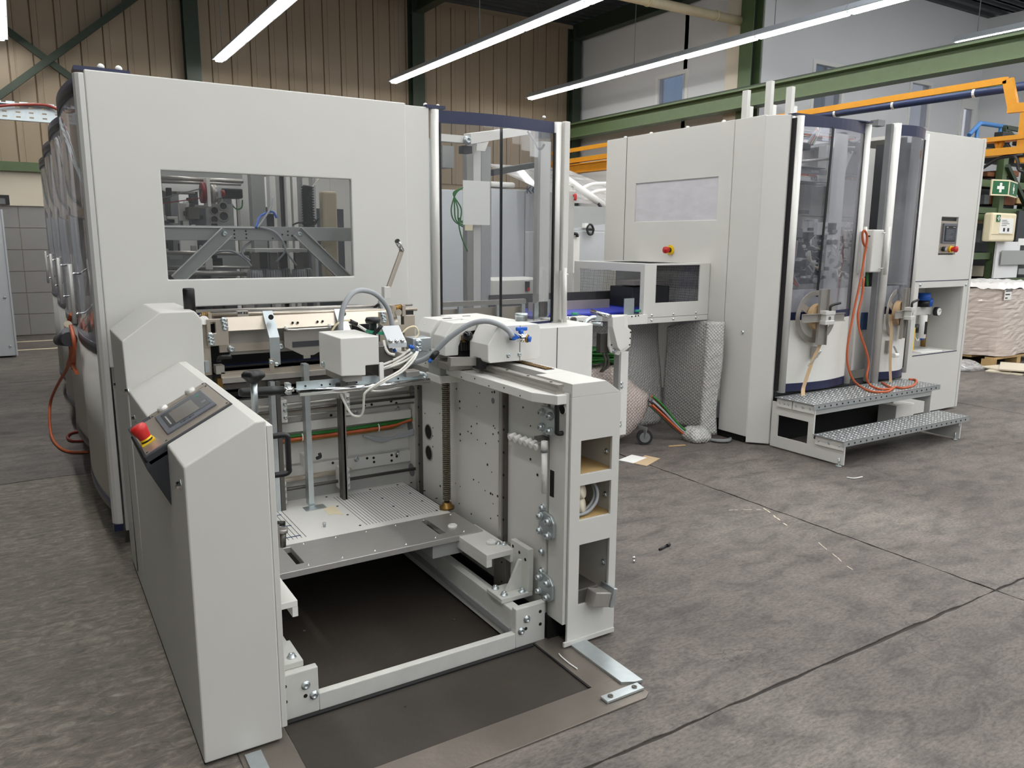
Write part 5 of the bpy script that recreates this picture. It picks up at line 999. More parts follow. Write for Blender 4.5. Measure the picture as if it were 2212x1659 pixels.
for x_, z_ in ((6.94, 1.115), (6.93, 1.06), (6.90, .93), (7.44, .95), (6.90, .73), (6.95, 1.01)):
    gz = MB().cyl((x_, 4.18, z_), (x_, 4.22, z_), .042, 20).build('pressure_gauge', 'black', pu); MB().cyl((x_, 4.177, z_), (x_, 4.18, z_), .036, 20).build('dial', 'white', gz); BR((x_, 4.176, z_), (x_+.02, 4.176, z_+.015), .004, .002, (0, 1, 0)).build('needle', 'ink', gz)
T([(7.05, 4.2, .99), (7.03, 4.18, .9), (7.05, 4.17, .75), (7.12, 4.18, .69), (7.18, 4.2, .70)], .006).build('air_hose', 'white_cable', pu)
t = thing('spray_can', 'blue and yellow can standing in the cabinet niche', 'can', (6.95, 4.2, .583)); B(6.90, 7.03, 4.16, 4.26, .583, .83).build('can_body', 'kolbus_blue', t, bev=.01); B(7.0, 7.035, 4.155, 4.16, .6, .82).build('label', 'yellow', t); B(6.91, 6.97, 4.155, 4.16, .62, .80).build('label', 'blue_bright', t)
tag(B(7.08, 7.42, 4.10, 4.24, .5835, .589).build('paper_stack', 'paper'), 'loose papers lying on the niche floor beside the can', 'paper')
# inner plate in front of machinery
B(5.0, 6.65, 4.12, 4.15, .5, 1.22).build('machine_apron', 'paint_white', GM)
B(4.95, 6.66, 4.95, 4.99, 1.2, 1.72).build('mid_wall', 'dark', GM)  # dark tone paints in shade for depth behind the door glass
# machinery behind door 1
def bx_(p, q, d, m_, nm='mechanism_plate', bev=.003):
    p, q = Vector(p), Vector(q); return B(min(p.x, q.x), max(p.x, q.x), min(p.y, q.y), min(p.y, q.y)+d, min(p.z, q.z), max(p.z, q.z)).build(nm, m_, GM, bev=bev)
bx_((6.606, 5.3, 2.598), (7.841, 5.3, 2.254), .03, 'paint_white', 'inner_panel')
bx_((6.134, 4.6, 2.443), (6.237, 4.6, 2.086), .08, 'paint'); bx_((5.581, 4.5, 2.378), (5.666, 4.5, 2.043), .06, 'paint')
bx_((5.715, 4.55, 2.224), (6.099, 4.55, 2.181), .05, 'paint_grey'); k1 = bx_((5.68, 4.53, 2.148), (6.106, 4.53, 2.113), .05, 'paint')
text('RYZ', k1, (5.901, 4.525, 2.139), .05, m='ink'); bx_((5.881, 4.545, 2.213), (5.983, 4.545, 2.191), .004, 'paint_white', 'label_plate')
bx_((5.658, 4.5, 2.225), (6.012, 4.5, 2.232), .06, 'steel_dark'); bx_((5.685, 4.5, 2.089), (6.043, 4.5, 2.089), .06, 'steel_dark')
MB().cyl((5.767, 4.6, 2.276), (6.161, 4.6, 2.326), .014, 10).build('tie_rod', 'steel', GM)
PR('y', [(p[0], p[2]) for p in ((6.36, 4.7, 2.455), (6.683, 4.7, 2.477), (6.502, 4.7, 2.139), (6.378, 4.7, 2.105))], 4.70, 4.72).build('gusset_plate', 'paint', GM)
dots(GM, [(6.421, 4.699, 2.382), (6.433, 4.699, 2.342), (6.488, 4.699, 2.386), (6.484, 4.699, 2.316), (6.456, 4.699, 2.273), (6.621, 4.699, 2.415), (6.69, 4.699, 2.419)], '-y', .012)
bx_((6.41, 4.65, 2.454), (6.604, 4.65, 2.426), .06, 'steel_dark')
bx_((5.424, 4.35, 2.401), (5.605, 4.35, 2.34), .09, 'black', 'drive_motor', .012)
for dx, m_ in ((0, 'orange_cable'), (.02, 'green_cable'), (.035, 'white_cable'), (-.015, 'grey_cable'), (.01, 'white_cable')): T([Vector((5.589, 4.36, 2.388))+Vector((dx, 0, 0)), Vector((5.634, 4.36, 2.449))+Vector((dx, 0, 0)), Vector((5.68, 4.36, 2.511))+Vector((dx, 0, dx)), Vector((5.773, 4.38, 2.558))+Vector((dx, 0, dx)), Vector((5.884, 4.4, 2.561))+Vector((dx, 0, 0))], .013).build('mechanism_cable', m_, GM)
T([(5.977, 4.4, 2.463), (6.014, 4.4, 2.515), (6.114, 4.4, 2.518), (6.148, 4.4, 2.456), (6.335, 4.45, 2.47), (6.479, 4.5, 2.532)], .012).build('mechanism_cable', 'grey_mid', GM)
for z0, z1, w in ((292, 304, 4.9), (374, 386, 4.9)): pass
for za, zb_ in ((2.556, 2.603), (2.197, 2.249)):
    for z_ in (za, (za+zb_)/2, zb_): MB().cyl((6.0, 4.9, z_), (7.2, 4.9, z_), .005, 6).build('wire_tray', 'steel', GM)
    for k in range(9): MB().cyl((6.05+k*.13, 4.9, za), (6.05+k*.13, 4.9, zb_), .005, 6).build('wire_tray', 'steel', GM)
    T([(5.9, 4.95, za+.015), (6.5, 4.95, za+.02), (7.2, 4.95, za+.015)], .016).build('mechanism_cable', 'orange_cable', GM); T([(5.9, 4.98, za+.015), (6.5, 4.98, za+.025), (7.2, 4.98, za+.02)], .016).build('mechanism_cable', 'grey_cable', GM)
bx_((5.551, 4.45, 1.869), (5.77, 4.45, 1.836), .06, 'steel_dark'); bx_((5.776, 4.5, 1.822), (6.637, 4.5, 1.819), .06, 'black')
bx_((5.757, 4.35, 1.764), (6.019, 4.35, 1.659), .03, 'paint_white'); bx_((5.843, 4.5, 1.776), (5.966, 4.5, 1.683), .06, 'paint'); bx_((6.237, 4.5, 1.779), (6.431, 4.5, 1.729), .05, 'paint_white'); bx_((5.358, 4.3, 1.701), (5.516, 4.3, 1.636), .08, 'grey_mid')
pk = bx_((5.72, 4.35, 1.622), (6.062, 4.35, 1.572), .03, 'paint_grey')
for p in ((5.796, 4.35, 1.595), (5.919, 4.35, 1.599), (5.989, 4.35, 1.6)): MB().cyl(p, Vector(p)-Vector((0, .02, 0)), .022, 14).build('mechanism_roller', 'black', pk)
bx_((6.087, 4.5, 1.53), (6.451, 4.5, 1.484), .05, 'paint_white'); bx_((6.062, 4.4, 1.564), (6.146, 4.4, 1.511), .05, 'dark'); bx_((6.276, 4.8, 1.526), (6.557, 4.8, 1.456), .06, 'dark')
m = B(6.0, 6.16, 4.4, 4.5, 1.33, 1.42); m.rot((6.08, 4.45, 1.37), 'y', 14); m.build('mechanism_plate', 'alu', GM, bev=.004); MB().cyl((6.275, 4.45, 1.366), (6.204, 4.4, 1.369), .07, 20).build('mechanism_roller', 'paint_grey', GM)
for k in range(150):
    y_ = random.uniform(4.22, 5.0); x_ = y_*random.uniform(1.265, 1.45); z_ = 1.6+random.choice([random.uniform(-.33, .02), random.uniform(-.33, .18)])*y_/4.1; s_ = [random.uniform(.006, .026) for _ in range(3)]
    if k % 4 == 0: MB().cyl((x_, y_, z_), (x_+random.uniform(-.01, .01), y_-s_[1], z_), s_[0], 10).build('mechanism_roller', random.choice(['black', 'steel', 'alu']), GM)
    else: B(x_-s_[0], x_+s_[0], y_-s_[1], y_+s_[1], z_-s_[2]*.7, z_+s_[2]*.7).build('mechanism_block', random.choice(['paint', 'steel_dark', 'steel', 'grey_mid', 'dark', 'paint_white', 'black']), GM, bev=.003)
for k in range(20):
    y_ = random.uniform(4.22, 4.5); x_ = y_*random.uniform(1.28, 1.42); z_ = random.uniform(1.3, 1.75)
    T([(x_, y_, z_), (x_+random.uniform(-.06, .06), y_-.03, z_+random.uniform(-.08, .06)), (x_+random.uniform(-.12, .12), y_, z_+random.uniform(-.12, -.02)), (x_+random.uniform(-.1, .15), y_, z_-random.uniform(.03, .1))], .0055, 6).build('mechanism_cable', random.choice(['white_cable', 'grey_cable', 'black', 'black']), GM)
for dx, m_ in ((0, 'orange_cable'), (.012, 'red_cable'), (.025, 'grey_cable')): T([Vector((5.269, 4.18, 1.609))+Vector((dx, 0, 0)), Vector((5.251, 4.17, 1.507))+Vector((dx, 0, 0)), Vector((5.232, 4.17, 1.371))+Vector((dx, 0, 0)), Vector((5.263, 4.17, 1.293))+Vector((dx*1.6, 0, 0)), Vector((5.325, 4.17, 1.247))+Vector((dx, 0, 0))], .009).build('mechanism_cable', m_, GM)
T([(5.611, 4.3, 1.526), (5.631, 4.3, 1.457), (5.686, 4.3, 1.399), (5.75, 4.3, 1.378)], .013).build('mechanism_cable', 'ivory', GM); T([(6.086, 4.3, 1.589), (6.045, 4.3, 1.513), (6.042, 4.3, 1.434), (5.963, 4.3, 1.36)], .010).build('mechanism_cable', 'black', GM)
bx_((6.794, 4.6, 2.242), (7.098, 4.6, 1.439), .02, 'paint', 'inner_panel')
for p in ((6.803, 4.59, 2.367), (6.807, 4.59, 2.292)): bolt(GM, p, '-y', .018)
bx_((6.685, 4.6, 2.41), (6.936, 4.6, 2.249), .02, 'paint', 'inner_panel')
# behind door 2
B(6.30, 6.40, 4.3, 4.36, 1.2, 2.4).build('inner_column', 'paint', GM); B(6.44, 6.52, 4.22, 4.26, 1.38, 1.62).build('cable_reel_frame', 'orange_cable', GM); B(6.455, 6.505, 4.21, 4.22, 1.45, 1.58).build('cable_reel_insert', 'dark', GM); MB().cyl((6.48, 4.24, 1.05), (6.48, 4.24, 1.38), .03, 12).build('vertical_tube', 'grey_mid', GM)
T([(6.28, 4.2, 1.62), (6.33, 4.18, 1.58), (6.35, 4.18, 1.4), (6.33, 4.17, 1.1), (6.3, 4.16, .9)], .008).build('hanging_cable', 'orange_cable', GM); MB().cyl((6.26, 4.2, 1.64), (6.31, 4.19, 1.58), .018, 10).build('cable_plug', 'white', GM)
B(6.55, 6.6, 4.3, 4.4, 1.2, 2.45).build('inner_column', 'dark', GM)
# posts sticking out above the roof
for p, w_, hh, m_ in (((5.557, 5, 2.705), .05, .42, 'alu'), ((5.621, 4.8, 2.697), .05, .5, 'alu'), ((5.646, 4.6, 2.663), .05, .38, 'alu')):
    B(p[0]-w_*.4, p[0]+w_*.4, p[1], p[1]+.06, 2.2, p[2]+.16+(.1 if 4.7 < p[1] < 4.9 else .06 if p[1] < 4.7 else .04)).build('roof_post', m_, GM); B(p[0]+w_*.4, p[0]+w_*1.5, p[1]+.01, p[1]+.04, 2.2, p[2]+.07).build('roof_plate', 'white', GM)
# ================================================================ steps
ST = thing('step_platform', 'two step platform with galvanised chequer plate treads', 'steps', (5.7, 3.6, 0))
def tread(x0, x1, y0, y1, z, nm):
    tr = MB().box(x0, x1, y0, y1, z-.004, z).build('tread', 'tread_steel', ST)
    MB().box(x0, x1, y0, y0+.003, z-.04, z-.004).build('nosing', 'zinc', tr)
    nb = MB(); n_x = int((x1-x0)/.042); n_y = int((y1-y0)/.036)
    for i in range(n_x):
        for j in range(n_y):
            cx, cy = x0+.025+i*.042+(.02 if j % 2 else 0), y0+.022+j*.036
            if cx > x1-.015: continue
            d = .010; s_ = 1 if (i+j) % 2 else -1
            nb.add([(cx-d, cy-d*s_*.5, z), (cx, cy-.005, z), (cx+d, cy+d*s_*.5, z), (cx, cy+.005, z), (cx, cy, z+.003)], [(0, 1, 4), (1, 2, 4), (2, 3, 4), (3, 0, 4)])
    nb.build('tread_lugs', 'lug', tr)['kind'] = 'stuff'
    k = x0+.06
    while k < x1: dot(tr, (k, y0-.0005, z-.022), '-y', .007); k += .07
tread(4.885, 6.55, 3.33, 3.595, .192, 'l'); tread(4.885, 6.55, 3.60, 3.96, .412, 'u')
for x0 in (4.915, 6.44):
    sd_ = MB().grid('x', x0, x0+.012, 3.34, 3.61, .012, .15).build('stringer', 'paint', ST); MB().grid('x', x0, x0+.012, 3.61, 4.0, .012, .37, [(3.66, 3.94, .10, .27)]).build('stringer', 'paint', ST)
    for (ya, yb_, zz_) in ((3.345, 3.58, .152), (3.615, 3.80, .372), (3.81, 3.95, .372)):
        an = B(x0-.012, x0-.002, ya, yb_, zz_-.032, zz_+.03).build('tread_angle', 'paint_white', ST)
        for y_ in (ya+.03, (ya+yb_)/2, yb_-.03): bolt(an, (x0-.012, y_, zz_), '-x', .006)
    MB().cyl((x0-.01, 3.37, 0), (x0-.01, 3.37, .06), .006, 8).build('levelling_foot', 'zinc', ST); MB().cyl((x0-.01, 3.37, 0), (x0-.01, 3.37, .008), .022, 12).build('foot_pad', 'zinc', ST)
B(4.93, 6.45, 3.612, 3.62, .33, .38).build('cross_rail', 'paint_grey', ST)
tag(B(6.35, 6.62, 3.85, 4.02, .0, .20).build('floor_box', 'paint_white', bev=.004), 'white sheet metal box under the platform at its right end', 'box')
# ================================================================ tape reels on the doors
def reel(cx, cz, yf, ang, where, sw):
    R_ = thing('tape_reel', 'steel tape reel with beige paper tape ' + where, 'reel', (cx, yf, cz-.25), 'tape reels on the machine doors')
    a_ = Matrix.Rotation(math.radians(ang), 3, 'Z'); c = Vector((cx, yf, cz))
    def tr(m): m.v = [tuple(a_ @ (Vector(v)-c)+c) for v in m.v]; return m
    tr(MB().ring((cx, yf-.02, cz), (0, 1, 0), 0.165, .205, .006, 40)).build('flange_ring', 'steel', R_)
    for k in range(3):
        an = math.radians(30+120*k); tr(MB().bar((cx, yf-.02, cz), (cx+.165*math.cos(an), yf-.02, cz+.165*math.sin(an)), .05, .006, (0, 1, 0))).build('flange_spoke', 'steel', R_)
    tr(MB().ring((cx, yf-.05, cz), (0, 1, 0), .045, .105, .045, 36)).build('tape_roll', 'tape', R_); tr(CY((cx, yf+.02, cz), (cx, yf-.16, cz), .014, 12)).build('axle', 'chrome', R_)
    cr = [tr(MB().box(cx-.048, cx+.048, yf-.088, yf-.082, cz-.215, cz+.215))]
    o = cr[0].build('retaining_bar', 'steel', R_); tr(MB().box(cx+.042, cx+.048, yf-.105, yf-.088, cz-.215, cz+.215)).build('bar_lip', 'steel', o); tr(MB().box(cx-.048, cx-.042, yf-.105, yf-.088, cz-.215, cz+.215)).build('bar_lip', 'steel', o)
    o = tr(MB().box(cx-.215, cx+.215, yf-.098, yf-.092, cz-.032, cz+.032)).build('retaining_bar', 'steel', R_); tr(MB().box(cx-.215, cx+.215, yf-.112, yf-.098, cz-.032, cz-.027)).build('bar_lip', 'steel', o); tr(MB().box(cx-.215, cx+.215, yf-.112, yf-.098, cz+.027, cz+.032)).build('bar_lip', 'steel', o)
    o = tr(MB().box(cx-.045, cx+.05, yf-.165, yf-.10, cz-.05, cz-.018)).build('clamp_hub', 'alu', R_, bev=.004); tr(MB().box(cx-.035, cx+.045, yf-.16, yf-.10, cz-.018, cz+.03)).build('hub_body', 'alu', o); tr(MB().box(cx-.045, cx+.05, yf-.165, yf-.10, cz+.028, cz+.055)).build('hub_jaw', 'alu', o)
    tr(MB().tube([(cx+.02, yf-.14, cz+.055), (cx+.02, yf-.14, cz+.085), (cx+.04, yf-.145, cz+.10), (cx+.10, yf-.16, cz+.115)], .010, 8, 3)).build('clamp_lever', 'black', R_)
    return R_, tr
r1, tr = reel(5.238, 1.026, 3.925, -8, 'on the wider glass door', 0)
y0_ = 3.87
def ribbon(pts, w, m_, par):
    P = spline(pts, 6); v = []; f = []
    for p in P: v += [p-Vector((w/2, 0, 0)), p+Vector((w/2, 0, 0)), p+Vector((w/2, .0012, 0)), p+Vector((-w/2, .0012, 0))]
    for i in range(len(P)-1): f += [(4*i+k, 4*i+(k+1) % 4, 4*i+4+(k+1) % 4, 4*i+4+k) for k in range(4)]
    return MB().add(v, f).build('tape_tail', m_, par)
ribbon([(5.279, 3.86, 0.898), (5.246, 3.86, 0.797), (5.162, 3.85, 0.688), (5.049, 3.82, 0.52), (5.011, 3.8, 0.48), (4.964, 3.76, 0.448)], .045, 'tape', r1)
tz = thing('tape_tensioner', 'small tape guide arm with white roller on the wider glass door', 'guide', (5.23, 3.9, 0.713), 'tape guides'); B(5.231, 5.294, 3.90, 3.925, 0.7, 0.79).build('mount', 'steel', tz); MB().cyl((5.168, 3.86, 0.657), (5.154, 3.88, 0.663), .02, 14).build('roller', 'white', tz); BR((5.137, 3.85, 0.668), (5.244, 3.85, 0.748), .008, .014, (0, 1, 0)).build('arm', 'zinc', tz); bolt(tz, (5.268, 3.86, 0.756), '-y', .007)
r2, tr = reel(6.333, 1.006, 3.955, 12, 'on the narrower glass door', 0)
ribbon([(6.15, 3.86, 1.004), (6.182, 3.86, 0.846), (6.184, 3.85, 0.689), (6.197, 3.85, 0.569), (6.211, 3.84, 0.426)], .040, 'tape', r2)
t2 = thing('tape_tensioner', 'small tape guide arm with white roller on the narrower glass door', 'guide', (6.297, 3.92, 0.713), 'tape guides'); B(6.237, 6.297, 3.91, 3.94, 0.667, 0.772).build('mount', 'steel', t2); MB().cyl((6.246, 3.86, 0.652), (6.306, 3.86, 0.652), .02, 14).build('roller', 'white', t2); BR((6.24, 3.86, 0.732), (6.314, 3.86, 0.647), .008, .014, (0, 1, 0)).build('arm', 'zinc', t2)
# orange cable hung on door 1 handle and lying on the platform
oc = thing('orange_cable', 'orange cable hooked on the door handle and trailing over the chequer plate', 'cable', (5.9, 3.75, .42))
T([(5.783, 3.89, 1.558), (5.721, 3.88, 1.594), (5.684, 3.87, 1.666), (5.695, 3.86, 1.691), (5.749, 3.87, 1.631), (5.746, 3.88, 1.466), (5.73, 3.88, 1.319), (5.676, 3.88, 1.061), (5.634, 3.88, 0.8), (5.643, 3.88, 0.647), (5.708, 3.87, 0.509), (5.87, 3.909, 0.422), (5.711, 3.696, 0.422), (5.807, 3.618, 0.422), (6.008, 3.686, 0.422), (6.064, 3.701, 0.422), (6.076, 3.647, 0.422), (6.251, 3.666, 0.422), (6.47, 3.766, 0.422), (6.545, 3.827, 0.422), (6.521, 3.868, 0.422)], .009).build('cable_run', 'orange_cable', oc)
T([(5.752, 3.87, 1.319), (5.749, 3.87, 1.171), (5.716, 3.87, 1.022), (5.768, 3.87, 0.869), (5.863, 3.87, 0.729), (5.918, 3.87, 0.608), (5.895, 3.86, 0.494), (5.956, 3.86, 0.422), (5.869, 3.719, 0.422), (5.936, 3.681, 0.422), (5.977, 3.674, 0.423), (6.071, 3.788, 0.423), (6.158, 3.887, 0.423)], .009).build('cable_run', 'orange_cable', oc)
gcb = thing('green_cable_hank', 'thin green cables hooked beside the orange cable', 'cable', (5.908, 3.95, 1.313))
for k in range(3): T([Vector((5.867, 3.96, 1.613))+Vector((.01*k, 0, 0)), Vector((5.907, 3.96, 1.463))+Vector((.012*k, 0, 0)), Vector((5.923, 3.96, 1.312))+Vector((.008*k, 0, 0)), Vector((5.955, 3.97, 1.242))+Vector((.006*k, 0, 0))], .006, 6).build('strand', 'green_cable', gcb)

B(4.98, 6.66, 4.08, 4.10, .0, .43).build('under_shade', 'pit', GM); B(4.96, 6.66, 4.02, 4.08, .40, .43).build('base_lip', 'dark', GM)  # near-black sheet paints the shade under the machine

# ================================================================ conveyor bridge between the machines
CV = thing('conveyor_bridge', 'conveyor bridge with mesh guard box between the two machines', 'conveyor', (3.9, 4.9, .2))
GX0, GX1, GY0, GY1, GZ0, GZ1 = 4.10, 4.805, 4.63, 5.55, .958, 1.424
gf = MB().grid('y', GY0, GY0+.012, GX0, GX1, GZ0+.046, GZ1, [(4.222, 4.692, 1.118, 1.41)]).build('guard_front', 'paint', CV, bev=.002)
B(GX0, GX1, GY0, GY0+.012, GZ0, GZ0+.043).build('guard_skirt', 'paint', CV, bev=.002)
gl_ = MB().grid('x', GX0, GX0+.012, GY0+.012, GY1, GZ0+.04, GZ1, [(4.68, 5.47, GZ0+.04, 1.36)]).build('guard_side', 'paint', CV, bev=.002)
gb_ = MB().grid('y', GY1-.012, GY1, GX0+.012, GX1, GZ0+.04, GZ1-.013, [(4.16, 4.6, 1.09, 1.36)]).build('guard_back', 'paint_grey', CV)
def mesh_screen(x0, x1, z0, z1, y, par, st=.0135):
    m = MB(); x = x0
    while x <= x1: m.box(x-.0014, x+.0014, y, y+.002, z0, z1); x += st
    z = z0
    while z <= z1: m.box(x0, x1, y+.002, y+.004, z-.0014, z+.0014); z += st
    o = m.build('wire_mesh', 'black', par); o['kind'] = 'stuff'
mesh_screen(4.215, 4.70, 1.11, 1.412, GY0+.013, gf); mesh_screen(4.15, 4.61, 1.08, 1.37, GY1-.02, gb_)
MB().grid('z', GZ1-.012, GZ1, GX0+.012, GX1, GY0+.012, GY1-.012, [(4.2, 4.7, 4.70, 5.45)]).build('guard_top', 'paint', CV)
m = MB(); x = 4.2
while x < 4.7: m.box(x-.0014, x+.0014, 4.70, 5.45, GZ1-.01, GZ1-.008); x += .0135
y = 4.70
while y < 5.45: m.box(4.2, 4.7, y-.0014, y+.0014, GZ1-.008, GZ1-.006); y += .0135
m.build('wire_mesh', 'black', CV)['kind'] = 'stuff'
for x_ in (4.19, 4.42, 4.67):
    for z_ in (GZ0+.065, GZ0+.025): MB().lathe((x_, GY0, z_), (0, -1, 0), [(.012, 0), (.010, .005), (.005, .009), (0, .01)], 12).build('dome_screw', 'chrome', gf)
B(4.3, 4.72, 5.0, 5.3, GZ0+.05, 1.22).build('drive_unit', 'dark', CV, bev=.01); B(4.3, 4.72, 4.98, 5.2, 1.235, 1.27).build('drive_plate', 'steel', CV); B(4.13, 4.78, 5.42, 5.5, GZ0+.05, 1.09).build('side_guide', 'dark', CV)
ib = B(4.45, 4.78, 5.3, 5.4, 1.1, 1.35).build('louvre_plate', 'paint_grey', CV)
B(3.12, 4.78, 4.74, 5.32, 1.03, 1.055).build('blue_belt', 'belt_blue', CV, bev=.008); B(3.12, 4.78, 5.33, 5.345, 1.04, 1.17).build('side_guide', 'steel_dark', CV); B(3.30, 4.1, 5.05, 5.06, 1.055, 1.125).build('guide_strip', 'nickel', CV)
for p in ((3.14, 4.70), (3.35, 4.86), (3.93, 4.66)): B(p[0], p[0]+.10, p[1], p[1]+.006, 1.03, 1.16).build('slotted_bracket', 'zinc', CV)
for a, c2, r_, m_ in (((3.583, 4.62, 1.081), (3.582, 4.4, 1.059), .016, 'chrome'), ((3.463, 4.62, 1.052), (3.488, 4.42, 1.041), .010, 'chrome'), ((3.514, 4.6, 0.99), (3.547, 4.45, 1.002), .014, 'zinc')): MB().cyl(a, c2, r_, 12).build('roller', m_, CV)
T([(3.262, 4.3, 1.015), (3.297, 4.3, 1.052), (3.344, 4.3, 1.072), (3.393, 4.3, 1.066)], .016).build('curved_guide', 'zinc', CV); MB().cyl((3.405, 4.32, 1.061), (3.374, 4.28, 1.066), .022, 16).build('guide_hub', 'zinc', CV)
for p, m_ in (((3.315, 4.5, 1.082), 'green_clip'), ((4.012, 4.62, 1.064), 'green_clip')): MB().cyl(p, Vector(p)+Vector((.05, 0, 0)), .010, 10).build('sensor', m_, CV)
B(3.08, 3.45, 4.45, 4.55, .86, 1.06).build('drive_frame', 'paint_white', CV)
for p in ((3.28, 4.45, 1.049), (3.305, 4.45, 0.998), (3.346, 4.45, 1.019), (3.29, 4.45, 0.966), (3.264, 4.45, 1.017)): MB().cyl(p, Vector(p)-Vector((0, .03, 0)), .018, 12).build('pulley', 'steel_dark' , CV)
B(3.80, 4.12, 4.60, 4.64, 0.961, 1.033).build('support_arm', 'paint_white', CV, bev=.002); dots(CV, [(3.959, 4.599, 1.025), (3.996, 4.599, 1.027), (4.024, 4.599, 1.029)], '-y', .006)
def PZ(pts): return [(p[0], p[2]) for p in pts]
PR('y', PZ([(3.66, 4.5, 1.026), (3.689, 4.5, 1.059), (3.832, 4.5, 1.053), (3.841, 4.5, 0.955), (3.873, 4.5, 0.935), (3.87, 4.5, 0.812), (3.83, 4.5, 0.787), (3.755, 4.5, 0.75), (3.683, 4.5, 0.776), (3.659, 4.5, 0.826)]), 4.50, 4.52).build('stand_plate', 'paint_white', CV, bev=.003)
PR('y', PZ([(3.64, 4.46, 1.051), (3.753, 4.46, 1.056), (3.757, 4.46, 0.974), (3.803, 4.46, 0.947), (3.803, 4.46, 0.832), (3.725, 4.46, 0.792), (3.697, 4.46, 0.821), (3.642, 4.46, 0.979)]), 4.44, 4.50).build('stand_cover', 'paint_white', CV, bev=.004)
dots(CV, [(3.799, 4.499, 0.964), (3.864, 4.499, 0.919), (3.862, 4.499, 0.873), (3.859, 4.499, 0.824), (3.684, 4.499, 0.835), (3.795, 4.499, 0.747)], '-y', .006); bolt(CV, (3.709, 4.5, 0.788), '-y', .014)
po_ = B(3.773, 3.846, 4.49, 4.56, .13, 0.775).build('stand_post', 'paint_white', CV, bev=.003); B(3.762, 3.79, 4.50, 4.56, .13, 0.757).build('post_flange', 'paint_grey', po_)
for p in ((3.787, 4.49, 0.536), (3.788, 4.49, 0.507), (3.786, 4.49, 0.237), (3.787, 4.49, 0.208)): bolt(po_, p, '-y', .009)
bd = B(3.619, 3.707, 4.55, 4.6, 0.771, 0.918).build('gear_motor', 'steel_dark', CV, bev=.003)
for dx in (0, .03): T([Vector((3.656, 4.56, 0.77))+Vector((dx, 0, 0)), Vector((3.68, 4.56, 0.712))+Vector((dx, 0, 0)), Vector((3.681, 4.57, 0.661))+Vector((dx, 0, 0)), Vector((3.666, 4.6, 0.619))+Vector((dx*.4, 0, 0))], .010).build('motor_cable', 'steel_dark', CV)
# ================================================================ bubble wrap sheets under the conveyor
def sheet(name, label, fn, nu, nv, t, m_):
    v = []; f = []; q = (nu+1)*(nv+1)
    for s_ in (0, 1):
        for i in range(nu+1):
            for j in range(nv+1): v.append(fn(i/nu, j/nv, s_*t))
    for s_ in (0, 1):
        for i in range(nu):
            for j in range(nv): a = s_*q+i*(nv+1)+j; f.append((a, a+1, a+nv+2, a+nv+1))
    for i in range(nu):
        for j in (0, nv): a = i*(nv+1)+j; f.append((a, a+nv+1, q+a+nv+1, q+a))
    for j in range(nv):
        for i in (0, nu): a = i*(nv+1)+j; f.append((a, a+1, q+a+1, q+a))
    o = MB().add(v, f, True).build(name, m_); return tag(o, label, 'packing')
def fB(u, w, s): # along the machine side; rounded bulging fold at the near end
    y = 4.40+.66*u; z = .03+(.935-.10*u*u)*w
    roll = max(0, 1-u/.22); bul = .03*math.sin(math.pi*min(1, w*1.02))*(1-.5*u)+.008*math.sin(9*w+4*u)
    return (4.76-bul*.6-.03*math.sin(math.pi*roll)-s*(1+4.2*math.sin(math.pi*min(1, roll*1.2))**.6), y-.02+.012*roll*math.sin(7*w)+.03*roll*(1-w), z)
sheet('bubble_wrap', 'bubble wrap hanging along the side of the right machine below the guard box', fB, 24, 36, .018, 'bubble')
def fA(u, w, s): return (3.95+.79*u+.02*math.sin(5*w), 5.10+.03*math.sin(6*u+2*w)+s-.03*(1-w), .02+.92*w-.02*u)
sheet('bubble_wrap', 'bubble wrap curtain hanging behind the wrapped trolley', fA, 20, 24, .010, 'bubble')
# ================================================================ wrapped trolley with cables
TR = thing('wrapped_trolley', 'trolley wrapped in bubble film standing under the conveyor', 'trolley', (3.85, 4.85, 0))
def loft(levels, n=28):
    v = []; f = []
    for (z, x0, x1, y0, y1, k) in levels:
        for i in range(n):
            a = 2*math.pi*i/n; ca, sa = math.cos(a), math.sin(a); r = 1/(abs(ca)**k+abs(sa)**k)**(1/k)
            v.append(((x0+x1)/2+(x1-x0)/2*r*ca+random.uniform(-.006, .006), (y0+y1)/2+(y1-y0)/2*r*sa+random.uniform(-.006, .006), z+random.uniform(-.006, .006)))
    for l in range(len(levels)-1): f += [(l*n+i, l*n+(i+1) % n, (l+1)*n+(i+1) % n, (l+1)*n+i) for i in range(n)]
    f += [tuple(range(n-1, -1, -1)), tuple(range((len(levels)-1)*n, len(levels)*n))]
    return MB().add(v, f, True)
loft([(.06, 3.55, 4.02, 4.62, 5.02, 5), (.10, 3.52, 4.08, 4.60, 5.04, 5), (.20, 3.5, 4.18, 4.58, 5.06, 5), (.30, 3.5, 4.24, 4.58, 5.06, 4), (.38, 3.5, 4.23, 4.59, 5.05, 4), (.46, 3.52, 4.12, 4.62, 5.04, 3.5), (.54, 3.54, 4.02, 4.64, 5.02, 3.5), (.62, 3.55, 3.99, 4.65, 5.0, 3.5), (.635, 3.58, 3.96, 4.68, 4.98, 3.5)]).build('bubble_film', 'bubble_pink', TR)
B(3.60, 3.95, 4.70, 4.98, .14, .60).build('drive_core', 'dark', TR); MB().ball((3.9, 4.75, .43), .14, 14, (1, .8, .8)).build('orange_bundle', 'orange_cable', TR)
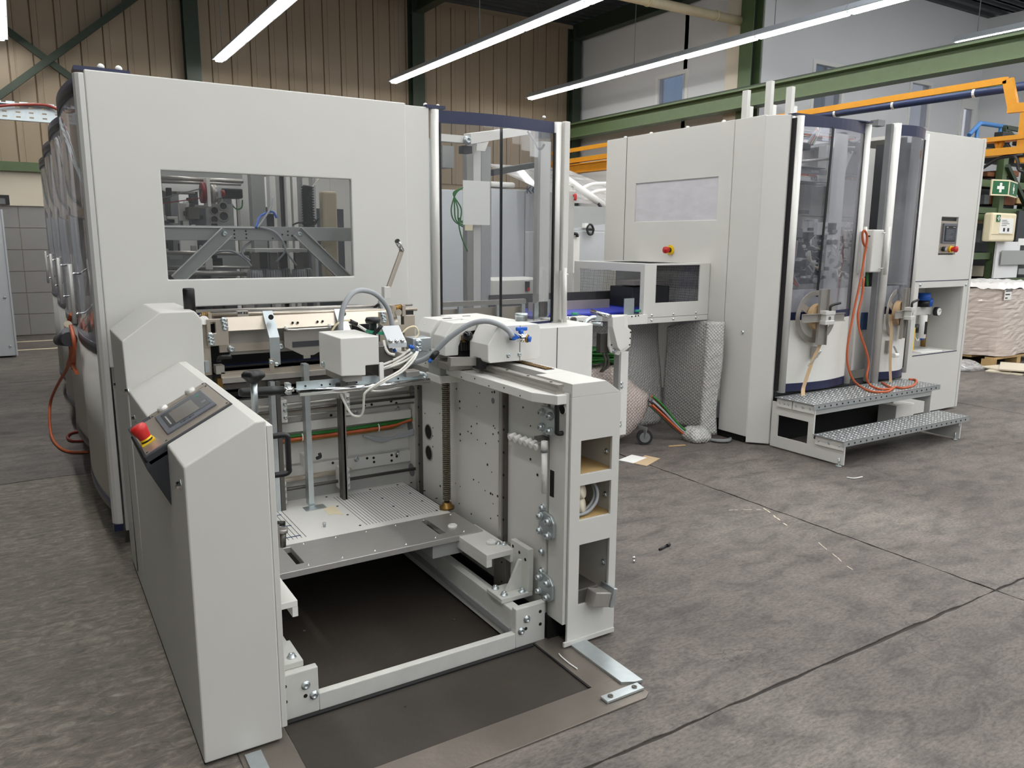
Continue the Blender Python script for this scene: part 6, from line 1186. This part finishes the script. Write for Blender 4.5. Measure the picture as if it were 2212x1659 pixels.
for x_, y_ in ((4.10, 4.56), (3.62, 4.62), (4.05, 5.0)):
    w = MB().cyl((x_-.012, y_-.018, .062), (x_+.012, y_+.018, .062), .062, 20).build('castor_wheel', 'rubber', TR); MB().cyl((x_-.014, y_-.021, .062), (x_+.014, y_+.021, .062), .042, 18).build('wheel_disc', 'grey_mid', w)
    PR('x', [(y_-.03, .06), (y_+.01, .06), (y_+.06, .15), (y_-.05, .15)], x_-.022, x_-.016).build('castor_fork', 'zinc', TR)
gc = thing('green_cable_coil', 'coil of green cables lying on top of the wrapped trolley', 'cable', (3.75, 4.85, .64))
for k in range(26):
    rr = random.uniform(.10, .21); zz = .665+random.uniform(0, .10); cx, cy = 3.76+random.uniform(-.03, .03), 4.83+random.uniform(-.03, .03)
    pts = [(cx+rr*1.25*math.cos(a), cy+rr*.75*math.sin(a), zz+.012*math.sin(3*a+k)-(.03 if math.cos(a) > .5 else 0)) for a in [2*math.pi*j/12+k for j in range(13)]]
    T(pts, .009, 6, 2).build('cable_loop', 'green_cable', gc)
cb = thing('cable_bundle', 'bundle of orange grey and green cables ending in a grey sleeve on the floor', 'cable', (4.45, 4.5, 0))
cols = ['orange_cable', 'orange_cable', 'grey_cable', 'green_cable', 'grey_cable', 'purple_cable', 'grey_cable', 'black', 'green_cable', 'orange_cable']
for k, c_ in enumerate(cols):
    o = (k % 4-1.5)*.018; p = (k//4-1)*.018
    T([(4.20, 4.62+o, .34+p*2), (4.28, 4.58+o, .26+p*2), (4.40, 4.54+o, .13+p*1.2), (4.47, 4.50+o, .065+p), (4.54, 4.45+o, .04+p*.6+.01), (4.60, 4.40+o, .03+p*.5+.01)], .009).build('strand', c_, cb)
sl = loft([(.004, 4.46, 4.66, 4.34, 4.52, 4), (.05, 4.44, 4.66, 4.35, 4.53, 4), (.10, 4.47, 4.62, 4.38, 4.52, 3), (.11, 4.49, 4.60, 4.40, 4.50, 3)], 20).build('sleeve', 'bubble', cb); MB().ring((4.50, 4.48, .055), (1, -.5, -.5), .05, .056, .008, 20).build('cable_tie', 'white', cb)
for k in range(3): T([(4.60, 4.42, .02), (4.64, 4.33-.02*k, .016), (4.72, 4.28-.015*k, .016), (4.80, 4.30, .016)], .011).build('strand', 'grey_mid', cb)
for nm, pts, m_ in (('white paper sheet lying on the floor beside the feeder column', [(3.62, 4.30), (3.80, 4.36), (3.84, 4.24), (3.66, 4.18)], 'paper'), ('cardboard scrap on the floor under the white paper', [(3.66, 4.20), (3.88, 4.30), (3.92, 4.18), (3.70, 4.08)], 'card'), ('short wooden strip lying on the floor beside the trolley wheel', [(4.22, 4.40), (4.36, 4.36), (4.365, 4.38), (4.225, 4.42)], 'wood')):
    tag(PR('z', pts, .001, .004 if m_ != 'paper' else .006).build('floor_scrap', m_), nm, 'scrap')
# ================================================================ floor plates and small floor items
fp_ = thing('floor_plate', 'worn steel floor frame plate in front of the feeder', 'plate', (1.2, 2.0, 0))
m = MB().prism('z', [(.50, 1.880), (1.745, 1.880), (1.775, 1.90), (1.775, 2.03), (.62, 2.03), (.60, 2.03)], .0005, .006); m.build('front_strip', 'floor_steel', fp_, bev=.001)
PR('z', [(1.617, 2.031), (1.735, 2.031), (1.735, 2.40), (1.66, 2.42), (1.617, 2.40)], .0005, .006).build('side_strip', 'floor_steel', fp_, bev=.001); PR('z', [(.44, 2.031), (.60, 2.031), (.60, 2.40), (.44, 2.40)], .0005, .006).build('side_strip', 'floor_steel', fp_, bev=.001)
B(.605, 1.612, 2.035, 3.7, .0004, .002).build('dark_sheet', 'floor_sheet', fp_); B(1.608, 1.614, 2.035, 2.40, .002, .007).build('rubber_edge', 'black', fp_); B(.61, 1.60, 2.385, 2.40, .002, .008).build('rubber_edge', 'black', fp_)
sb_ = B(1.60, 1.77, 1.918, 1.958, .007, .017).build('stop_block', 'zinc', fp_, bev=.002)
for x_ in (1.63, 1.74): MB().lathe((x_, 1.938, .017), (0, 0, 1), [(.010, 0), (.010, .003), (.004, .003), (.004, .001), (0, .001)], 12).build('screw', 'steel_dark', sb_)
tag(PR('z', [(1.722, 2.30), (1.800, 2.30), (1.800, 1.960), (1.77, 1.965), (1.722, 1.990)], .006, .016).build('zinc_strip', 'zinc', bev=.001), 'galvanised flat bar lying on the floor under the right column', 'metal strip')
tag(PR('z', [(.455, 2.12), (.505, 2.12), (.505, 2.29), (.455, 2.29)], .006, .012).build('zinc_strip', 'zinc'), 'galvanised flat bar end under the control desk at the bottom edge', 'metal strip')
tag(T([(1.649, 2.28, 0.009), (1.644, 2.251, 0.009), (1.642, 2.2, 0.009), (1.645, 2.153, 0.009)], .0028, 6).build('cable_tie', 'white'), 'white cable tie on the steel floor plate', 'cable tie')
tag(T([(4.703, 3.161, 0.005), (4.728, 3.121, 0.005), (4.807, 3.111, 0.005)], .004, 6).build('cable_tie', 'white'), 'white cable tie on the floor in front of the steps', 'cable tie')
t = thing('floor_bolt', 'black screw lying on the concrete floor', 'bolt', (2.766, 2.888, 0)); MB().cyl((2.709, 2.865, 0.007), (2.786, 2.885, 0.007), .006, 10).build('shank', 'black', t); MB().cyl((2.78, 2.882, 0.008), (2.802, 2.888, 0.008), .009, 10).build('head', 'black', t)
t = thing('floor_bolt', 'small silver screw standing on the concrete floor', 'bolt', (2.496, 2.817, 0)); MB().cyl((2.49, 2.81, 0.004), Vector((2.49, 2.81, 0.004))+Vector((.008, .012, .014)), .005, 10).build('shank', 'chrome', t); MB().cyl(Vector((2.49, 2.81, 0.004))+Vector((.008, .012, .014)), Vector((2.49, 2.81, 0.004))+Vector((.012, .018, .022)), .009, 8).build('head', 'chrome', t)
k = 0
for p, r_, nm in (((0.858, 2.984, 0.004), .007, 'ring nut on the dark sheet below the lift table'), ((0.995, 2.279, 0.004), .004, 'tiny black screw on the dark floor sheet'), ((1.434, 2.748, 0.004), .009, 'black washer on the dark floor sheet')):
    tag(MB().ring(p, (.2, .3, 1), r_*.5, r_, .004, 14).build('loose_nut', 'steel_dark'), nm, 'nut')
# ================================================================ orange cable at the left
lc_ = thing('plug_cable', 'orange cable with grey plug hung on the side door, trailing on the floor at left', 'cable', (.17, 6.3, 0))
T([(0.25, 5.76, 1.112), (0.24, 5.907, 1.063), (0.23, 5.854, 1.038), (0.22, 5.742, 1.013)], .014).build('cable_run', 'orange_cable', lc_); B(.195, .225, 5.80, 5.92, .95, 1.0).build('plug_body', 'grey_mid', lc_, bev=.01); MB().cyl((0.2, 6.949, 0.811), (0.2, 5.162, 1.016), .042, 16).build('plug_shell', 'dark', lc_); MB().cyl((0.21, 5.407, 1.081), (0.21, 5.506, 1.026), .022, 12).build('strain_relief', 'beige', lc_); MB().cyl((0.2, 5.991, 0.958), (0.2, 5.256, 1.047), .03, 12).build('plug_neck', 'grey_cable', lc_)
for pts in (((0.22, 5.329, 1.071), (0.22, 5.405, 0.968), (0.22, 5.786, 0.833), (0.22, 6.374, 0.697)), ((0.22, 5.318, 1.078), (0.22, 5.12, 1.001), (0.22, 5.337, 0.863), (0.22, 5.555, 0.787)), ((0.21, 5.032, 1.101), (0.21, 4.86, 1.018), (0.21, 5.238, 0.864), (0.21, 4.905, 0.855)), ((0.22, 5.4, 1.059), (0.22, 5.623, 0.928), (0.22, 5.617, 0.84), (0.22, 5.782, 0.773))): T(pts, .011).build('cable_run', 'orange_cable', lc_)
T([(0.23, 5.571, 1.047), (0.22, 5.588, 0.888), (0.21, 6.222, 0.695), (0.16, 6.901, 0.475), (0.11, 7.384, 0.266), (0.088, 7.337, 0.14), (0.084, 7.212, 0.03), (0.104, 6.888, 0.012), (0.155, 6.62, 0.012), (0.226, 6.518, 0.012), (0.307, 6.485, 0.012)], .011).build('cable_run', 'orange_cable', lc_)
T([(0.322, 7.21, 0.012), (0.265, 7.225, 0.012), (0.212, 7.166, 0.012), (0.194, 7.053, 0.012), (0.216, 6.921, 0.012), (0.3, 6.871, 0.012)], .011).build('cable_run', 'red_cable', lc_)
# ================================================================ goods and racks at the right
PL = thing('wrapped_pallet', 'tall pallet load wrapped in stretch film at the right edge', 'pallet', (11.4, 5.8, 0))
px0, px1, py0, py1 = 10.72, 12.1, 5.22, 6.28
def wrapf(lv):
    n = 64; v = []; f = []
    for li, z in enumerate(lv):
        for i in range(n):
            a = 2*math.pi*i/n; ca, sa = math.cos(a), math.sin(a); r = 1/(abs(ca)**14+abs(sa)**14)**(1/14); j = random.uniform(-.006, .006)
            v.append(((px0+px1)/2+((px1-px0)/2+j)*r*ca, (py0+py1)/2+((py1-py0)/2+j)*r*sa, z+.010*math.sin(7*a+li)))
    for l in range(len(lv)-1): f += [(l*n+i, l*n+(i+1) % n, (l+1)*n+(i+1) % n, (l+1)*n+i) for i in range(n)]
    f += [tuple(range((len(lv)-1)*n, len(lv)*n))]
    return MB().add(v, f, False)
zt2 = 1.061
wrapf([.13+(zt2-.18)*k/26 for k in range(27)]).build('film_wrap', 'wrap', PL)
m = MB(); n = 22; v = []; f = []
for i in range(n+1):
    for j in range(n+1): 
        e_ = min(i, n-i, j, n-j); v.append((px0-.015+(px1-px0+.03)*i/n, py0-.015+(py1-py0+.03)*j/n, zt2+.02+random.uniform(-.012, .02)-(.07 if e_ == 0 else 0)))
for i in range(n):
    for j in range(n): a = i*(n+1)+j; f.append((a, a+1, a+n+2, a+n+1))
m.add(v, f, True).build('top_film', 'wrap_white', PL)
for k in range(5): B(px0+.02, px1-.02, py0+.02+k*.29, py0+.14+k*.29, .09, .12).build('pallet_board', 'wood', PL)
for x_ in (px0+.02, (px0+px1)/2-.05, px1-.12):
    for y_ in (py0+.03, py1-.2): B(x_, x_+.1, y_, y_+.15, 0, .09).build('pallet_block', 'wood', PL)
lb = B(10.753, 10.917, py0-.012, py0-.004, 0.876, 1.003).build('pallet_label', 'paper', PL)
for k in range(3): B(10.765, 10.765+.06+.05*k, py0-.014, py0-.012, 0.895+k*.045, 0.895+.015+k*.045).build('label_print', 'ink', lb)
for k, (x_, y_, a_) in enumerate(((10.60, 4.95, 12), (10.72, 4.98, -8), (10.66, 4.90, 25))):
    m = MB().box(x_-.35, x_+.35, y_-.2, y_+.2, .002+.02*k, .018+.02*k); m.rot((x_, y_, 0), 'z', a_); tag(m.build('cardboard_sheet', 'card_pale'), ('lowest', 'middle', 'topmost')[k]+' flattened cardboard sheet on the floor at the pallet foot', 'cardboard', 'flattened cardboard at the pallet')
m = loft([(.003, 9.95, 10.55, 5.15, 5.6, 3), (.05, 10.0, 10.5, 5.2, 5.55, 2.5), (.10, 10.1, 10.4, 5.25, 5.5, 2.2), (.11, 10.2, 10.3, 5.3, 5.4, 2)], 18); tag(m.build('plastic_film', 'film'), 'crumpled clear film on the floor beside the pallet', 'film')
# rack
RK = thing('storage_rack', 'green storage rack behind the wrapped pallet', 'rack', (13.3, 6.6, 0))
for x_ in (12.716, 12.716+2.6):
    B(x_, x_+.13, 6.4, 6.5, 0, 2.98).build('upright', 'green_steel', RK); B(x_, x_+.13, 7.3, 7.4, 0, 2.98).build('upright', 'green_steel', RK)
BR((12.716+.06, 6.38, 2.75), (12.716+1.0, 6.38, 2.0), .06, .06).build('brace', 'green_dark', RK)
XA, XB = 12.217-1.4, 12.716+2.6
for z_ in (1.407, 1.991, 2.079, 2.48, 1.005):
    B(XA, XB, 6.42, 6.48, z_-.05, z_+.05).build('beam', 'green_steel', RK); B(XA, XB, 6.48, 7.3, z_+.02, z_+.045).build('shelf_deck', 'dark', RK)
B(XA, XB, 6.42, 7.4, 2.93, 2.985).build('top_deck', 'green_dark', RK)
bkc = B(XA, XB, 7.45, 7.5, 0, 2.75).build('rack_back', 'dark', RK)
nb = [('brown wooden crate on the rack shelf left of the green upright', 12.633, 12.944, 1.623, 1.793, 'bark_box'), ('small grey box beside the brown crate on the rack', 12.501, 12.62, 1.607, 1.804, 'box_grey'),
 ('dark brown box left of the first aid sign on the rack', 12.687, 12.915, 2.187, 2.326, 'bark_box'), ('grey metal box with black knob on the rack', 12.528, 12.673, 2.182, 2.326, 'box_grey'),
 ('reddish board bundle right of the first aid sign on the rack', 13.092, 13.427, 2.186, 2.328, 'bark_box'), ('plank of raw wood on the rack at the right edge', 13.484, 14.126, 2.22, 2.313, 'wood'),
 ('small orange box above the brown crate on the rack', 12.547, 12.653, 1.896, 1.965, 'card'), ('long wooden board on the upper shelf of the rack', 12.533, 12.931, 2.593, 2.661, 'bark_box'), ('dark box on the upper shelf right of the green upright', 13.088, 13.448, 2.628, 2.718, 'bark_box'),
 ('pale carton on the lowest visible rack shelf', 12.717, 12.881, 1.085, 1.251, 'card_pale')]
for lb_, a, b_, z0, z1, m_ in nb: tag(B(a, b_, 6.52, 6.9, z0, z1).build('stored_box', m_, bev=.01), lb_, 'box', 'boxes on the rack')
nt = B(12.66, 13.355, 6.33, 6.36, 1.069, 1.624).build('notice_board', 'wall_white', RK)
tag(B(12.748, 13.507, 6.29, 6.30, 1.272, 1.491).build('clipboard', 'paint_grey'), 'grey clipboard hanging below the first aid box', 'clipboard')
tag(B(13.211, 13.907, 6.34, 6.38, 1.207, 2.1).build('cover_sheet', 'dark'), 'dark grey panel at the right picture edge beside the first aid box', 'panel')
tag(B(13.276, 13.798, 6.325, 6.335, 1.57, 1.676).build('sticker', 'paper'), 'white sticker on the dark panel at the right edge', 'sticker')
bt = thing('squeeze_bottle', 'white bottle with cap standing behind the wrapped pallet', 'bottle', (13.389, 6.55, 1.113)); MB().lathe((13.392, 6.55, 1.098), (0, 0, 1), [(0, -.08), (.06, -.08), (.06, .10), (.03, .14), (.025, .14)], 14).build('body', 'white', bt); MB().cyl(Vector((13.392, 6.55, 1.098))+Vector((0, 0, .14)), Vector((13.392, 6.55, 1.098))+Vector((0, 0, .19)), .028, 12).build('cap', 'white', bt); B(bt.location.x-.055, bt.location.x+.055, 6.48, 6.49, bt.location.z+.03, bt.location.z+.07).build('label', 'card', bt)
# first aid sign and cabinet
fs = thing('first_aid_sign', 'green first aid sign with white crosses projecting from the rack', 'sign', (12.439, 6.2, 2.31))
za_, zb_ = 2.286, 2.514; xa_, xm_, xr_ = 12.095, 12.433, 13.124
def face(a, b_, nm):
    a, b_ = Vector(a), Vector(b_); d = (b_-a); L_ = d.length; d.normalize(); nrm = Vector((d.y, -d.x)); 
    def q(u0, u1, z0, z1, o, t): 
        P = [a+d*u0+nrm*o, a+d*u1+nrm*o, a+d*u1+nrm*(o-t), a+d*u0+nrm*(o-t)]; return MB().prism('z', [tuple(p) for p in P], z0, z1)
    o_ = q(0, L_, za_, zb_, 0, .02).build('sign_panel', 'ivory', fs); q(.02, L_-.02, za_+.02, zb_-.02, .002, .004).build('green_field', 'green_sign', o_)
    c_, h_ = L_/2, (za_+zb_)/2; s_ = (zb_-za_)*.30; w_ = s_*.32*min(1, L_/(zb_-za_)) ; q(c_-w_, c_+w_, h_-s_, h_+s_, .004, .003).build('cross_bar', 'white', o_); q(c_-s_*min(1, L_/(zb_-za_)), c_+s_*min(1, L_/(zb_-za_)), h_-s_*.32, h_+s_*.32, .0045, .003).build('cross_bar', 'white', o_)
face((xa_, 6.22), (xm_, 6.14), 'l'); face((xm_, 6.14), (xr_, 6.36), 'r')
fa = thing('first_aid_cabinet', 'ivory first aid cabinet hanging on the rack upright', 'cabinet', (12.599, 6.2, 1.631))
B(12.196, 12.887, 6.20, 6.34, 1.624, 2.044).build('body', 'ivory', fa, bev=.03); xw = 12.196; zc2 = 1.624
c_ = B(xw+.09, xw+.19, 6.19, 6.2, zc2+.29, zc2+.39).build('cross_badge', 'green_sign', fa); B(xw+.128, xw+.152, 6.186, 6.19, zc2+.305, zc2+.375).build('cross_bar', 'white', c_); B(xw+.105, xw+.175, 6.186, 6.19, zc2+.328, zc2+.352).build('cross_bar', 'white', c_)
c_ = B(xw+.20, xw+.58, 6.19, 6.2, zc2+.12, zc2+.34).build('notice', 'paper', fa)
for k in range(4): B(xw+.24, xw+.38+.04*(k % 3), 6.187, 6.19, zc2+.31-.025*k, zc2+.316-.025*k).build('print_line', 'ink', c_)
for x_ in (.30, .42): B(xw+x_, xw+x_+.05, 6.187, 6.19, zc2+.15, zc2+.20).build('pictogram', 'ink', c_)
B(xw+.01, xw+.60, 6.192, 6.2, zc2+.105, zc2+.109).build('door_joint', 'beige', fa)
# things on top of the rack, blue railing
BL = thing('blue_railing', 'bright blue tubular railing above the rack at right', 'railing', (13.642, 7.2, 3.357)); MB().tube([(13.135, 7.2, 3.306), (13.413, 7.2, 3.499), (13.494, 7.2, 3.513), (14.19, 7.2, 3.517)], .035, 10, 3).build('top_rail', 'blue_rail', BL); MB().cyl(((13.365, 7.2, 3.46)[0], 7.2, 2.985), (13.365, 7.2, 3.46), .03, 10).build('baluster', 'blue_rail', BL); MB().cyl(((14.073, 7.2, 3.508)[0], 7.2, 2.985), (14.073, 7.2, 3.508), .03, 10).build('baluster', 'blue_rail', BL)
t = thing('welded_trestle', 'dark green welded frame on top of the rack', 'frame', (13.064, 6.6, 3.115)); BR((13.096, 6.6, 2.979), (13.021, 6.6, 3.358), .06, .06).build('post', 'green_dark', t); BR((13.022, 6.6, 3.351), (13.499, 6.6, 3.347), .06, .06).build('rail', 'green_dark', t); BR((13.069, 6.6, 3.328), (13.523, 6.6, 3.132), .05, .05).build('diagonal', 'green_dark', t)
for k, (p, q, r_) in enumerate((((12.747, 6.86, 3.187), (13.279, 6.9, 3.292), .05), ((12.955, 7.06, 3.236), (13.519, 7.1, 3.352), .05), ((12.571, 6.68, 3.136), (13.144, 6.72, 3.222), .04))): tag(MB().cyl((p[0], p[1], 2.986+r_), (q[0], q[1], 2.986+r_), r_, 14).build('pale_tube', 'paint_white'), ('middle', 'left', 'right')[k]+' pale tube of the three lying on the rack top', 'tube', 'tubes on the rack top')
for k, p in enumerate(((12.811, 6.65, 3.171), (13.361, 6.65, 3.175), (12.632, 6.65, 3.077))): tag(B(p[0]-.12, p[0]+.12, 6.45, 6.58, p[2]-.08, p[2]+.08).build('dark_part', 'black', bev=.01), ('box shaped', 'wide', 'small')[k]+' dark machine part on the rack top '+('beside the pale tubes', 'below the welded frame', 'above the yellow boom')[k], 'part')
# ================================================================ yellow jib crane
JC = thing('jib_crane', 'yellow jib crane with long boom behind the right machine', 'crane', (9.8, 4.8, 0)); XJ = 9.8; zt3 = 3.41
BR((XJ, 5.0, 3.44), (XJ, 14.2, 3.41), .05, .075).build('upper_tie', 'yellow_crane', JC); BR((9.8, 4.993, 3.445), (9.8, 4.894, 3.108), .05, .11, (0, 1, 0)).build('link', 'yellow_crane', JC)
BR((XJ, 3.6, 3.08), (XJ, 4.95, 3.12), .07, .10).build('head_arm', 'yellow_crane', JC); B(XJ-.08, XJ+.08, 4.62, 4.78, 2.5, 3.05).build('mast_head', 'yellow_crane', JC); MB().cyl((XJ, 3.6, 0), (XJ, 3.6, 3.3), .12, 18).build('mast', 'yellow_crane', JC)
zq = 3.033; B(XJ-.09, XJ+.09, 8.4, 14.2, zq-.09, zq-.07).build('boom_flange', 'yellow_crane', JC); B(XJ-.09, XJ+.09, 8.4, 14.2, zq+.07, zq+.09).build('boom_flange', 'yellow_crane', JC); B(XJ-.05, XJ+.05, 8.4, 14.2, zq-.07, zq+.07).build('boom_web', 'yellow_crane', JC)
z9 = 3.196; B(XJ-.05, XJ+.05, 8.4, 14.2, z9-.04, z9+.05).build('cable_rail', 'yellow_crane', JC)
B(XJ-.1, XJ+.1, 3.6, 5.2, 2.60, 2.68).build('bracket_arm', 'yellow_crane', JC); B(XJ-.1, XJ+.1, 4.66, 5.2, 2.76, 2.81).build('bracket_arm', 'yellow_crane', JC); MB().tube([(9.8, 5.049, 2.787), (9.8, 5.019, 2.701), (9.8, 4.998, 2.699), (9.8, 4.976, 2.78)], .03, 8, 2).build('hook_loop', 'yellow_crane', JC)
T([(9.75, 4.9, 2.728), (9.75, 4.841, 2.646), (9.7, 4.744, 2.533), (9.7, 4.717, 2.429), (9.7, 4.654, 2.39)], .018).build('supply_cable', 'black', JC); T([(9.75, 5.204, 2.429), (9.75, 5.056, 2.524), (9.75, 4.933, 2.577), (9.7, 4.676, 2.578)], .02).build('supply_cable', 'black', JC)
t = thing('blue_pipe', 'dark blue pipe with white clips running below the yellow tie', 'pipe', (10.1, 6.138, 3.416)); MB().cyl((10.1, 7.818, 3.411), (10.1, 4.896, 3.401), .05, 14).build('pipe', 'blue_pipe', t)
for p in ((10.1, 7.461, 3.411), (10.1, 6.577, 3.406), (10.1, 5.518, 3.4)): MB().ring(p, (0, 1, 0), .05, .058, .03, 14).build('pipe_clip', 'white', t)
T([(10.08, 6.774, 3.425), (10.08, 6.068, 3.438), (10.08, 5.658, 3.445), (10.08, 5.329, 3.449), (10.08, 4.954, 3.423)], .012).build('pipe_cable', 'green_cable', t); B(10.0, 10.2, 4.4, 4.7, 3.05, 3.3).build('pipe_bracket', 'dark', t)
# ================================================================ machine and canopy between the two machines
WM = thing('white_machine', 'white machine with black handwheel between the two large machines', 'machine', (6.3, 8.3, 0))
B(5.75, 6.75, 8.0, 8.9, 0, 1.711).build('body', 'paint_cool', WM, bev=.01); PR('y', [(5.75, 1.725), (6.75, 1.725), (6.75, 1.841), (6.39, 1.806)], 8.0, 8.02).build('front_wedge', 'paint_cool', WM); B(5.75, 6.8, 8.3, 8.35, 1.6, 2.034).build('rear_panel', 'paint_grey', WM)
hw = MB().ring((6.111, 7.95, 1.733), (.3, -1, .1), .055, .075, .02, 24).build('handwheel', 'black', WM); BR(Vector((6.111, 7.95, 1.733))-Vector((.06, 0, 0)), Vector((6.111, 7.95, 1.733))+Vector((.06, 0, 0)), .02, .03).build('spoke', 'black', hw)
MB().tube([(5.795, 7.9, 1.662), (5.823, 7.9, 1.679), (5.866, 7.9, 1.674), (5.874, 7.9, 1.64)], .02, 8, 3).build('bow_handle', 'black', WM); B(5.835, 5.928, 7.92, 7.98, 1.2, 1.651).build('door_strip', 'white', WM); B(6.015, 6.073, 7.94, 7.99, 1.755, 1.812).build('hinge_block', 'white', WM)
CN = thing('clear_canopy', 'hinged clear canopy with white tubular frame above the white machine', 'canopy', (6.866, 9, 2.109)); MB().cyl((6.352, 8.8, 2.403), (7.057, 8.8, 2.044), .05, 14).build('frame_tube', 'white', CN); T([(6.588, 8.8, 2.291), (6.862, 8.9, 2.369), (7.272, 9, 2.405)], .025).build('rib', 'white', CN); T([(6.725, 8.8, 2.222), (6.947, 8.9, 2.279), (7.275, 9, 2.315)], .025).build('rib', 'white', CN); MB().tube([(6.859, 8.75, 2.1), (6.936, 8.75, 2.008), (6.971, 8.75, 1.94)], .02, 8, 2).build('gas_spring', 'black', CN)
PR('x', [(8.8, 2.1), (11, 2.75), (11, 2.78), (8.8, 2.13)], 6.4, 7.9).build('clear_sheet', 'film', CN)
t = thing('switch_cabinet', 'narrow pale cabinet with red lever beside the glass door', 'cabinet', (4.554, 6.2, 1.419)); B(4.492, 4.57, 6.2, 6.5, 0, 2.065).build('body', 'paint', t, bev=.005); MB().tube([(4.546, 6.18, 2.018), (4.547, 6.16, 2.026), (4.541, 6.15, 2.003), (4.536, 6.15, 1.973)], .014, 8, 3).build('lever', 'red', t); MB().ring((4.599, 6.3, 2.099), (0, 1, 0), .02, .04, .03, 16).build('lifting_eye', 'paint_white', t)
wq2 = B(11.05, 11.643, 14.9, 14.96, 2.369, 2.484).build('window_4', 'sky_glow'); wq2['kind'] = 'structure'

for k, (pts, nm) in enumerate(((((3.713, 3.033, 0), (3.588, 2.761, 0)), 'white chalk dashes on the floor beside the long joint'), (((3.529, 2.505, -0), (3.364, 2.183, 0)), 'thin white scratch on the concrete in front of the steps'), (((3.505, 3.118, 0), (3.681, 3.023, -0)), 'faint white chalk line meeting the long joint'))):
    m = MB(); a, b_ = Vector(pts[0]), Vector(pts[1]); n = 7
    for i in range(n):
        if i % 3 == 2: continue
        m.bar(a.lerp(b_, i/n)+Vector((random.uniform(-.004, .004), 0, .0008)), a.lerp(b_, (i+.9)/n)+Vector((random.uniform(-.004, .004), 0, .0008)), .008 if k == 0 else .004, .0012)
    tag(m.build('chalk_mark', 'wall_cream'), nm, 'marking')
